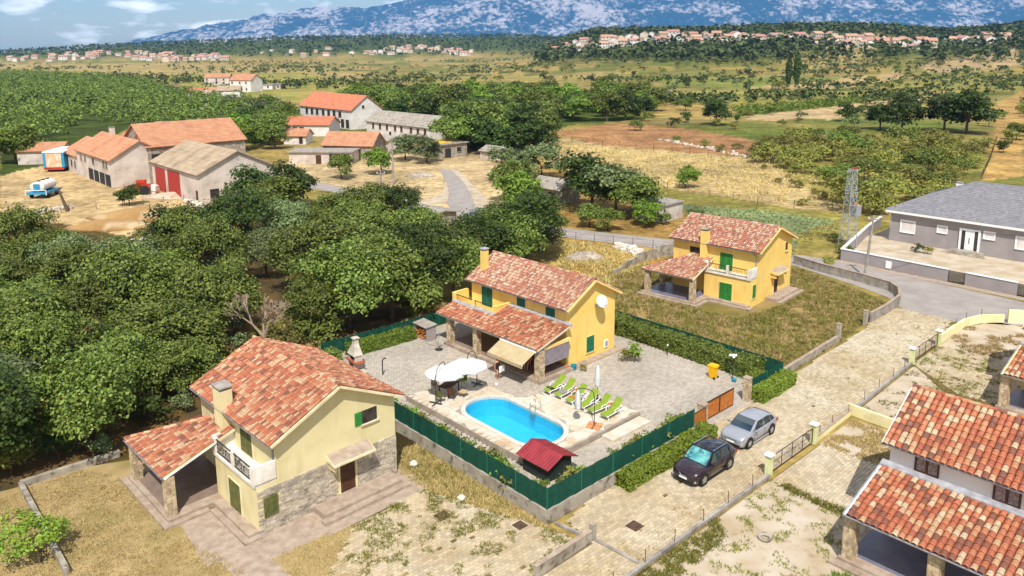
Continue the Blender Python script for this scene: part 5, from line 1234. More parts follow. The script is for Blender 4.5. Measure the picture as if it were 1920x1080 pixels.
# lamps
t = thing('garden_lamp', 'dark lamp post with three pale globes beside the hedge', 'lamp post', F(23.3, 3.3, .03))
q = MB(); q.lathe([(.1, 0), (.1, .06), (.035, .12), (.028, 1.7), (.05, 1.75)], 10); q.build('post', 'dark_metal', t)
for k in range(3): a = 2*math.pi*k/3+.4; c, s = .22*math.cos(a), .22*math.sin(a); q = MB(); q.path([(0, 0, 1.6), (c*.6, s*.6, 1.58), (c, s, 1.72)], .016); q.build('arm', 'dark_metal', t); q = MB(); q.lathe([(.02, 0), (.09, .05), (.11, .12), (.09, .19), (.02, .23)], 12, (c, s, 1.73)); q.build('globe', 'white_plastic', t, smooth=True)
q = MB(); q.lathe([(.02, 0), (.1, .06), (.12, .13), (.09, .2), (.02, .24)], 12, (0, 0, 1.76)); q.build('globe', 'white_plastic', t, smooth=True)
t = thing('bollard_lamp', 'short bollard lamp with a small white head at the hedge foot', 'bollard lamp', F(23.4, 9.4, .03)); q = MB(); q.tube((0, 0, 0), (0, 0, .85), .025, n=8); q.build('post', 'dark_metal', t); q = MB(); q.lathe([(.05, 0), (.07, .06), (.05, .14)], 10, (0, 0, .85)); q.build('lamp_head', 'white_plastic', t)
for a, b, l in ((1.2, 9.6, 'short dark lamp stake among the plants of the pool fence'), (1.1, 3.2, 'short dark lamp stake next to the red shed'), (9.6, 1.3, 'short dark lamp stake near the corner plants below the steps')):
    t = thing('lamp_stake', l, 'garden lamp', F(a, b, .03)); q = MB(); q.tube((0, 0, 0), (0, 0, .75), .02, n=6); q.build('post', 'dark_metal', t); q = MB(); q.lathe([(.06, 0), (.08, .1), (.03, .16)], 8, (0, 0, .72)); q.build('lamp_head', 'dark_metal', t)
def pot(loc, m, label, s=1.):
    t = thing('plant_pot', label, 'flower pot', loc); q = MB(); q.lathe([(.13*s, 0), (.19*s, .3*s), (.2*s, .33*s), (.16*s, .33*s), (.15*s, .27*s)], 14); q.build('pot', m, t); return t
POT1 = pot(F(15.75, 12.75, .03), 'teal_plastic', 'teal round pot at the corner of the pool house', 1.3); POT2 = pot(F(15.45, 13.2, .03), 'terracotta', 'small terracotta pot at the corner of the pool house')
t = thing('watering_can', 'teal watering can on the paving beside the lamp post', 'watering can', F(22.9, 2.9, .03), 30)
q = MB(); q.lathe([(.15, 0), (.16, .24), (.1, .3), (.06, .3)], 12); q.build('can_body', 'teal_plastic', t); q = MB(); q.path([(.13, 0, .08), (.3, 0, .26), (.36, 0, .34)], .02); q.build('spout', 'teal_plastic', t); q = MB(); q.path([(-.13, 0, .06), (-.26, 0, .22), (-.1, 0, .38), (.04, 0, .31)], .014); q.build('handle', 'teal_plastic', t)
# barbecue
def bbq():
    t = thing('stone_barbecue', 'pale stone garden barbecue with tapering hood and red counter', 'barbecue', F(3.3, 24.6, .03), 42.5-95)
    q = MB(); q.box(-.55, .55, -.35, .35, 0, .8); q.build('base', 'bbq_stone', t); q = MB(); q.box(-.32, .32, -.36, -.351, .1, .65); q.build('wood_store', 'bbq_black', t)
    q = MB(); q.box(-.95, .95, -.45, .4, .801, .88); q.build('counter', 'brick_red', t)
    q = MB(); q.box(-.55, -.4, -.3, .34, .881, 1.35); q.box(.4, .55, -.3, .34, .881, 1.35); q.box(-.399, .399, .2, .34, .881, 1.35); q.build('firebox', 'bbq_stone', t); q = MB(); q.box(-.398, .398, -.2, .199, .882, 1.3); q.build('fire_opening', 'bbq_black', t)
    q = MB(); q.loft([[(-.62,-.4,1.351),(.62,-.4,1.351),(.62,.36,1.351),(-.62,.36,1.351)], [(-.55,-.33,1.5),(.55,-.33,1.5),(.55,.34,1.5),(-.55,.34,1.5)], [(-.2,-.12,2.2),(.2,-.12,2.2),(.2,.25,2.2),(-.2,.25,2.2)], [(-.19,-.1,2.55),(.19,-.1,2.55),(.19,.24,2.55),(-.19,.24,2.55)]]); q.build('hood', 'bbq_stone', t)
    q = MB(); q.box(-.15, .15, -.07, .2, 2.551, 2.62); q.box(-.27, .27, -.2, .33, 2.621, 2.69); q.build('chimney_cap', 'bbq_stone', t)
    q = MB(); q.box(.951, 1.7, -.3, .3, .3, .36); q.box(1.55, 1.65, -.25, .25, 0, .3); q.build('side_bench', 'bbq_stone', t)
bbq()
def woodshed():
    t = thing('firewood_shelter', 'grey box shelter with flat pale roof full of orange firewood', 'wood shelter', F(11.4, 26.4, .03), 42.5-92)
    q = MB(); q.box(-.95, -.88, -.5, .5, 0, 1.25); q.box(.88, .95, -.5, .5, 0, 1.25); q.box(-.879, .879, .44, .5, 0, 1.3); q.box(-.879, .879, -.5, .439, 0, .07); q.build('box', 'grey_plaster', t)
    q = MB(); q.hexa([(-1.05,-.62,1.26),(1.05,-.62,1.26),(1.05,.6,1.36),(-1.05,.6,1.36),(-1.05,-.62,1.31),(1.05,-.62,1.31),(1.05,.6,1.41),(-1.05,.6,1.41)]); q.build('roof', 'concrete', t)
    for i in range(70):
        x, z = random.uniform(-.8, .8), .12+random.random()**1.3*.95; y = random.uniform(-.4, -.1); a = random.uniform(-.3, .3); r = random.uniform(.04, .07)
        q = MB(); q.tube((x-.2*math.cos(a*3), y-.12, z-.05), (x+.2*math.cos(a*3), y+.2, z+.12*a), r, r*.9, 5); q.build('log', 'firewood', t)
woodshed()
# rotary clothes dryer
t = thing('clothes_dryer', 'spindly rotary clothes dryer standing on the paving behind the umbrellas', 'clothes dryer', F(10.6, 23.4, .03))
q = MB(); q.tube((0, 0, 0), (0, 0, 1.75), .022, n=6); q.build('pole', 'metal_grey', t); q = MB(); q.lathe([(.35, 0), (.35, .05), (.1, .07)], 12); q.build('base', 'dark_metal', t)
for k in range(4): a = math.pi/2*k+.4; q = MB(); q.tube((0, 0, .25), (1.15*math.cos(a), 1.15*math.sin(a), .75), .015, n=5); q.build('arm', 'dark_metal', t)
q = MB(); q.tube((0, 0, 0), (0, 0, 1.15), .05, n=8); q.path([(0, 0, 1.15), (.05, 0, 1.3), (.2, 0, 1.38), (.3, 0, 1.3)], .05, 8); q.build('vent_pipe', 'dark_metal', None, 'dark bent pipe rising behind the cream villa roof', 'pipe', loc=F(4.3, 22.3, .02), rz=20)
# covers, stones, tyre
for px, py, l in ((830, 967, 'rusty square manhole cover in the middle of the weedy paving'), (975, 985, 'rusty square manhole cover with pale frame at the grass edge'), (1190, 986, 'rusty square manhole cover in the lane')):
    w = P(px, py, .05); t = thing('manhole_cover', l, 'manhole cover', (w.x, w.y, .04), 42.5); q = MB(); q.box(-.32, .32, -.32, .32, 0, .015); q.build('lid', 'rust', t)
    e = .42 if px == 975 else .36; q = MB(); q.box(-e, e, -e, -.325, 0, .02); q.box(-e, e, .325, e, 0, .02); q.box(-e, -.325, -.324, .324, 0, .02); q.box(.325, e, -.324, .324, 0, .02); q.build('frame', 'sand' if px == 975 else 'rust', t)
mat('white_rock', lin('#ddd5c8'), lin('#b8ad9c'), 4, bump=.5)
def rock(loc, s, label=None, m='white_rock', name='boulder', cat='rock', sz=.6, group=None):
    n = 10; mb = MB(); secs = []; sd = random.random()*50
    for i in range(6):
        f = math.pi*(i+.3)/6.2; secs.append([tuple(Vector((math.cos(2*math.pi*k/n)*math.sin(f), math.sin(2*math.pi*k/n)*math.sin(f), -math.cos(f)*sz))*s*(1+.35*mnoise.noise(Vector((k*1.3, i*1.1, sd))))) for k in range(n)])
    mb.loft(secs); return mb.build(name, m, None, label, cat, group, loc=loc, rz=random.uniform(0, 360))
rock(P(865, 937)+Vector((0, 0, .12)), .24, 'white rock lying in the yellow grass below the yard wall'); rock(P(775, 872)+Vector((0, 0, .1)), .25, 'white rock in the grass beside the corner of the cream villa')
t = thing('old_tyre', 'old sun-bleached tyre lying on the sandy lot', 'tyre', P(1434, 1010, .02)); q = MB(); q.lathe([(.2, .04), (.33, .0), (.36, .09), (.33, .17), (.2, .14), (.2, .04)], 20, capb=False, capt=False); q.build('tread', 'old_concrete', t, smooth=True)
# white beach ball-like lamp and bowl near porch
q = MB(); q.lathe([(.02, 0), (.1, .04), (.13, .13), (.1, .22), (.02, .26)], 12); q.build('white_ball', 'white_plastic', None, 'small white ball on the paving between pool and porch', 'ball', loc=P(931, 724, .05), smooth=True)
t = thing('open_flowerbox', 'small terracotta trough on the balcony wall of the pool house', 'flower box', PHW(-.55, 7.0, 3.0), PHD); q = MB(); q.box(-.4, .4, -.12, .12, 0, .25); q.build('trough', 'terracotta', t)
# ---------------------------------------------------------------- the farm, the hamlet and other buildings
mat('orange_tiles', lin('#dba27e'), lin('#cd9069'), .8, rough=.85, c3=lin('#bd8262'), s3=.35, lo3=.55, hi3=.75)
mat('red_orange_tiles', lin('#df9070'), lin('#d07d5c'), .8, rough=.85, c3=lin('#e08a5c'), s3=.5)
mat('fibre_roof', lin('#cdb699'), lin('#b8a286'), .7, rough=.9, c3=lin('#a08d74'), s3=.4)
mat('grey_roof', lin('#c2b8a9'), lin('#a89e92'), .6, rough=.9, c3=lin('#776f66'), s3=1.4, lo3=.55, hi3=.75)
mat('slate_blue_roof', lin('#7d8087'), lin('#696c74'), .8, rough=.8)
mat('farm_plaster', lin('#d3c6bb'), lin('#b7a99d'), .35, bump=.3, c3=lin('#8f8378'), s3=.8, lo3=.58, hi3=.8)
mat('rubble_wall', lin('#a39686'), lin('#7f7468'), 2.2, bump=.6, bscale=6, c3=lin('#c0b29e'), s3=1.4)
mat('white_wall', lin('#e2dcd6'), lin('#cfc6be'), .4, c3=lin('#aaa098'), s3=.6, lo3=.6, hi3=.85)
mat('red_door', lin('#b5382c'), lin('#9a2e26'), 2, rough=.6)
mat('yellow_panel', lin('#e8b92a'), lin('#d5a520'), 1)
mat('opening_shade', (.03, .028, .028), rough=.9)  # near-black panels paint the shade inside open bays and doorways
mat('truck_blue', lin('#3a93b8'), lin('#2c7ba0'), 1.5, rough=.5)
mat('faded_panel', lin('#d9b99a'), lin('#c89c78'), 1.2, c3=lin('#e6d6c4'), s3=.8)
mat('machine_red', lin('#c23a26'), lin('#a82e1e'), 2, rough=.5)
def corr(mb, O, U, V, L, S, pitch, courses, keep=None, amp=.06):
    O, U, V = Vector(O), Vector(U).normalized(), Vector(V).normalized(); N = U.cross(V); N = N if N.z > 0 else -N
    nc = max(2, int(L/pitch)); pitch = L/nc; cs = S/courses
    for c in range(courses):
        v0, v1 = c*cs, (c+1)*cs+.03
        for k in range(nc):
            if keep and not keep((k+.5)*pitch, v0+cs/2): continue
            a, b, d = O+U*(k*pitch), O+U*((k+.5)*pitch), O+U*((k+1)*pitch); lift0, lift1 = N*.05, N*.01
            p = [a+V*v0+lift0*.3, b+V*v0+lift0+N*amp, d+V*v0+lift0*.3, a+V*v1+lift1, b+V*v1+lift1+N*amp, d+V*v1+lift1]
            i = len(mb.v); mb.v += [tuple(q) for q in p]; mb.f += [(i, i+1, i+4, i+3), (i+1, i+2, i+5, i+4), (i, i+2, i+1)]; mb.m += [0]*3
def house(name, label, cat, N, deg, Wd, L, zE, zR, wall, roofm, openings=(), axis='b', chim=(), ov=.4, group=None, pitch=.45, z0=0., th=.15, gable=None):
    """gabled block: x 0..Wd, y 0..L; ridge along y (axis b) or x (axis a)"""
    t = thing(name, label, cat, (N[0], N[1], z0), deg, group)
    mb = MB()
    if axis == 'b': gable_body(mb, 0, Wd, 0, L, 0, zE, zR-.12)
    else: mb.extr([(0, 0, 0), (0, L, 0), (0, L, zE), (0, L/2, zR-.12), (0, 0, zE)], (Wd, 0, 0))
    mb.build('wall', wall, t, fixn=True)
    if zR > zE:
        half = (Wd if axis == 'b' else L)/2; k = (zR-zE)/half; ze = zE-ov*k
        for s in (0, 1):
            if axis == 'b': O, U, V, LL = ((-ov if s == 0 else Wd+ov), -ov, ze), (0, 1, 0), Vector(((half+ov)*(1 if s == 0 else -1), 0, zR-ze)), L+2*ov
            else: O, U, V, LL = (-ov, (-ov if s == 0 else L+ov), ze), (1, 0, 0), Vector((0, (half+ov)*(1 if s == 0 else -1), zR-ze)), Wd+2*ov
            rf = slab_roof('roof', t, O, U, V, LL, V.length-.01, th, roofm)
            if pitch: q = MB(); corr(q, O, U, V, LL, V.length, pitch, max(3, int(V.length/.9))); q.build('roof_tiling', roofm, rf, kind='stuff')
    else:
        q = MB(); q.box(-ov, Wd+ov, -ov, L+ov, zE+.002, zE+.2); q.build('roof', roofm, t)
    for side, u0, u1, a, b, m, nm in openings:
        W = Wall(side, {'a-': 0, 'a+': Wd, 'b-': 0, 'b+': L}[side]); q = MB(); W.box(q, u0, u1, a, b, .003, .05); o = q.build(nm, m, t)
        if nm == 'window': q = MB(); W.box(q, u0-.1, u1+.1, a-.12, a, .003, .14); q.build('sill', 'concrete', o)
    for (x, y, za, zb, w) in chim: chimney(t, x, y, za, zb, w, wall)
    return t
OD, WD_ = 'opening_shade', 'window_dark'
def win(side, us, z0, z1, w=1.0, m='window_dark'): return [(side, u, u+w, z0, z1, m, 'window') for u in us]
fd = 42.5
house('barn', 'wide grey-roofed barn with two tall red doors', 'barn', P(375, 385), fd, 13.5, 21.8, 5.15, 8.4, 'farm_plaster', 'fibre_roof',
      [('a-', 15.2, 20.2, .1, 4.3, 'red_door', 'barn_door'), ('a-', 8.2, 13.9, .1, 4.4, 'red_door', 'barn_door'), ('a-', .4, 1.3, .05, 2.3, 'brown_wood', 'door')]+win('b-', [1.8], .8, 2.4, 1.5))
house('farmhouse', 'farmhouse with orange roof, white upper floor and dark open bays below', 'farmhouse', P(211, 353), fd, 10.6, 22.8, 5.3, 8.4, 'farm_plaster', 'orange_tiles',
      [('a-', .6+i*3.7, 3.6+i*3.7, .1, 2.3, OD, 'bay_opening') for i in range(4)]+win('a-', [1.8, 3.6, 10.5, 16, 19], 3.4, 4.6, 1.1), chim=[(5.3, 16, 7, 9.6, .9)])
_fa, _fb, _ = frame(P(211, 353), fd)
def FH(a, b): q = P(211, 353)+_fa*a+_fb*b; return Vector((q.x, q.y, 0))
house('farm_wing', 'lower farm wing with orange roof joined behind the blue lorry box', 'farm wing', FH(0, 23.0), fd, 10, 10.4, 3.9, 6.6, 'farm_plaster', 'orange_tiles', win('a-', [1.2, 4, 7], 1.2, 2.6, .8))
house('back_farmhouse', 'taller orange-roofed farm building with lilac gable behind the wing', 'farmhouse', FH(11, 22), fd, 11, 12, 5.6, 8.6, 'farm_plaster', 'red_orange_tiles', win('b-', [6.8], 5.2, 6.2, 1.0))
t = thing('stone_chimney', 'squat stone chimney stack standing on the ridge behind the farmhouse', 'chimney', FH(16.5, 20.6)); q = MB(); q.box(-1, 1, -.8, .8, 0, 9.6); q.build('stack', 'rubble_wall', t); q = MB(); q.box(-1.2, 1.2, -1, 1, 9.601, 9.8); q.build('chimney_cap', 'concrete', t)
house('tractor_shed', 'small low orange-roofed shed behind the round green tree', 'shed', (-110, 172), 8, 9, 7, 3.1, 4.6, 'farm_plaster', 'orange_tiles', axis='a')
house('long_barn', 'long stone barn with big orange roof behind the farm', 'barn', P(283, 345), fd, 19, 14.5, 7.1, 10.9, 'rubble_wall', 'orange_tiles', win('a-', [5.5], 7.2, 8.8, 1.0, 'red_door')+[('b-', .6, 3.2, 3.0, 5.6, 'dark_frame', 'shutter')], axis='a')
# hamlet
_wa, _wb, _ = frame(P(690, 245), fd)
def WH(a, b): q = P(690, 245)+_wa*a+_wb*b; return Vector((q.x, q.y, 0))
house('white_farmhouse', 'large white two-storey house with broad red-orange roof in the hamlet', 'farmhouse', WH(-2.2, 5.8), fd, 11.5, 33, 6.2, 10.4, 'white_wall', 'red_orange_tiles',
      win('a-', [6, 9.5, 13, 16.5, 20.5, 24, 27.5], 3.6, 5.4, 1.6)+[('a-', 1.5+i*3, 3.3+i*3, .3, 3.0, OD, 'arch') for i in range(4)]+win('b-', [4], 6.5, 7.4, .8))
house('summer_kitchen', 'low building with hipped bright orange roof in front of the white farmhouse', 'outbuilding', (-66, 226), -8, 13.5, 9, 3.4, 5.4, 'white_wall', 'red_orange_tiles', [('b-', .5+i*2, 2+i*2, .4, 2.6, OD, 'opening') for i in range(3)], axis='a')
house('goat_shed', 'small white shed with orange roof below the summer kitchen', 'shed', (-60.5, 206), -6, 6, 5.5, 2.4, 4.0, 'white_wall', 'orange_tiles', [('b-', 4.2, 5.2, .2, 1.9, 'dark_frame', 'door')], axis='a')
house('long_grey_house', 'long two-storey house with grey fibre roof and row of shuttered windows', 'house', P(805, 272), fd, 8.3, 30, 4.6, 7.3, 'white_wall', 'grey_roof', win('a-', [1.2, 4.4, 7.5, 12, 15, 19, 22.5, 26], 2.6, 4.0, 1.0, 'brown_wood')+[('a-', 10, 11, .1, 2.2, OD, 'door'), ('a-', 17.5, 18.5, .1, 2.2, OD, 'door')])
t = house('concrete_annex', 'square concrete annex with bright yellow roof panel at the end of the long grey house', 'annex', P(825, 298), fd, 8, 7, 3.1, 3.1, 'old_concrete', 'concrete', [('a-', 1, 4.5, .1, 2.5, OD, 'opening'), ('b-', 1.5, 3.2, .1, 2.2, OD, 'door')]+win('b-', [5], 1.2, 2.2, 1.2))
q = MB(); q.box(.6, 7.4, 1.5, 6.5, 3.32, 3.4); q.build('roof_panel', 'yellow_panel', t)
house('flat_shed', 'long low shed with pale flat roof and open front above the big bush', 'shed', (-49, 170), -4, 14, 6, 2.6, 2.6, 'farm_plaster', 'concrete', [('b-', 6, 7.2, .1, 2, 'brown_wood', 'door'), ('b-', 9, 13.5, .1, 2.2, OD, 'opening')])
house('stone_ruin', 'old rubble-stone house with worn orange tile roof', 'ruin', (-43.3, 177.5), -12, 12, 8, 3.4, 6.0, 'rubble_wall', 'orange_tiles', [('b-', 5.2, 6.4, .2, 2.2, OD, 'door')], axis='a')
house('lean_to', 'patched lean-to with rusty grey roof between the ruin and the long grey house', 'shed', (-30, 184), fd, 6, 8, 3.2, 4.2, 'farm_plaster', 'grey_roof', win('a-', [2], 1.2, 2.2, 1))
house('stone_hut', 'small stone hut with grey slab roof and one window beside the road', 'hut', P(808, 428), fd, 4.6, 4.2, 1.9, 2.3, 'rubble_wall', 'grey_roof', win('a-', [1.4], .7, 1.5, .7), pitch=None)
house('slate_shed', 'low shed with blue-grey pent roof under the trees by the road', 'shed', P(932, 436), fd, 4.5, 6.5, 1.7, 2.2, 'farm_plaster', 'slate_blue_roof', (), pitch=None)
house('stone_cottage', 'half hidden stone shed with grey roof between the bushes', 'shed', P(1047, 385), fd, 5, 6.5, 2.6, 3.8, 'rubble_wall', 'grey_roof', [('a-', .8, 2.2, .1, 1.9, OD, 'door')])
house('block_hut', 'pale concrete block hut with flat grey roof beside the bush', 'hut', P(1240, 418), fd, 5.1, 5.0, 2.35, 2.35, 'farm_plaster', 'concrete', (), ov=.2)
house('roadside_shed', 'tiny shed with grey pent roof at the bend of the side road', 'shed', P(930, 302), fd, 4.5, 5.5, 2.0, 3.0, 'farm_plaster', 'grey_roof')
# houses beyond the wood
def PHs(x, y): return P(x, y)
for (x, y, w, l, zE, zR, wm, rm, lab, dg, ax) in ((352,182,8,7,3,4.6,'white_wall','red_orange_tiles','small white house with red-orange roof at the wood edge, leftmost of its cluster',20,'a'),
    (384,160,17,10,5.5,8,'farm_plaster','orange_tiles','two-storey cream house with stepped orange roofs beyond the wood',5,'a'), (432,172,15,11,7,10.4,'white_wall','orange_tiles','tall white house with bright orange gable roof beyond the wood',-20,'a'),
    (375,178,14,6,2.6,4,'white_wall','orange_tiles','long low outbuilding with orange roof in front of the two-storey cream house',8,'a'), (408,186,11,8,4.4,6.6,'white_wall','fibre_roof','white house with pale brown roof in front of the tall white house',10,'a'),
    (370,186,7,6,3,4.6,'farm_plaster','fibre_roof','small pale house half hidden by trees beyond the wood',-10,'a'), (472,168,13,8,3,3.2,'white_wall','concrete','long flat white shed standing alone on the plain',0,'a'),
    (500,167,9,7,3,3.2,'farm_plaster','concrete','second flat shed beside the long flat white shed',0,'a')):
    n = P(x, y); house('plain_house', lab, 'house', n, dg, w, l, zE, zR, wm, rm, win('b-', [1.2, w*.45, w*.75], 1, 2.2, 1.0)+(win('b-', [1.2, w*.45, w*.75], zE-2.2, zE-1, 1.0) if zE > 5 else []), axis=ax, pitch=.8, group='houses beyond the wood')
# machines
def lorry():
    t = thing('lorry_box', 'blue and white lorry box with faded rear doors parked by the farm wing', 'lorry', P(103, 322), 6)
    q = MB(); q.box(-2.1, -1.55, 0, 9, .9, 4.0); q.box(1.55, 2.1, 0, 9, .9, 4.0); q.box(-1.549, 1.549, .2, 9, .9, 3.9); q.build('box_body', 'truck_blue', t)
    q = MB(); q.box(-2.15, 2.15, -.05, 9.05, 4.001, 4.25); q.build('roof', 'white_paint', t)
    for x in (-1.54, .01): q = MB(); q.box(x, x+1.53, -.02, .198, .92, 3.88); q.build('rear_door', 'faded_panel', t)
    q = MB(); q.box(-2, 2, -.1, 9, .55, .899); q.build('chassis', 'dark_metal', t); q = MB(); q.box(-2, 2, -.3, -.05, .45, .75); q.build('bumper', 'machine_red', t)
    for x in (-1.6, 1.6):
        for y in (1.2, 2.6, 7.5): q = MB(); q.tube((x-.18, y, .5), (x+.18, y, .5), .5, n=16); q.build('wheel', 'black_rubber', t)
lorry()
def tanker():
    t = thing('tank_trailer', 'old blue and white tank trailer standing in the farm yard', 'trailer', P(72, 372), 4)
    q = MB(); n = 18; q.loft([[(1.2*math.cos(2*math.pi*k/n)*f, y, 2.0+.85*math.sin(2*math.pi*k/n)*f) for k in range(n)] for y, f in ((-.1, .75), (0, 1), (4.4, 1), (4.55, .75))]); q.build('tank', 'white_wall', t, smooth=False)
    q = MB(); q.box(-.55, .55, -.16, -.101, 1.25, 2.5); q.build('end_panel', 'truck_blue', t)
    for y in (.8, 2.2, 3.6): q = MB(); q.lathe([(.3, 0), (.3, .16), (.1, .2)], 10, (0, y, 2.84)); q.build('hatch', 'dark_metal', t)
    q = MB(); q.box(-1.6, 1.6, -.6, 4.6, .75, 1.1); q.build('chassis', 'truck_blue', t); q = MB(); q.path([(-1.7, -.6, .6), (-1.7, -.6, 1.5), (1.7, -.6, 1.5), (1.7, -.6, .6)], .06); q.build('rail', 'white_paint', t)
    for x in (-1.35, 1.35):
        for y in (.6, 3.6): q = MB(); q.tube((x-.15, y, .48), (x+.15, y, .48), .48, n=14); q.build('wheel', 'black_rubber', t)
tanker()
def tractor():
    t = thing('farm_tractor', 'red farm machine parked beside the red barn doors', 'tractor', P(262, 364), 15)
    q = MB(); q.loft([[(-2, -.6, .7), (-2, .6, .7), (-2, .5, 1.5), (-2, -.5, 1.5)], [(-.2, -.65, .7), (-.2, .65, .7), (-.2, .55, 1.9), (-.2, -.55, 1.9)], [(1.9, -.7, .8), (1.9, .7, .8), (1.9, .6, 1.7), (1.9, -.6, 1.7)]]); q.build('body', 'machine_red', t)
    q = MB(); q.box(-.3, 1.2, -.6, .6, 1.95, 2.5); q.build('cab', 'machine_red', t)
    for x, r in ((-1.4, .5), (1.0, .8)):
        for y in (-.85, .85): q = MB(); q.tube((x, y-.17, r), (x, y+.17, r), r, n=16); q.build('wheel', 'black_rubber', t)
tractor()
q = MB(); q.loft([[(-1.1, -.8, .5), (1.1, -.8, .5), (1.1, .8, .5), (-1.1, .8, .5)], [(-1, -.7, 1.3), (1, -.7, 1.3), (1, .7, 1.3), (-1, .7, 1.3)], [(-.6, -.4, 1.5), (.6, -.4, 1.5), (.6, .4, 1.5), (-.6, .4, 1.5)]]); q.box(-.9, .9, -.7, .7, 0, .499)
q.build('white_container', 'white_wall', None, 'white plastic container next to the red farm machine', 'container', loc=P(285, 362))
# poles, pylon, wires
def pole(px, py, h, label, m='concrete', lamp=False, rz=0):
    t = thing('utility_pole', label, 'utility pole', P(px, py), rz); q = MB(); q.tube((0, 0, 0), (0, 0, h), .17, .11, 8); q.build('shaft', m, t)
    q = MB(); q.box(-.6, .6, -.06, .06, h-.5, h-.4); q.build('crossarm', 'metal_grey', t)
    for x in (-.5, 0, .5): q = MB(); q.lathe([(.05, 0), (.07, .08), (.03, .18)], 8, (x, 0, h-.4)); q.build('insulator', 'white_paint', t)
    if lamp: q = MB(); q.path([(0, 0, h-.1), (-.3, -.4, h+.15), (-.5, -.9, h+.2)], .04); q.box(-.6, -.4, -1.3, -.85, h+.12, h+.25); q.build('lamp_arm', 'metal_grey', t)
    return t
pole(738, 345, 8.0, 'concrete street lamp pole by the dirt yard of the hamlet', lamp=True); pole(1621, 519, 6.9, 'slightly leaning pale pole on the grass verge before the grey boundary wall').rotation_euler = (0, R(4), 0)
pole(527, 222, 8.2, 'thin pale pole among the trees left of the white farmhouse'); pole(391, 235, 7.5, 'pale pole standing in the wood behind the long barn'); pole(718, 432, 8.5, 'pole rising out of the trees beside the road bend')
def pylon():
    t = thing('lattice_pylon', 'grey steel lattice pylon with a transformer box', 'pylon', P(1588, 464), 20); h = 9.9; q = MB(); n = 9
    def c(i, z): w = .75-.4*z/h; return Vector(((-1, 1, 1, -1)[i]*w, (-1, -1, 1, 1)[i]*w, z))
    for i in range(4): q.tube(c(i, 0), c(i, h), .06, .045, 4)
    q.build('corner_legs', 'galvanised', t); 
    for k in range(n):
        q = MB()
        for i in range(4):
            j = (i+1) % 4; z0, z1 = h*k/n, h*(k+1)/n; q.tube(c(i, z0), c(j, z1), .034, n=4); q.tube(c(i, z1), c(j, z1), .03, n=4)
            if k % 2: q.tube(c(j, z0), c(i, z1), .034, n=4)
        q.build('lattice_brace', 'galvanised', t)
    for z in (6.9, 7.3, 9.7): q = MB(); q.box(-.95, .95, -.06, .06, z, z+.1); q.box(-.06, .06, -.8, .8, z+.101, z+.18); q.build('crossarm', 'galvanised', t)
    q = MB(); q.box(.5, 1.35, -.5, .4, 4.0, 5.3); bx = q.build('transformer', 'metal_grey', t)
    for y in (-.35, -.05, .25): q = MB(); q.lathe([(.06, 0), (.09, .1), (.04, .3)], 8, (.9, y, 5.301)); q.build('insulator', 'terracotta', bx)
    q = MB()
    for k in range(3): q.lathe([(.05, 0), (.08, .1), (.03, .28)], 8, (.35*(k-1)+.2, 0, 9.9))
    q.build('top_insulators', 'machine_red', t)
pylon()
def cable(p, q, sag, label, r=.02, n=14):
    mb = MB(); p, q = Vector(p), Vector(q); pts = []
    for i in range(n+1): t = i/n; a = p.lerp(q, t); a.z -= sag*4*t*(1-t); pts.append(a)
    mb.path(pts, r, 4); mb.build('overhead_cable', 'dark_metal', None, label, 'cable', 'overhead cables')
w = P(1621, 519); cable((w.x+.45, w.y, 6.7), GW(33, -9, 7.2), .9, 'overhead cable sagging in front of the grey bungalow')
cable(P(738, 345)+Vector((0, 0, 7.6)), P(718, 432)+Vector((0, 0, 8.2)), .6, 'overhead cable from the hamlet lamp pole to the pole in the trees')
# farm yard pieces: heaps, fences, stone piles
def heap(px, py, rx, ry, h, m, label, name='earth_mound', cat='mound'):
    mb = MB(); n, k = 18, 7; secs = []; sd = random.random()*40
    for i in range(k+1):
        f = i/k; secs.append([(rx*(1-f)*math.cos(2*math.pi*j/n)*(1+.25*mnoise.noise(Vector((j*.9, i*.8, sd)))), ry*(1-f)*math.sin(2*math.pi*j/n)*(1+.25*mnoise.noise(Vector((j*.9, i*.8, sd+9)))), -.05+h*(1-(1-f)**1.8)*(1+.15*mnoise.noise(Vector((j*.7, i*.9, sd+4))))) for j in range(n)])
    mb.loft(secs); return mb.build(name, m, None, label, cat, loc=P(px, py), smooth=True)
heap(275, 408, 9, 3.5, 1.6, 'bare_earth', 'long mound of yellow earth below the farm yard'); heap(210, 425, 7, 3, 1.1, 'bare_earth', 'lower mound of brown earth above the stone pile'); heap(330, 368, 6, 2.6, .8, 'sand', 'pale heap of gravel before the barn corner')
heap(1097, 484, 2.6, 1.6, .9, 'rubble_wall', 'grey heap of brushwood and stones in the dry grass', 'brush_pile', 'brush pile'); heap(790, 330, 3, 1.6, .8, 'rubble_wall', 'heap of grey rubble with red bits at the hamlet', 'rubble_heap', 'rubble heap')
def stonepile(px0, py0, px1, py1, n, w, label, group=None):
    p, q = P(px0, py0), P(px1, py1); t = thing('stone_row', label, 'stone row', p); d = q-p; s = Vector((-d.y, d.x, 0)).normalized(); mb = MB()
    for i in range(n):
        c = d*random.random()+s*random.gauss(0, w*.4); r = random.uniform(.15, .4); z = random.uniform(.05, .5)*max(0, 1-abs(random.gauss(0, .4)))
        a = [Vector((random.uniform(.6, 1.2)*x, random.uniform(.6, 1.2)*y, random.uniform(.5, .9)*zz))*r+c+Vector((0, 0, z)) for x, y, zz in ((-1,-1,-1),(1,-1,-1),(1,1,-1),(-1,1,-1),(-1,-1,1),(1,-1,1),(1,1,1),(-1,1,1))]; mb.hexa(a)
    mb.build('loose_stones', 'white_rock', t, kind='stuff')
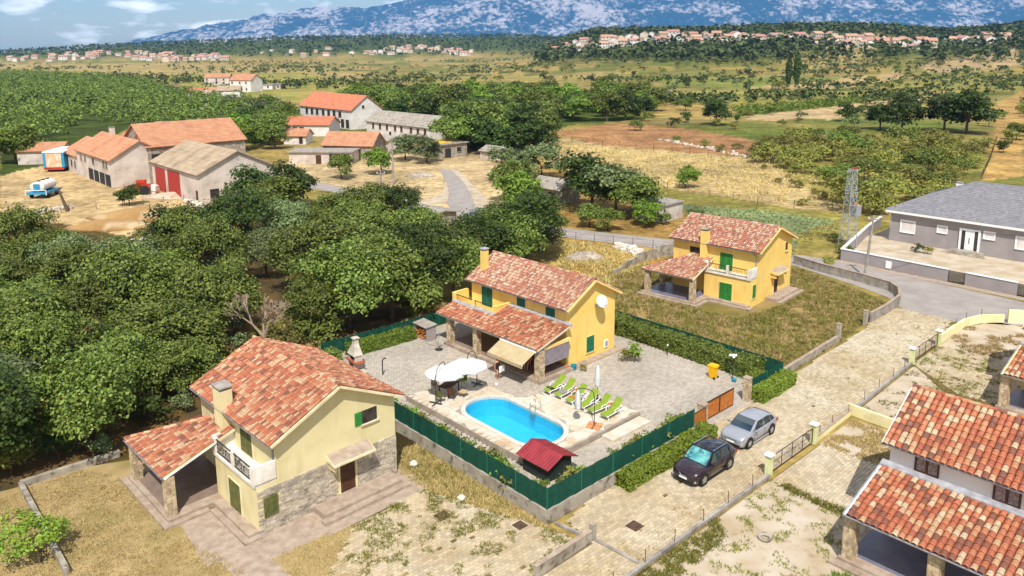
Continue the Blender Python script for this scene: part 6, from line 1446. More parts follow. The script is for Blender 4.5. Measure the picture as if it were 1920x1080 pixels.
stonepile(190, 474, 292, 452, 260, 1.6, 'row of white stones at the forest edge below the farm'); stonepile(50, 405, 135, 390, 110, .5, 'low dry-stone wall under the wire fence of the farm yard'); stonepile(1155, 462, 1200, 478, 90, .9, 'pile of pale stones in the dry grass by the road'); stonepile(1240, 262, 1430, 300, 80, 1.2, 'line of pale stones along the ploughed field'); stonepile(380, 388, 350, 378, 60, .8, 'white stones at the barn corner')
def wirefence(pts, label, h=1.1, gap=3., r=.04):
    t = thing('wire_fence', label, 'fence', (0, 0, 0))
    for a, b in zip(pts, pts[1:]):
        n = max(1, int((b-a).length/gap))
        for i in range(n+1):
            if i == n and b is not pts[-1]: continue
            p = a.lerp(b, i/n); q = MB(); q.tube(p, p+Vector((random.uniform(-.06, .06), 0, h)), r, n=5); q.build('fence_post', 'rust', t)
        for z in (h*.4, h*.9): q = MB(); q.tube(a+Vector((0, 0, z)), b+Vector((0, 0, z)), .012, n=3); q.build('wire', 'rust', t)
wirefence([P(45, 412), P(130, 396), P(230, 388), P(345, 378)], 'wire fence with thin posts round the farm yard')
wirefence([P(1045, 262), P(1130, 271), P(1260, 285), P(1400, 298), P(1490, 303)], 'line of dark fence posts between ploughed and dry field', 1.3, 4.5, .07)
wirefence([P(1180, 338), P(1290, 362), P(1420, 384), P(1560, 395)], 'wire fence along the lower edge of the dry field', 1.2, 4., .05)
wirefence([P(1045, 447), P(1150, 459), P(1262, 471)], 'thin fence posts along the asphalt road edge', 1.2, 2.5, .03)
wirefence([P(1840, 335), P(1856, 300), P(1868, 264)], 'dark wire fence running uphill to the right field', 1.3, 3., .07)
q = MB(); q.tube((0, 0, 0), (-1.1, .2, 3.2), .28, .16, 8); q.tube((-1.1, .2, 3.2), (-.6, .3, 3.9), .09, .04, 6); q.tube((-1.05, .2, 3.0), (-1.8, .1, 3.6), .07, .03, 6)
mat('bark', lin('#6b5846'), lin('#4f3f31'), 4, bump=.5); mat('bare_twigs', lin('#a8937c'), lin('#8a7866'), 3); q.build('dead_trunk', 'bark', None, 'dead leaning tree trunk at the farm fence', 'tree trunk', loc=P(127, 396))
# ---------------------------------------------------------------- plants
G1 = [lin('#48581f'), lin('#5f7029'), lin('#778538'), lin('#8f9a4a'), lin('#506022')]
leafmat('leaf_green', G1); leafmat('leaf_dark', [lin('#2e3f19'), lin('#41531f'), lin('#566628'), lin('#33451b')]); leafmat('leaf_olive', [lin('#5c6b3c'), lin('#75834e'), lin('#8b9764'), lin('#4e5c34')])
leafmat('leaf_fresh', [lin('#587322'), lin('#718b2c'), lin('#8da13e'), lin('#4e6620')]); leafmat('leaf_hedge', [lin('#78922c'), lin('#8fa338'), lin('#647e26'), lin('#a6b24c')]); leafmat('leaf_broom', [lin('#6f7530'), lin('#89893c'), lin('#a29b4c'), lin('#5f6628')])
leafmat('leaf_dry', [lin('#b39860'), lin('#c8ae7a'), lin('#9c8c58'), lin('#bda46c')], .1); leafmat('leaf_tan', [lin('#bba56c'), lin('#cbb57e'), lin('#a3945a')], .1); leafmat('leaf_far', [lin('#3f5026'), lin('#52622c'), lin('#677538'), lin('#364622')], .1)
NP = np.random.default_rng(11)
def quads(C, N, size, rng, asp=.62, droop=.3):
    """leaf-shaped quads at centres C facing about N"""
    n = len(C); N = N+rng.normal(0, .55, (n, 3)); N /= np.linalg.norm(N, axis=1, keepdims=True)+1e-9
    t = rng.normal(0, 1, (n, 3)); t[:, 2] -= droop; t -= N*(t*N).sum(1, keepdims=True); t /= np.linalg.norm(t, axis=1, keepdims=True)+1e-9
    b = np.cross(N, t); s = (size*rng.uniform(.65, 1.3, n))[:, None]
    V = np.stack([C-t*s*.5, C+b*s*asp*.5+t*s*.05, C+t*s*.5, C-b*s*asp*.5+t*s*.05], 1)
    return V.reshape(-1, 3)
def crown_pts(rng, n, Rx, H, lobes, z0, cluster=9, spread=.4, flat=.8, shell=.35):
    """leaf centres in clumps over the shells of a crown's lobes"""
    L = []
    for k in range(lobes):
        if k == 0: L.append((0, 0, z0+H*.5, Rx*.56, H*.42)); continue
        a = rng.uniform(0, 2*math.pi); rr = Rx*rng.uniform(.35, .82); zz = z0+H*rng.uniform(.22, .8); w = Rx*rng.uniform(.3, .5)
        L.append((rr*math.cos(a), rr*math.sin(a), zz, w, w*flat))
    L = np.array(L); w = L[:, 3]**2; idx = rng.choice(len(L), n//cluster, p=w/w.sum())
    d = rng.normal(0, 1, (len(idx), 3)); d /= np.linalg.norm(d, axis=1, keepdims=True); d[:, 2] = np.abs(d[:, 2])*.9+d[:, 2]*.25
    rad = 1-shell*rng.random(len(idx))**2.2
    c = L[idx, :3]+d*rad[:, None]*np.stack([L[idx, 3], L[idx, 3], L[idx, 4]], 1)
    # drop clumps buried deep in another lobe
    q = np.ones(len(c), bool)
    for l in L: q &= (((c-l[:3])/np.array([l[3], l[3], l[4]]))**2).sum(1) > .5
    c, d = c[q], d[q]
    C = np.repeat(c, cluster, 0)+rng.normal(0, spread*.5, (len(c)*cluster, 3))*np.array([1, 1, .6]); N = np.repeat(d, cluster, 0)*.8+np.array([0, 0, .7])
    return C, N, L
def trunk_mesh(H, r, L, rng, m='bark', base=.0):
    mb = MB(); top = Vector((rng.normal(0, .1), rng.normal(0, .1), H)); pts = [Vector((0, 0, -.15)), Vector((rng.normal(0, .05), rng.normal(0, .05), H*.5)), top]; rs = [r*1.25, r, r*.75]
    for i in range(2): mb.tube(pts[i], pts[i+1], rs[i], rs[i+1], 7)
    for l in L[1:7]:
        e = Vector(l[:3]); s = pts[1].lerp(top, rng.uniform(.3, 1)); mid = s.lerp(e, .5)+Vector((0, 0, -.1)); mb.tube(s, mid, r*.5, r*.32, 5); mb.tube(mid, e, r*.32, r*.12, 5)
    return mb
def make_tree(name, label, cat, group, n, Rx, H, lobes, z0, leaf, lm, seed, tr=.16, cluster=9, spread=.45, flat=.8, parts=True, asp=.62):
    rng = np.random.default_rng(seed); C, N, L = crown_pts(rng, n, Rx, H, lobes, z0, cluster, spread, flat)
    me = npmesh('crown', quads(C, N, leaf, rng, asp), 4, lm)
    if not parts: return link(name, me, None, label, cat, group)
    t = thing(name, label, cat, (0, 0, 0), 0, group); trunk_mesh(max(.4, z0+H*.35), tr, L, rng).build('trunk', 'bark', t); link('crown', me, t); return t
class Kinds:
    def __init__(s, protos): s.p = protos; s.used = set()
    def put(s, i, loc, sc_, label=None, group=None, rz=None):
        k = i % len(s.p); o = s.p[k]; rz = random.uniform(0, 360) if rz is None else rz
        if k in s.used: o = dup(o, loc, rz, label, group, sc_)
        else:
            s.used.add(k); o.location = loc; o.rotation_euler = (0, 0, R(rz)); o.scale = sc_ if isinstance(sc_, tuple) else (sc_,)*3
            if label: o['label'] = label
            if group: o['group'] = group
        return o
FG = 'broadleaf trees of the near wood'
near = Kinds([make_tree('broadleaf_tree', 'green broadleaf tree in the dense near wood', 'tree', FG, 18000, 3.4, 5.9, 22, .75, .29, lm, 100+i, .17, 22, .75, .75) for i, lm in enumerate(['leaf_green', 'leaf_green', 'leaf_dark', 'leaf_olive', 'leaf_green'])])
mid = Kinds([make_tree('mid_tree', 'green tree of the hamlet wood', 'tree', 'trees round the hamlet', 5600, 3.4, 6.2, 16, .15, .5, lm, 200+i, .17, 14, .8) for i, lm in enumerate(['leaf_green', 'leaf_dark', 'leaf_green', 'leaf_olive', 'leaf_fresh'])])
bushes = Kinds([make_tree('shrub', 'round green shrub', 'shrub', 'shrubs on the dry fields', 900, 1.6, 2.3, 6, .0, .34, lm, 300+i, .05, 7, .4) for i, lm in enumerate(['leaf_green', 'leaf_broom', 'leaf_dark', 'leaf_broom', 'leaf_olive'])])
broom = Kinds([make_tree('broom_bush', 'yellow-green broom bush on the rough slope', 'bush', 'broom bushes on the rough slope', 2200, 2.6, 2.9, 8, -.1, .36, lm, 350+i, .05, 8, .5) for i, lm in enumerate(['leaf_broom', 'leaf_broom', 'leaf_green'])])
bare = lambda: None
def scatter(poly, gap, tries=4000, seed=1, pix=True, z=0.):
    rnd = random.Random(seed); pts = [P(*p) for p in poly] if pix else poly; xs = [p[0] for p in pts]; ys = [p[1] for p in pts]; out = []
    for _ in range(tries):
        p = (rnd.uniform(min(xs), max(xs)), rnd.uniform(min(ys), max(ys)))
        if inpoly(p, pts) and all((p[0]-q[0])**2+(p[1]-q[1])**2 > (gap*rnd.uniform(.75, 1.3))**2 for q in out): out.append(p)
    return out
i = 0
# near wood
for p in scatter([(-330, 960), (30, 890), (130, 872), (225, 822), (330, 765), (400, 705), (425, 650), (430, 575), (420, 520), (320, 500), (300, 555), (180, 562), (105, 525), (60, 486), (-60, 470), (-330, 480)], 4.7, 26000, 3):
    i += 1; KK = random.choice((0, 1, 2, 3, 4, 0, 1)); near.put(KK, (p[0], p[1], 0), (lambda s: (s*random.uniform(.8, 1.1), s*random.uniform(.8, 1.1), s*random.uniform(.7, 1.2)))(random.uniform(.55, 1.2)), ['green broadleaf tree in the dense near wood', 'green broadleaf tree with a loose crown in the near wood', 'dark broadleaf tree in the dense near wood', 'greyish olive-green tree in the near wood', 'green broadleaf tree with a broad crown in the near wood'][KK])
named = [(600, 628, 'broad tree with bright leaves beside the bare tree', .85, 0), (655, 615, 'wide bright green tree behind the netted back fence', 1.2, 1), (735, 600, 'large dense tree left of the firewood shelter', 1.25, 0), (790, 566, 'dark tall tree beside the yellow pool house chimney', 1.15, 2),
         (850, 560, 'tree with bright crown behind the pool house balcony', .98, 4), (905, 520, 'dark tree rising behind the pool house roof', 1.05, 2), (600, 545, 'tall tree in the middle of the wood above the bare tree', 1.2, 1), (690, 525, 'tree with full crown in the middle of the wood', 1.2, 4), (770, 500, 'tree at the right edge of the middle wood', 1.1, 1),
         (540, 470, 'pale olive tree below the big dark bush', 1.0, 3), (620, 455, 'young bright tree above the middle wood', 1.05, 0), (700, 440, 'tree beside the road bend below the lamp pole', 1.1, 1), (755, 432, 'tree beside the little stone hut', 1.0, 2), (985, 492, 'tall dark tree standing right behind the pool house ridge', 1.25, 2), (1010, 470, 'tree overhanging the asphalt road', 1.0, 0), (955, 505, 'tree with rounded crown left of the tall dark tree', 1.05, 1),
         (500, 520, 'olive tree at the clearing edge', .85, 3), (660, 485, 'tree with loose crown in the upper middle wood', 1.15, 0), (360, 500, 'big dark tree at the top of the near wood', 1.15, 2), (440, 480, 'big tree in front of the stone pile', 1.2, 2), (940, 470, 'tree beside the slate shed', .95, 1)]
for x, y, l, s, k in named: w = P(x, y); near.put(k, w, s, l, 'named trees of the wood')
# round the hamlet and farm
named2 = [(480, 398, 'wide dark bush-like tree in front of the barn gable', 1.15, 1), (545, 388, 'wide dark tree below the flat shed', 1.15, 1), (520, 415, 'broad tree under the flat shed, lower', 1.0, 0), (243, 384, 'small umbrella-shaped tree in the farm yard', .55, 1), (30, 305, 'round bright tree beside the tractor shed', 1.35, 4), (640, 335, 'small leafy tree at the hamlet steps', .75, 0), (715, 325, 'bright leafy tree before the ruin', .85, 4), (760, 300, 'olive tree below the long grey house', .95, 3), (800, 305, 'second olive tree below the long grey house', .95, 3),
          (960, 345, 'olive tree above the road bend', 1.1, 3), (1015, 335, 'olive tree next to the stone shed', 1.1, 3), (985, 400, 'bright tree hanging over the road bend', 1.05, 4), (965, 375, 'tree half hiding the slate shed', 1.0, 0), (1110, 392, 'big dark tree above the asphalt road', 1.45, 1), (1155, 400, 'olive-green tree beside the big dark tree', 1.2, 3), (1195, 412, 'bright shrub-like tree next to the block hut', 1.0, 0), (1210, 425, 'bright bush left of the block hut', .6, 4), (1105, 425, 'bush at the roadside below the big dark tree', .5, 0), (1285, 352, 'small lone tree in the dry field', .62, 4), (1140, 432, 'brown-green bush at the roadside', .5, 0)]
for x, y, l, s, k in named2: mid.put(k, P(x, y), s, l, 'named trees round the hamlet')
ADJ = {mid: ['leafy green', 'dark green', 'full green', 'greyish olive', 'bright green'], bushes: ['green', 'yellow-green', 'dark green', 'brownish green', 'greyish olive'], broom: ['yellow-green', 'loose yellow-green', 'green']*2}
def patch(poly, gap, kinds, s0, s1, seed, label, group, ks=(0, 1, 2, 3, 4), tries=2500):
    for p in scatter(poly, gap, tries, seed):
        k = random.choice(ks); s = random.uniform(s0, s1); kinds.put(k, (p[0], p[1], landz(p[0], p[1])), s, ADJ[kinds][k % 5]+(' larger ' if s > (s0+s1)/2 else ' smaller ')+label, group)
patch([(845, 292), (1000, 290), (1015, 262), (990, 225), (880, 220), (855, 250)], 6, mid, 1.2, 1.8, 4, 'tree of the grove right of the long grey house', 'grove beside the long grey house', (0, 1, 2))
patch([(640, 215), (720, 228), (860, 235), (1010, 240), (1040, 235), (1200, 222), (1230, 205), (1150, 195), (960, 195), (800, 200), (700, 195)], 9, mid, 1.1, 1.9, 5, 'tree of the belt between hamlet and plain', 'tree belt behind the hamlet', (0, 2, 4, 1))
patch([(430, 285), (520, 280), (545, 250), (530, 215), (440, 215), (455, 250)], 7, mid, 1.0, 1.4, 6, 'tree of the grove behind the long barn', 'grove behind the long barn')
for x, y, s, l, k in ((1812, 250, 2.05, 'huge dark round oak on the right slope', 1), (1770, 246, 1.7, 'dark oak leaning against the huge round oak', 1), (1690, 246, 1.75, 'broad dark oak left of the huge round oak', 1), (1650, 243, 1.3, 'smaller dark oak at the left end of the oak group', 1), (1343, 234, 1.35, 'lone dark round tree left of the sandy strip', 1), (1592, 228, 1.0, 'small dark tree below the oaks', 1), (1285, 207, .8, 'small round tree beside the ploughed field', 0), (1240, 185, .9, 'round olive tree on the plain', 3), (1905, 262, .7, 'small tree on the field edge at the far right', 0)): mid.put(k, P(x, y), s, l, 'oaks and lone trees of the right slope')
# broom slope
patch([(1425, 300), (1560, 345), (1580, 400), (1640, 405), (1700, 395), (1830, 330), (1845, 290), (1760, 268), (1640, 262), (1520, 262), (1430, 275)], 5.9, broom, .7, 1.7, 8, 'broom bush on the rough slope', 'broom bushes on the rough slope', (0, 1, 2, 0))
patch([(1240, 262), (1440, 285), (1450, 300), (1400, 296), (1250, 268)], 9, broom, .4, .8, 9, 'broom bush at the edge of the ploughed field', 'broom bushes by the ploughed field')
patch([(1420, 310), (1540, 355), (1560, 395), (1500, 385), (1430, 330)], 7, broom, .25, .55, 10, 'bush scattered on the dry field', 'small bushes on the dry field')
patch([(1850, 235), (1920, 190), (1960, 250), (1880, 300)], 14, bushes, .8, 1.6, 12, 'shrub on the bright field at the far right', 'shrubs of the right field')
patch([(-330, 960), (30, 905), (135, 884), (232, 832), (335, 776), (420, 712), (400, 690), (300, 770), (120, 850), (-330, 900)], 2.6, bushes, .5, 1.0, 33, 'undergrowth shrub at the edge of the near wood', 'undergrowth of the near wood', (0, 1, 2, 4))
patch([(420, 700), (480, 640), (600, 640), (760, 600), (820, 590), (780, 560), (600, 600), (500, 560), (450, 580)], 4.5, bushes, .3, .7, 34, 'scrubby bush in the clearing', 'scrub of the clearing', (1, 3, 4))
# shrubs over the plain
patch([(560, 200), (1000, 170), (1400, 185), (1640, 175), (1920, 190), (1940, 130), (1200, 125), (700, 140)], 26, bushes, 1.2, 2.6, 13, 'shrub standing on the plain', 'shrubs on the plain', tries=700)
patch([(1180, 250), (1640, 240), (1660, 205), (1380, 215), (1180, 222)], 13, bushes, .8, 1.7, 14, 'shrub along the field edges', 'shrubs along the field edges', tries=300)
patch([(1150, 395), (1280, 410), (1580, 450), (1560, 455), (1260, 425)], 5, bushes, .4, .8, 15, 'low shrub behind the yellow villa', 'low shrubs behind the yellow villa', (0, 0, 2, 4), 300)
for x, y, s in ((1493, 158, 1.), (1478, 158, .85)):
    rng = np.random.default_rng(x); n = 1500; h = 19*s; z = rng.random(n)**.9*h; rr = 2.4*s*np.sin(np.clip(z/h*math.pi*.93+.2, 0, math.pi))**.7; a = rng.uniform(0, 2*math.pi, n); k = rng.random(n)**.4
    C = np.stack([rr*k*np.cos(a), rr*k*np.sin(a), z+1], 1); N = np.stack([np.cos(a), np.sin(a), .4+0*a], 1); t = thing('poplar', 'tall slim poplar on the plain' if s == 1 else 'shorter slim poplar beside the tall one', 'tree', P(x, y), 0, 'poplars on the plain')
    link('crown', npmesh('crown', quads(C, N, 1.6, rng), 4, 'leaf_dark'), t); q = MB(); q.tube((0, 0, -.2), (0, 0, 4), .4, .3); q.build('trunk', 'bark', t)
# woods that read as one mass
def mass(name, pts, sizes, per, leaf, lm, seed):
    rng = np.random.default_rng(seed); Cs, Ns = [], []
    for (x, y, z), s in zip(pts, sizes):
        C, N, _ = crown_pts(rng, per, s, s*1.5, 5, -.1*s, 3, s*.12, .8); Cs.append(C+np.array([x, y, z])); Ns.append(N)
    C, N = np.concatenate(Cs), np.concatenate(Ns); link(name, npmesh(name, quads(C, N, leaf, rng), 4, lm), kind='stuff')
rnd = random.Random(77)
pts = scatter([(-60, 150), (40, 140), (160, 146), (270, 156), (330, 186), (440, 196), (540, 205), (560, 222), (430, 222), (470, 262), (250, 236), (150, 232), (120, 262), (0, 300), (-80, 320)], 7.5, 9000, 21)
mass('woodland', [(x, y, -1) for x, y in pts], [rnd.uniform(4.2, 6.4) for _ in pts], 330, .95, 'leaf_green', 31)
# far scrub and hill woods
def farpts(n, y0, y1, t0, t1, cond, seed):
    r = np.random.default_rng(seed); o = []
    while len(o) < n:
        y = y0*(y1/y0)**r.random(4000); t = r.uniform(t0, t1, 4000); x = t*y; z = land(x, y); k = cond(x, y, z, r.random(4000)); o += list(zip(x[k], y[k], z[k]))
    return o[:n]
sp = farpts(3600, 330, 1500, -.85, .85, lambda x, y, z, u: u < np.clip((fbm(x/120., y/50., 3, 29)-.5)*5, 0.01, 1), 43)
mass('plain_scrub', sp, [rnd.uniform(1.6, 4.2) for _ in sp], 45, 1.7, 'leaf_far', 44)
# vineyard rows and vegetable plot
def rows(name, poly, step, gap, s, lm, along, seed, per=10, leaf=.6):
    pts = pxw(poly); u = (pts[along[1]]-pts[along[0]]).normalized(); v = Vector((-u.y, u.x, 0)); o = pts[0]; c = [((p-o).dot(u), (p-o).dot(v)) for p in pts]; rng = np.random.default_rng(seed); C = []
    b = min(q[1] for q in c)
    while b < max(q[1] for q in c):
        a = min(q[0] for q in c)
        while a < max(q[0] for q in c):
            if inpoly((a, b), c) and rng.random() > .06:
                w = o+u*a+v*b; C.append(np.array([w.x, w.y, s*.55])+rng.normal(0, s*.35, (per, 3)))
            a += gap
        b += step
    C = np.concatenate(C); C[:, 2] = np.abs(C[:, 2]); link(name, npmesh(name, quads(C, np.tile(np.array([0., 0, 1]), (len(C), 1)), leaf, rng), 4, lm), kind='stuff')
rows('vineyard', [(1370, 205), (1560, 190), (1690, 178), (1690, 184), (1480, 210), (1395, 217)], 2.4, 1.5, 1.5, 'leaf_fresh', (0, 2), 51, 7, 1.2)
rows('vegetable_rows', [(1285, 387), (1420, 394), (1585, 417), (1560, 448), (1460, 466), (1280, 420)], 1.3, .8, .45, 'leaf_olive', (0, 2), 52, 5, .32)
rows('potato_rows', [(1275, 418), (1440, 462), (1500, 470), (1490, 485), (1265, 440)], 1.2, .6, .6, 'leaf_green', (0, 1), 53, 6, .36)
# hedges
mat('hedge_core', lin('#2c3c18'), lin('#3c4a1e'), 3)
def hedge(name, label, p, q, w, h, lm, n, leaf, bump=.14, seed=0, group=None):
    p, q = Vector(p), Vector(q); d = q-p; L = d.length; rng = np.random.default_rng(seed+5); t = thing(name, label, 'hedge', p, math.degrees(math.atan2(d.y, d.x)), group)
    mb = MB(); mb.box(.1, L-.1, -w/2+.14, w/2-.14, 0, h-.16); mb.build('branches', 'hedge_core', t)
    k = rng.choice(4, n, p=np.array([L*w, L*h, L*h, w*h*1.3])/(L*w+2*L*h+w*h*1.3)); a, b = rng.random(n), rng.random(n); C = np.zeros((n, 3)); N = np.zeros((n, 3))
    C[:, 0] = a*L; m = k == 0; C[m, 1] = (b[m]-.5)*w; C[m, 2] = h; N[m] = (0, 0, 1)
    for kk, s in ((1, -1), (2, 1)): m = k == kk; C[m, 1] = s*w/2; C[m, 2] = b[m]*h; N[m] = (0, s, .5)
    m = k == 3; e = rng.random(n) < .5; C[m, 0] = np.where(e[m], 0, L); C[m, 1] = (a[m]-.5)*w; C[m, 2] = b[m]*h; N[m, 0] = np.where(e[m], -1, 1)
    nz = (fbm(C[:, 0]*1.3+seed*7, C[:, 1]*1.3+C[:, 2]*1.1+30, 3, seed+2)-.55); C += N*(nz*bump*3)[:, None]+rng.normal(0, .045, (n, 3)); C[:, 2] = np.maximum(C[:, 2], .03)
    link('foliage', npmesh('foliage', quads(C, N, leaf, rng, .7), 4, lm), t); return t
hedge('hedge', 'yellow-green hedge along the lane under the netted fence', F(5.45, -.62, .01), F(14.45, -.62, .01), 1.0, .85, 'leaf_hedge', 15000, .15, .2, 1)
hedge('hedge', 'clipped bright hedge along the lane beyond the stone gate pillar', F(21.1, -.05, .01), F(25.7, -.05, .01), 1.0, .95, 'leaf_hedge', 9000, .14, .12, 2)
hedge('hedge', 'tall green hedge inside the far green fence by the yellow bin', F(24.75, 2.0, .03), F(24.75, 17.5, .03), 1.5, 1.35, 'leaf_green', 22000, .16, .2, 3)
hedge('hedge', 'short green hedge inside the fence corner by the gate', F(22.6, 1.35, .03), F(23.95, 1.35, .03), .8, 1.1, 'leaf_hedge', 3500, .14, .12, 6)
hedge('hedge', 'bright green clipped hedge at the back of the yard by the barbecue', F(4.3, 27.4, .03), F(10.6, 27.1, .03), .9, 1.05, 'leaf_fresh', 10000, .15, .12, 4)
hedge('hedge', 'low overgrown hedge left of the barbecue', F(1.2, 27.6, .03), F(3.4, 27.5, .03), 1.0, .9, 'leaf_green', 4000, .15, .2, 5)
small = Kinds([make_tree('garden_plant', 'leafy garden plant', 'plant', 'plants in the bed of the pool fence', 420, .27, .85, 5, .0, .12, lm, 400+i, .02, 6, .16) for i, lm in enumerate(['leaf_fresh', 'leaf_green', 'leaf_broom'])])
for k in range(16): small.put(k, F(.65+random.uniform(-.15, .3), 1.3+k*1.0, .03), random.uniform(1.5, 2.3), 'leafy plant in the bed behind the pool fence', 'plants in the bed of the pool fence')
for k in range(13): small.put(k+1, F(1.9+k*.92, .75+random.uniform(-.2, .2), .03), random.uniform(1.4, 2.2), 'leafy plant in the corner bed beside the red shed and lane fence', 'plants in the bed of the lane fence')
for a, b, s, l in ((20.4, 10.4, 2.0, 'leafy yellow-green shrub in the paving beside the pool house'), (20.0, 10.9, 1.5, 'smaller shrub leaning against the yellow-green shrub in the paving'), (16.1, 12.0, .8, 'potted plant in shade under the side blind')): small.put(0 if s > 1.8 else 2, F(a, b, .03), s, l, 'plants in the paved yard')
for k, (x, y, s) in enumerate(((1582, 475, 1.4), (1555, 500, 1.2), (1690, 430, 1.0), (1668, 430, .9))): bushes.put(k, P(x, y) if k < 2 else GW(3+k, -4.), s*.45, ['dark round shrub at the corner of the grey wall', 'green shrub on the verge beside the road', 'small shrub in the bungalow yard', 'small dry bush in the bungalow yard'][k], 'shrubs near the bungalow')
make_tree('olive_bush', 'yellow-green loose bush growing over the low wall of the brown lawn', 'bush', None, 4200, 1.75, 2.5, 9, .0, .17, 'leaf_hedge', 500, .06, 7, .35).location = P(78, 1052)
for k, (x, y, s, l) in enumerate(((520, 660, 1.1, 'dry yellow bush behind the cream villa roof'), (500, 640, .9, 'green bush at the foot of the bare tree'), (600, 640, 1.2, 'yellowish bush in the clearing under the trees'), (470, 690, 1.0, 'green bush at the clearing edge beside the villa roof'), (420, 720, .9, 'dry yellow bush left of the cream villa'))): broom.put(k, P(x, y), s*.7, l, 'bushes of the clearing')
def baretree():
    rng = random.Random(4); t = thing('bare_tree', 'leafless grey tree in the clearing behind the cream villa', 'tree', P(502, 668)); t.scale = (1.2,)*3; mb, tw = MB(), MB()
    def grow(p, d, r, l, n):
        q = p+d*l; (mb if r > .03 else tw).tube(p, q, r, r*.7, 5, cap=False)
        if n == 0: return
        for _ in range(3 if n > 1 else 4):
            e = (d+Vector((rng.gauss(0, .5), rng.gauss(0, .5), rng.gauss(.12, .3)))).normalized(); grow(q, e, r*.62, l*rng.uniform(.6, .85), n-1)
    grow(Vector((0, 0, -.1)), Vector((-.1, 0, 1)), .17, 1.5, 5); mb.build('trunk', 'bare_twigs', t); tw.build('twigs', 'bare_twigs', t, kind='stuff')
baretree()
# ---------------------------------------------------------------- grass and weeds
def tufts(name, poly, dens, h, lm, seed, clump=None, spread=.08, blades=6, w=.03, z=.015, lim=.5, scale=1.3, lean=.55, avoid=()):
    rng = np.random.default_rng(seed); pts = np.array([(p[0], p[1]) for p in poly]); x0, y0 = pts.min(0); x1, y1 = pts.max(0); n = int((x1-x0)*(y1-y0)*dens)
    x, y = rng.uniform(x0, x1, n), rng.uniform(y0, y1, n); k = inpoly_np(x, y, [tuple(p) for p in pts])
    for av in avoid: k &= ~inpoly_np(x, y, av)
    f = fbm(x*scale+seed, y*scale, 3, seed); k &= f > lim; x, y, f = x[k], y[k], f[k]; n = len(x)
    if n == 0: return
    X = np.repeat(x, blades)+rng.normal(0, spread, n*blades); Y = np.repeat(y, blades)+rng.normal(0, spread, n*blades); H = h*rng.uniform(.5, 1.3, n*blades)*np.repeat(.6+1.2*(f-lim), blades); a = rng.uniform(0, 2*math.pi, n*blades); ww = w*rng.uniform(.7, 1.4, n*blades)
    B = np.stack([X, Y, np.full_like(X, z)], 1); s = np.stack([np.cos(a), np.sin(a), 0*a], 1)*ww[:, None]; tip = B+np.stack([rng.normal(0, lean, len(X))*H, rng.normal(0, lean, len(X))*H, H], 1)
    link(name, npmesh(name, np.stack([B-s, B+s, tip], 1).reshape(-1, 3), 3, lm), kind='stuff')
W2 = lambda l: [(p.x, p.y) for p in pxw(l)]; FW = lambda l: [(F(*p).x, F(*p).y) for p in l]
tufts('dry_grass', W2([(-150, 1000), (40, 918), (160, 880), (262, 905), (330, 1000), (440, 1060), (520, 1110), (0, 1200)]), 55, .07, 'leaf_tan', 1, lim=.2, w=.022, lean=.8)
tufts('dry_grass', W2([(500, 1050), (655, 988), (790, 1095), (640, 1150)]), 65, .07, 'leaf_tan', 2, lim=.2, w=.022, lean=.8)
tufts('dry_grass', FW([(-.2, -1.2), (-.2, 14), (-2.9, 14), (-2.8, 7.2)]), 90, .17, 'leaf_dry', 3, lim=.25, w=.022)
tufts('green_grass', FW([(-.2, 1), (-.2, 14), (-2.9, 14), (-2.8, 7.2)]), 60, .17, 'leaf_broom', 4, lim=.5, w=.022)
tufts('paving_weeds', FW(LOTF), 60, .17, 'leaf_broom', 5, lim=.5, scale=1.1, spread=.05)
tufts('lane_weeds', FW([(-3, -5.4), (20, -5.4), (20, -4.3), (-3, -3.4)]), 14, .14, 'leaf_dry', 6, lim=.52)
tufts('lane_weeds', FW([(20, -5.4), (48, -4.5), (48, 1.2), (40, .9), (26, .4), (26, -1), (20, -3)]), 9, .12, 'leaf_broom', 7, lim=.58)
tufts('sand_weeds', FW([(-1.5, -6), (12.3, -6), (12.2, -11.5), (8, -12.7), (4, -13), (4, -16), (-5, -16)]), 22, .17, 'leaf_broom', 8, lim=.56)
tufts('kerb_grass', FW([(-1.5, -5.9), (7, -5.9), (6, -7.2), (-1.5, -7.4)]), 80, .2, 'leaf_broom', 9, lim=.42)
tufts('forecourt_grass', FW([(3, -10.8), (8, -12.6), (7.2, -16), (2, -16)]), 60, .2, 'leaf_fresh', 10, lim=.45)
tufts('forecourt_grass', FW([(12.2, -6), (12.7, -6), (12.7, -12), (12.0, -12)]), 90, .2, 'leaf_broom', 18, lim=.4)
tufts('sand_weeds', FW([(18.7, -6), (23.4, -6), (23.4, -12), (18.7, -12)]), 70, .16, 'leaf_dry', 11, lim=.52, scale=.8)
tufts('sand_weeds', FW([(24.3, -5.7), (35.8, -5.3), (35.8, -13), (24.2, -13)]), 16, .17, 'leaf_broom', 12, lim=.57)
tufts('forecourt_weeds', FW([(35.9, -5.1), (41.7, -5.1), (41.7, -13), (33, -13), (33, -9)]), 30, .2, 'leaf_broom', 13, lim=.52)
tufts('sand_weeds', FW([(41.9, -5.1), (48, -5), (51, -6.5), (51.5, -13), (42, -13)]), 30, .25, 'leaf_dry', 14, lim=.54, scale=.6)
v2 = [tuple((P(1406, 578)+Vector((math.cos(R(47)), math.sin(R(47)), 0))*a+Vector((-math.sin(R(47)), math.cos(R(47)), 0))*b)[:2]) for a, b in ((-3.6, -.5), (2.5, -2), (9, -2), (9.4, 9.6), (1, 11), (-3.6, 11))]
tufts('meadow_grass', FW([(26, .9), (26, 26), (40, 27), (55, 14), (49.5, 1.7), (41, 1.6), (36, 1.1)]), 16, .3, 'leaf_broom', 15, lim=.4, w=.04, avoid=[v2])
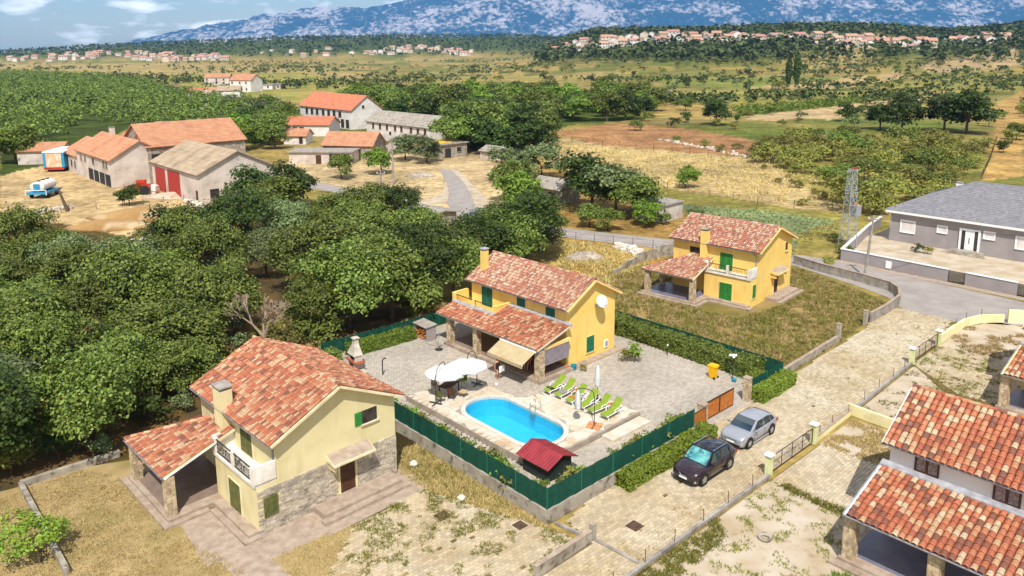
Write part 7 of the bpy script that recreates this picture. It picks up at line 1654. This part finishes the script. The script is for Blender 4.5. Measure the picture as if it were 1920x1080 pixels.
tufts('meadow_grass', FW([(26, .9), (26, 26), (40, 27), (55, 14), (49.5, 1.7), (41, 1.6), (36, 1.1)]), 16, .28, 'leaf_dry', 16, lim=.42, w=.04, avoid=[v2])
tufts('dry_meadow', W2([(1045, 450), (1262, 474), (1200, 500), (1140, 535), (1050, 500)]), 9, .4, 'leaf_dry', 17, lim=.4, w=.06, spread=.2)
tufts('forest_grass', W2([(400, 720), (470, 620), (560, 600), (640, 640), (800, 590), (820, 605), (640, 668), (560, 640), (440, 740)]), 20, .35, 'leaf_dry', 19, lim=.42, w=.05, spread=.15)
tufts('field_grass', W2([(1010, 268), (1120, 274), (1300, 290), (1480, 304), (1560, 348), (1560, 392), (1290, 358), (1190, 335), (1040, 312)]), 1.1, .5, 'leaf_dry', 20, lim=.5, w=.12, spread=.3, blades=5)
# ---------------------------------------------------------------- villages on the hills
for k, h in enumerate(('#d9d0c8', '#cfc0ae', '#e0d8d2', '#c9b6a0')): mat(f'village_wall_{k}', lin(h), tuple(x*.85 for x in lin(h)), .2)
for k, h in enumerate(('#d9a68c', '#d29784', '#e0b396', '#c9a090')): mat(f'village_roof_{k}', lin(h), tuple(x*.85 for x in lin(h)), .3)
def vproto(k):
    rnd = random.Random(k); w, d, h = rnd.uniform(9, 16), rnd.uniform(8, 11), rnd.choice((3.4, 6.2, 6.4)); wl, rf = f'village_wall_{k % 4}', f'village_roof_{(k*3+k//2) % 4}'
    t = thing('village_house', 'village house', 'house', (0, 0, 0)); mb = MB(); mb.extr([(-w/2, -d/2, -3), (-w/2, d/2, -3), (-w/2, d/2, h), (-w/2, 0, h+2.3), (-w/2, -d/2, h)], (w, 0, 0)); mb.build('wall', wl, t, fixn=True)
    for s in (-1, 1): q = MB(); a = [(-w/2-.4, s*(d/2+.5), h-.3), (w/2+.4, s*(d/2+.5), h-.3), (w/2+.4, 0, h+2.42), (-w/2-.4, 0, h+2.42)]; q.extr([Vector(p)+Vector((0, 0, .02)) for p in a], (0, 0, .2)); q.build('roof', rf, t, fixn=True)
    for z in ((1.2,) if h < 4 else (1.2, 4.1)):
        for i in range(3): x = -w/2+w*(i+.5)/3.; q = MB(); q.box(x-.55, x+.55, -d/2-.06, -d/2-.003, z, z+1.4); q.build('window', 'window_dark', t)
    return t
VP = [vproto(k) for k in range(8)]; vused = set(); VPOS = []
def vill(px, py, k, rz, label, group, s=1.):
    w = PT(px, py); VPOS.append((w.x, w.y)); loc = Vector((w.x, w.y, landz(w.x, w.y)))
    if k in vused: o = dup(VP[k], loc, rz, label, group, s)
    else: vused.add(k); o = VP[k]; o.location = loc; o.rotation_euler = (0, 0, R(rz)); o.scale = (s,)*3; o['label'] = label; o['group'] = group
rnd = random.Random(9); SHAPE = ['small', 'long', 'tall', 'broad', 'narrow']
def cluster(xs, ys, n, group, place, seed, s0=.8, s1=1.2, mind=6):
    rnd = random.Random(seed); got = []
    for _ in range(n*12):
        x = rnd.uniform(*xs); f = (x-xs[0])/(xs[1]-xs[0]); y = np.interp(f, np.linspace(0, 1, len(ys)), ys)+rnd.uniform(-1, 1)*place[1]
        if all(abs(x-a)+abs(y-b)*2.2 > mind for a, b in got): got.append((x, y))
        if len(got) >= n: break
    for x, y in got: k = rnd.randrange(8); vill(x, y, k, rnd.choice((-15, -5, 8, 20, 75, 95)), f'house with {["pale orange", "faded red", "tan"][k % 3]} roof in the {place[0]}', group, rnd.uniform(s0, s1))
cluster((1025, 1310), [92, 90, 86, 80, 76, 76, 80], 46, 'houses of the hill village, left part', ('left part of the hill village', 7), 1, .8, 1.3, 15)
cluster((1320, 1730), [76, 80, 76, 78, 82, 84, 88], 38, 'houses of the hill village, middle part', ('middle of the hill village', 6), 2, .9, 1.35, 15)
cluster((1740, 1910), [86, 82, 80, 78], 9, 'houses at the right end of the hill village', ('right end of the hill village', 6), 3, 1.0, 1.4, 20)
cluster((690, 885), [103, 98, 94, 99, 103], 30, 'houses of the village on the wooded hillside', ('village on the wooded hillside', 5), 4, .8, 1.3, 9)
cluster((95, 330), [112, 107, 104, 108, 112], 30, 'houses of the far left village', ('far left village', 6), 5, .9, 1.4, 10)
cluster((300, 430), [108, 112, 110, 114], 18, 'houses strung along the left plain', ('hamlet on the left plain', 5), 6, .9, 1.4, 9)
cluster((480, 690), [100, 105, 98, 108], 9, 'scattered houses of the left hills', ('scattered farms on the left hills', 7), 7, .8, 1.3, 22)
cluster((10, 100), [112, 110], 7, 'houses at the left picture edge', ('row at the far left edge', 4), 8, .9, 1.3, 10)

hp = farpts(9000, 800, 2750, -.85, .85, lambda x, y, z, u: (z > 5) & (u < np.where(z > 18, 1.2, .5)*(.2+fbm(x/140., y/140., 3, 19))), 41)
hp = [p for p in hp if not any(abs(p[0]-v[0]) < 13 and -16 < v[1]-p[1] < 45 for v in VPOS)]
mass('hill_woods', hp, [rnd.uniform(6, 11) for _ in hp], 18, 6.5, 'leaf_far', 42)

# ---------------------------------------------------------------- cars on the lane
mat('car_brown', lin('#3b2b33'), lin('#35262e'), 1, rough=.28, metal=.5, coat=.8, spec=.5); mat('car_roof', lin('#16171f'), rough=.18, coat=.8); mat('car_silver', lin('#a9abb2'), lin('#a2a4ab'), 1, rough=.3, metal=.4, coat=.6)
mat('car_glass', (.01, .03, .045), rough=.04, spec=.8, coat=.5); mat('painted_reflection_glass', lin('#2c6f78'), lin('#6fb5b0'), 2.2, rough=.05, spec=.8, coat=.5, c3=lin('#123a48'), s3=3.); mat('chrome', (.7, .7, .72), rough=.12, metal=1); mat('car_black', (.012, .012, .013), rough=.6)  # sky and tree reflections are painted into the windscreen glass colours
mat('headlamp', lin('#cfd6da'), lin('#8d979c'), 9, rough=.08, coat=1); mat('tail_lamp', lin('#8c1616'), rough=.15, coat=.8); mat('alloy', lin('#b9bcc0'), rough=.3, metal=.8)
def car(name, label, loc, rz, paint, roofpaint, Lc, Wc, Hc, hood, wb, wr, suv):
    t = thing(name, label, 'car', loc, rz); h = Wc/2; gz = .2 if suv else .16; belt = Hc*.6
    # front at -x. lower body stations: (x, half width factor, z low, z top)
    x0 = -Lc/2
    st = [(0, .62, .34, hood-.3), (.05, .8, .25, hood-.2), (.18, .92, gz, hood-.1), (.5, .985, gz, hood-.02), (.95, 1, gz, hood+.03), (1.3, 1, gz, belt-.03), (2.0, 1, gz, belt), (2.9, 1, gz, belt+.02), (3.5, .99, gz, belt+.04), (Lc-.35, .96, gz+.04, belt+.06), (Lc-.1, .88, gz+.12, belt+.02), (Lc, .78, gz+.25, belt-.12)]
    secs = []
    for x, k, zl, zt in st:
        w = h*k; zm = zl+(zt-zl)*.55; half = [(.0, zl), (w*.78, zl), (w*.95, zl+.07), (w*.985, zm-.08), (w, zm), (w*.975, zt-.1), (w*.9, zt-.02), (w*.72, zt+.012), (0, zt+.03)]
        secs.append([(x0+x, -y, z) for y, z in half]+[(x0+x, y, z) for y, z in reversed(half[1:-1])])
    mb = MB(); mb.loft(secs); mb.build('body', paint, t, smooth=True, fixn=True)
    # cabin
    a = x0+1.12 if suv else x0+1.05; r0, r1, b = a+.78, x0+Lc-.95, x0+Lc-.12
    if not suv: r0 = a+.85; r1 = x0+Lc-1.05; b = x0+Lc-.1
    def sec(x, z, wl, wt, zb): return [(x, -wl, zb), (x, -wl*.985, zb+(z-zb)*.35), (x, -wt, z-.05), (x, -wt*.82, z-.008), (x, 0, z+.012), (x, wt*.82, z-.008), (x, wt, z-.05), (x, wl*.985, zb+(z-zb)*.35), (x, wl, zb)]
    cs = [sec(a, belt+.02, h*.86, h*.82, belt-.06), sec(a+.4, belt+(Hc-belt)*.52, h*.88, h*.78, belt-.06), sec(r0, Hc-.06, h*.9, h*.73, belt-.06), sec((r0+r1)/2-.2, Hc, h*.9, h*.72, belt-.06), sec(r1, Hc-.05, h*.9, h*.7, belt-.06), sec(r1+.45, belt+(Hc-belt)*.68, h*.87, h*.7, belt-.06), sec(b, belt+.02, h*.8, h*.72, belt-.06)]
    mb = MB(); mb.loft(cs, closed=False, cap=False); mb.build('cabin', roofpaint, t, smooth=True)
    def panel(pts, m, nm, off=.012):
        p = [Vector(q) for q in pts]; n = (p[1]-p[0]).cross(p[2]-p[0]).normalized(); mid = sum(p, Vector())/len(p)
        if n.dot(mid-Vector((0, 0, .6))) < 0: n = -n
        q = MB(); q.extr([v+n*off for v in p], n*.006); return q.build(nm, m, t)
    e = .05; zb = belt+.03
    panel([(a+.06, -h*.8, zb+.02), (a+.06, h*.8, zb+.02), (a+.4, h*.765, belt+(Hc-belt)*.52), (a+.4, -h*.765, belt+(Hc-belt)*.52)], 'painted_reflection_glass' if suv else 'car_glass', 'windscreen', .02)
    panel([(a+.4, -h*.765, belt+(Hc-belt)*.52), (a+.4, h*.765, belt+(Hc-belt)*.52), (r0-.03, h*.7, Hc-.075), (r0-.03, -h*.7, Hc-.075)], 'painted_reflection_glass' if suv else 'car_glass', 'windscreen', .02)
    panel([(b-.05, -h*.7, zb+.03), (b-.05, h*.7, zb+.03), (r1+.1, h*.62, Hc-.1), (r1+.1, -h*.62, Hc-.1)], 'car_glass', 'rear_window', .03)
    for s in (-1, 1):
        yl, yt = s*h*.9, s*h*.735; zt = Hc-.12; xm = (r0+r1)/2
        def sp(x, z): f = (z-belt)/(Hc-belt); return (x, yl+(yt-yl)*min(1, f*1.05), z)
        panel([sp(a+.32, zb), sp(xm-.08, zb), sp(xm-.1, zt), sp(r0+.06, zt)], 'car_glass', 'front_side_window', .022)
        panel([sp(xm, zb), sp(r1+.05, zb), sp(r1-.06, zt), sp(xm-.02, zt)], 'car_glass', 'rear_side_window', .022)
        panel([sp(r1+.12, zb+.03), sp(b-.42, zb+.06), sp(r1+.2, zt-.07), sp(r1+.02, zt-.02)], 'car_glass', 'quarter_window', .03)
        # door seams and handle
        q = MB()
        for xx in (a+.28, xm-.04, r1+.12): q.box(xx-.006, xx+.006, s*(h*.985), s*(h+.002), gz+.12, belt-.06)
        q.build('door_seams', 'car_black', t)
        q = MB(); q.box(x0+.75, x0+Lc-.75, s*(h*.97), s*(h+.004), gz-.02, gz+.1); q.build('sill_trim', 'car_black' if suv else paint, t)
        q = MB(); q.loft([[(a+.35, s*(h*.93), belt+.02), (a+.45, s*(h*.93), belt+.02), (a+.45, s*(h*.93), belt+.1), (a+.35, s*(h*.93), belt+.1)], [(a+.33, s*(h+.2), belt+.03), (a+.46, s*(h+.2), belt+.03), (a+.46, s*(h+.2), belt+.17), (a+.33, s*(h+.2), belt+.17)]]); q.build('wing_mirror', paint, t, fixn=True)
        # lamps
        q = MB(); q.hexa([(x0+.1, s*h*.42, hood-.28), (x0+.52, s*h*.93, hood-.25), (x0+.5, s*h*.97, hood-.22), (x0+.1, s*h*.44, hood-.24), (x0+.14, s*h*.42, hood-.16), (x0+.62, s*h*.9, hood-.1), (x0+.6, s*h*.94, hood-.1), (x0+.14, s*h*.44, hood-.14)]); q.build('headlight', 'headlamp', t, fixn=True)
        q = MB(); q.box(x0+Lc-.28, x0+Lc-.03, s*h*.62, s*h*.93, belt-.22, belt-.04); q.build('tail_light', 'tail_lamp', t)
        if suv: q = MB(); q.tube((r0+.05, s*h*.72, Hc+.02), (r1, s*h*.7, Hc+.01), .022); q.build('roof_rail', 'chrome', t)
        for xc in (x0+Lc*.5-wb/2-.06+(.0), x0+Lc*.5+wb/2-.06):
            q = MB(); q.tube((xc, s*(h*.8), wr+.02), (xc, s*(h+.012), wr+.02), wr+.075, n=26); q.build('wheel_arch', 'car_black', t)
            w = MB(); w.lathe([(wr*.62, -.1), (wr*.95, -.1), (wr, -.06), (wr, .06), (wr*.95, .1), (wr*.62, .1), (wr*.62, -.1)], 26, capb=False, capt=False); o = w.build('wheel', 'black_rubber', t, loc=(xc, s*(h-.085), wr)); o.rotation_euler = (R(90), 0, 0)
            w = MB(); zf = -.085*s*-1; 
            for j in range(5):
                ang = 2*math.pi*j/5+.3; c, s_ = math.cos(ang), math.sin(ang); n_ = Vector((-s_, c, 0)); d_ = Vector((c, s_, 0)); p0, p1 = d_*(wr*.1), d_*(wr*.64)
                w.extr([p0+n_*.05, p1+n_*.075, p1-n_*.075, p0-n_*.05], (0, 0, .03))
            w.lathe([(wr*.6, 0), (wr*.66, 0), (wr*.66, .03), (wr*.6, .03), (wr*.6, 0)], 26, capb=False, capt=False); w.lathe([(.001, .0), (wr*.16, .0), (wr*.16, .035), (.001, .04)], 12)
            rm = w.build('rim', 'alloy', o, loc=(0, 0, (.07 if s < 0 else -.1)))
    # nose: grille, badge, plate, bumper intake
    q = MB(); q.hexa([(x0-.005, -.42, hood-.38), (x0-.005, .42, hood-.38), (x0+.12, .42, hood-.38), (x0+.12, -.42, hood-.38), (x0+.055, -.5, hood-.2), (x0+.055, .5, hood-.2), (x0+.2, .5, hood-.2), (x0+.2, -.5, hood-.2)]); q.build('grille', 'car_black', t)
    q = MB()
    if suv: q.path([(x0+.03, -.4, hood-.19), (x0-.03, -.16, hood-.38), (x0-.03, .16, hood-.38), (x0+.03, .4, hood-.19)], .022, 5); q.lathe([(.001, 0), (.07, 0), (.07, .02), (.001, .02)], 14, (0, 0, 0))
    else: q.box(x0-.015, x0+.03, -.45, .45, hood-.29, hood-.265)
    if suv: q.v = q.v
    q.build('grille_trim', 'chrome', t)
    q = MB(); q.box(x0-.03, x0-.008, -.26, .26, .42, .53); q.build('number_plate', 'white_plastic', t)
    q = MB(); q.box(x0-.004, x0+.1, -.62, .62, .26, .37); q.build('lower_intake', 'car_black', t)
    for s in (-1, 1): q = MB(); q.box(x0+.06, x0+.24, s*.58, s*.8, .36, .46); q.build('fog_lamp', 'headlamp', t)
    return t
car('parked_suv', 'dark brown-violet SUV with greenish reflections painted on its windscreen', F(10.55, -2.75, .035), 42.5, 'car_brown', 'car_roof', 4.38, 1.84, 1.6, .98, 2.65, .36, True)
car('parked_hatchback', 'silver grey hatchback parked behind the dark SUV', F(16.25, -2.3, .035), 42.5, 'car_silver', 'car_silver', 4.4, 1.82, 1.5, .92, 2.68, .33, False)

# ---------------------------------------------------------------- people
def person(label, loc, rz, joints, edges, skins, cloth=None, hat=None):
    import bmesh
    t = thing('person', label, 'person', loc, rz); me = bpy.data.meshes.new('body'); me.from_pydata([j[0] for j in joints], edges, []); bm = bmesh.new(); bm.from_mesh(me); ly = bm.verts.layers.skin.verify(); bm.verts.ensure_lookup_table()
    for v, j in zip(bm.verts, joints): v[ly].radius = (j[1], j[1]*(j[2] if len(j) > 2 else 1))
    bm.verts[0][ly].use_root = True; bm.to_mesh(me); bm.free(); me.materials.append(M['skin'])
    o = link('body', me, t); m = o.modifiers.new('skin', 'SKIN'); m.use_smooth_shade = True; o.modifiers.new('sub', 'SUBSURF').render_levels = 1; o.modifiers['sub'].levels = 1
    return t
def limb_fingers(js, es, wrist, tip, r=.011):
    w, d = Vector(wrist), Vector(tip); base = len(js); js.append((tuple(w.lerp(d, .45)), .03)); par = next(i for i, j in enumerate(js) if (Vector(j[0])-w).length < 1e-6); es.append((par, base)); dirn = (d-w).normalized(); side = dirn.cross(Vector((0, 1, .2))).normalized()
    for k, (o, l) in enumerate(((-.03, .07), (-.01, .085), (.01, .08), (.03, .065))):
        a = len(js); p = w.lerp(d, .7)+side*o; js.append((tuple(p), r)); es.append((base, a)); js.append((tuple(p+dirn*l), r*.75)); es.append((a, a+1))
    a = len(js); p = w.lerp(d, .4)+side*-.05; js.append((tuple(p), r)); es.append((base, a)); js.append((tuple(p+dirn*.05+side*-.02), r*.8)); es.append((a, a+1))
# woman walking from the porch with a white cloth
J = [((0, 0, .96), .13, .85), ((0, 0, 1.12), .11, .8), ((0, .01, 1.3), .125, .75), ((0, .01, 1.42), .1, .7), ((0, .0, 1.5), .045), ((0, -.01, 1.58), .07), ((0, -.01, 1.69), .085), ((0, -.01, 1.75), .06),
     ((.09, 0, .9), .095), ((.1, -.06, .5), .06), ((.1, .02, .09), .04), ((.1, -.12, .04), .03), ((-.09, 0, .9), .095), ((-.1, -.16, .52), .06), ((-.1, .06, .1), .04), ((-.1, -.08, .04), .03),
     ((.18, .01, 1.4), .05), ((.27, .03, 1.13), .038), ((.24, -.16, .95), .026), ((-.18, .01, 1.4), .05), ((-.26, .04, 1.13), .038), ((-.28, -.08, .9), .026)]
E_ = [(0, 1), (1, 2), (2, 3), (3, 4), (4, 5), (5, 6), (6, 7), (0, 8), (8, 9), (9, 10), (10, 11), (0, 12), (12, 13), (13, 14), (14, 15), (3, 16), (16, 17), (17, 18), (3, 19), (19, 20), (20, 21)]
limb_fingers(J, E_, J[18][0], (.23, -.24, .84)); limb_fingers(J, E_, J[21][0], (-.29, -.1, .76))
pw = person('person with brown hair in a dark one-piece swimsuit walking on the paving by the porch', F(10.25, 15.5, .045), 25, J, E_, None)
def wrap(par, secs, m, nm, n=12):
    q = MB(); q.loft([[(x+rx*math.cos(2*math.pi*k/n), y+ry*math.sin(2*math.pi*k/n), z) for k in range(n)] for x, y, z, rx, ry in secs]); q.build(nm, m, par, smooth=True)
wrap(pw, [(0, 0, .8, .165, .13), (0, 0, .9, .195, .15), (0, 0, 1.02, .165, .135), (0, 0, 1.12, .145, .12), (0, .005, 1.26, .165, .13), (0, .005, 1.36, .15, .11), (0, .005, 1.42, .11, .08)], 'dark_swimsuit', 'swimsuit')
wrap(pw, [(0, .04, 1.46, .07, .05), (0, .035, 1.58, .105, .085), (0, .02, 1.7, .11, .1), (0, .01, 1.79, .085, .085), (0, .0, 1.83, .03, .03)], 'hair', 'hair')
q = MB()
for x in (-.032, .032): q.lathe([(.002, -.008), (.011, 0), (.002, .008)], 8, (x, -.092, 1.665))
q.build('eyes', 'hair', pw); q = MB(); q.hexa([(-.012,-.1,1.62),(.012,-.1,1.62),(.01,-.08,1.62),(-.01,-.08,1.62),(-.006,-.1,1.66),(.006,-.1,1.66),(.006,-.08,1.66),(-.006,-.08,1.66)]); q.build('nose', 'skin', pw); q = MB(); q.box(-.022, .022, -.094, -.08, 1.595, 1.603); q.build('mouth', 'red_cloth', pw)
q = MB(); q.loft([[(x, -.02+.1*math.sin(x*9), -.25+.02*math.cos(x*14)), (x, .03+.1*math.sin(x*9), -.25), (x, .04+.06*math.sin(x*7), .22), (x, .0+.06*math.sin(x*7), .22)] for x in np.linspace(-.25, .25, 8)]); q.build('white_cloth', 'white_plastic', None, 'white cloth held by the walking person', 'cloth', loc=F(10.25, 15.5, .045)+Vector((.3, -.1, .92)), rz=25)
# second person sitting in the shade of the awning
J = [((0, 0, .55), .13, .9), ((0, .02, .75), .12, .8), ((0, .03, .95), .14, .75), ((0, .02, 1.06), .1, .7), ((0, .0, 1.14), .05), ((0, -.02, 1.22), .075), ((0, -.02, 1.33), .088), ((0, -.02, 1.39), .06),
     ((.1, -.02, .54), .09), ((.13, -.42, .53), .062), ((.13, -.44, .1), .042), ((.13, -.56, .05), .03), ((-.1, -.02, .54), .09), ((-.13, -.42, .53), .062), ((-.15, -.38, .1), .042), ((-.15, -.5, .05), .03),
     ((.2, .02, 1.04), .055), ((.27, .0, .79), .042), ((.2, -.24, .68), .028), ((-.2, .02, 1.04), .055), ((-.27, .0, .79), .042), ((-.2, -.24, .68), .028)]
E2 = E_[:21]; E2 = list(E2); limb_fingers(J, E2, J[18][0], (.17, -.36, .64)); limb_fingers(J, E2, J[21][0], (-.17, -.36, .64))
ps = person('person in orange shorts sitting on a chair in the shade under the awning', PHW(-2.6, 1.6, .31), PHD-75, J, E2, None)
wrap(ps, [(0, -.02, .47, .2, .17), (0, -.01, .56, .21, .17), (0, .01, .68, .165, .13)], 'red_cloth', 'shorts'); q = MB()
for s in (-1, 1): q.tube((s*.1, -.02, .54), (s*.125, -.34, .535), .1, .085, 10)
q.build('shorts_legs', 'red_cloth', ps); wrap(ps, [(0, .01, 1.28, .1, .095), (0, .0, 1.38, .1, .1), (0, -.01, 1.45, .06, .06)], 'hair', 'hair')
q = MB()
for x in (-.032, .032): q.lathe([(.002, -.008), (.011, 0), (.002, .008)], 8, (x, -.108, 1.31))
q.build('eyes', 'hair', ps)
def pchair(a, b, rz, label):
    t = thing('porch_chair', label, 'chair', PHW(a, b, .31), rz, 'chairs on the porch')
    for x in (-.21, .21):
        for y in (-.21, .21): q = MB(); q.tube((x, y, 0), (x, y, .4 if y < 0 else .85), .02); q.build('leg', 'brown_wood', t)
    q = MB(); q.box(-.24, .24, -.24, .24, .4, .44); q.build('seat', 'brown_wood', t); q = MB(); q.box(-.22, .22, .22, .25, .5, .88); q.build('backrest', 'brown_wood', t)
pchair(-2.6, 1.6, PHD-75, 'brown chair on which a person sits under the awning'); pchair(-1.2, 2.9, PHD+90, 'brown chair against the porch wall in the shade')
t = thing('porch_table', 'brown table in the shade of the porch roof', 'table', PHW(-1.5, 1.4, .31), PHD); q = MB(); q.box(-.5, .5, -.8, .8, .7, .74); q.build('tabletop', 'brown_wood', t)
for x in (-.42, .42):
    for y in (-.7, .7): q = MB(); q.box(x-.03, x+.03, y-.03, y+.03, 0, .7); q.build('leg', 'brown_wood', t)
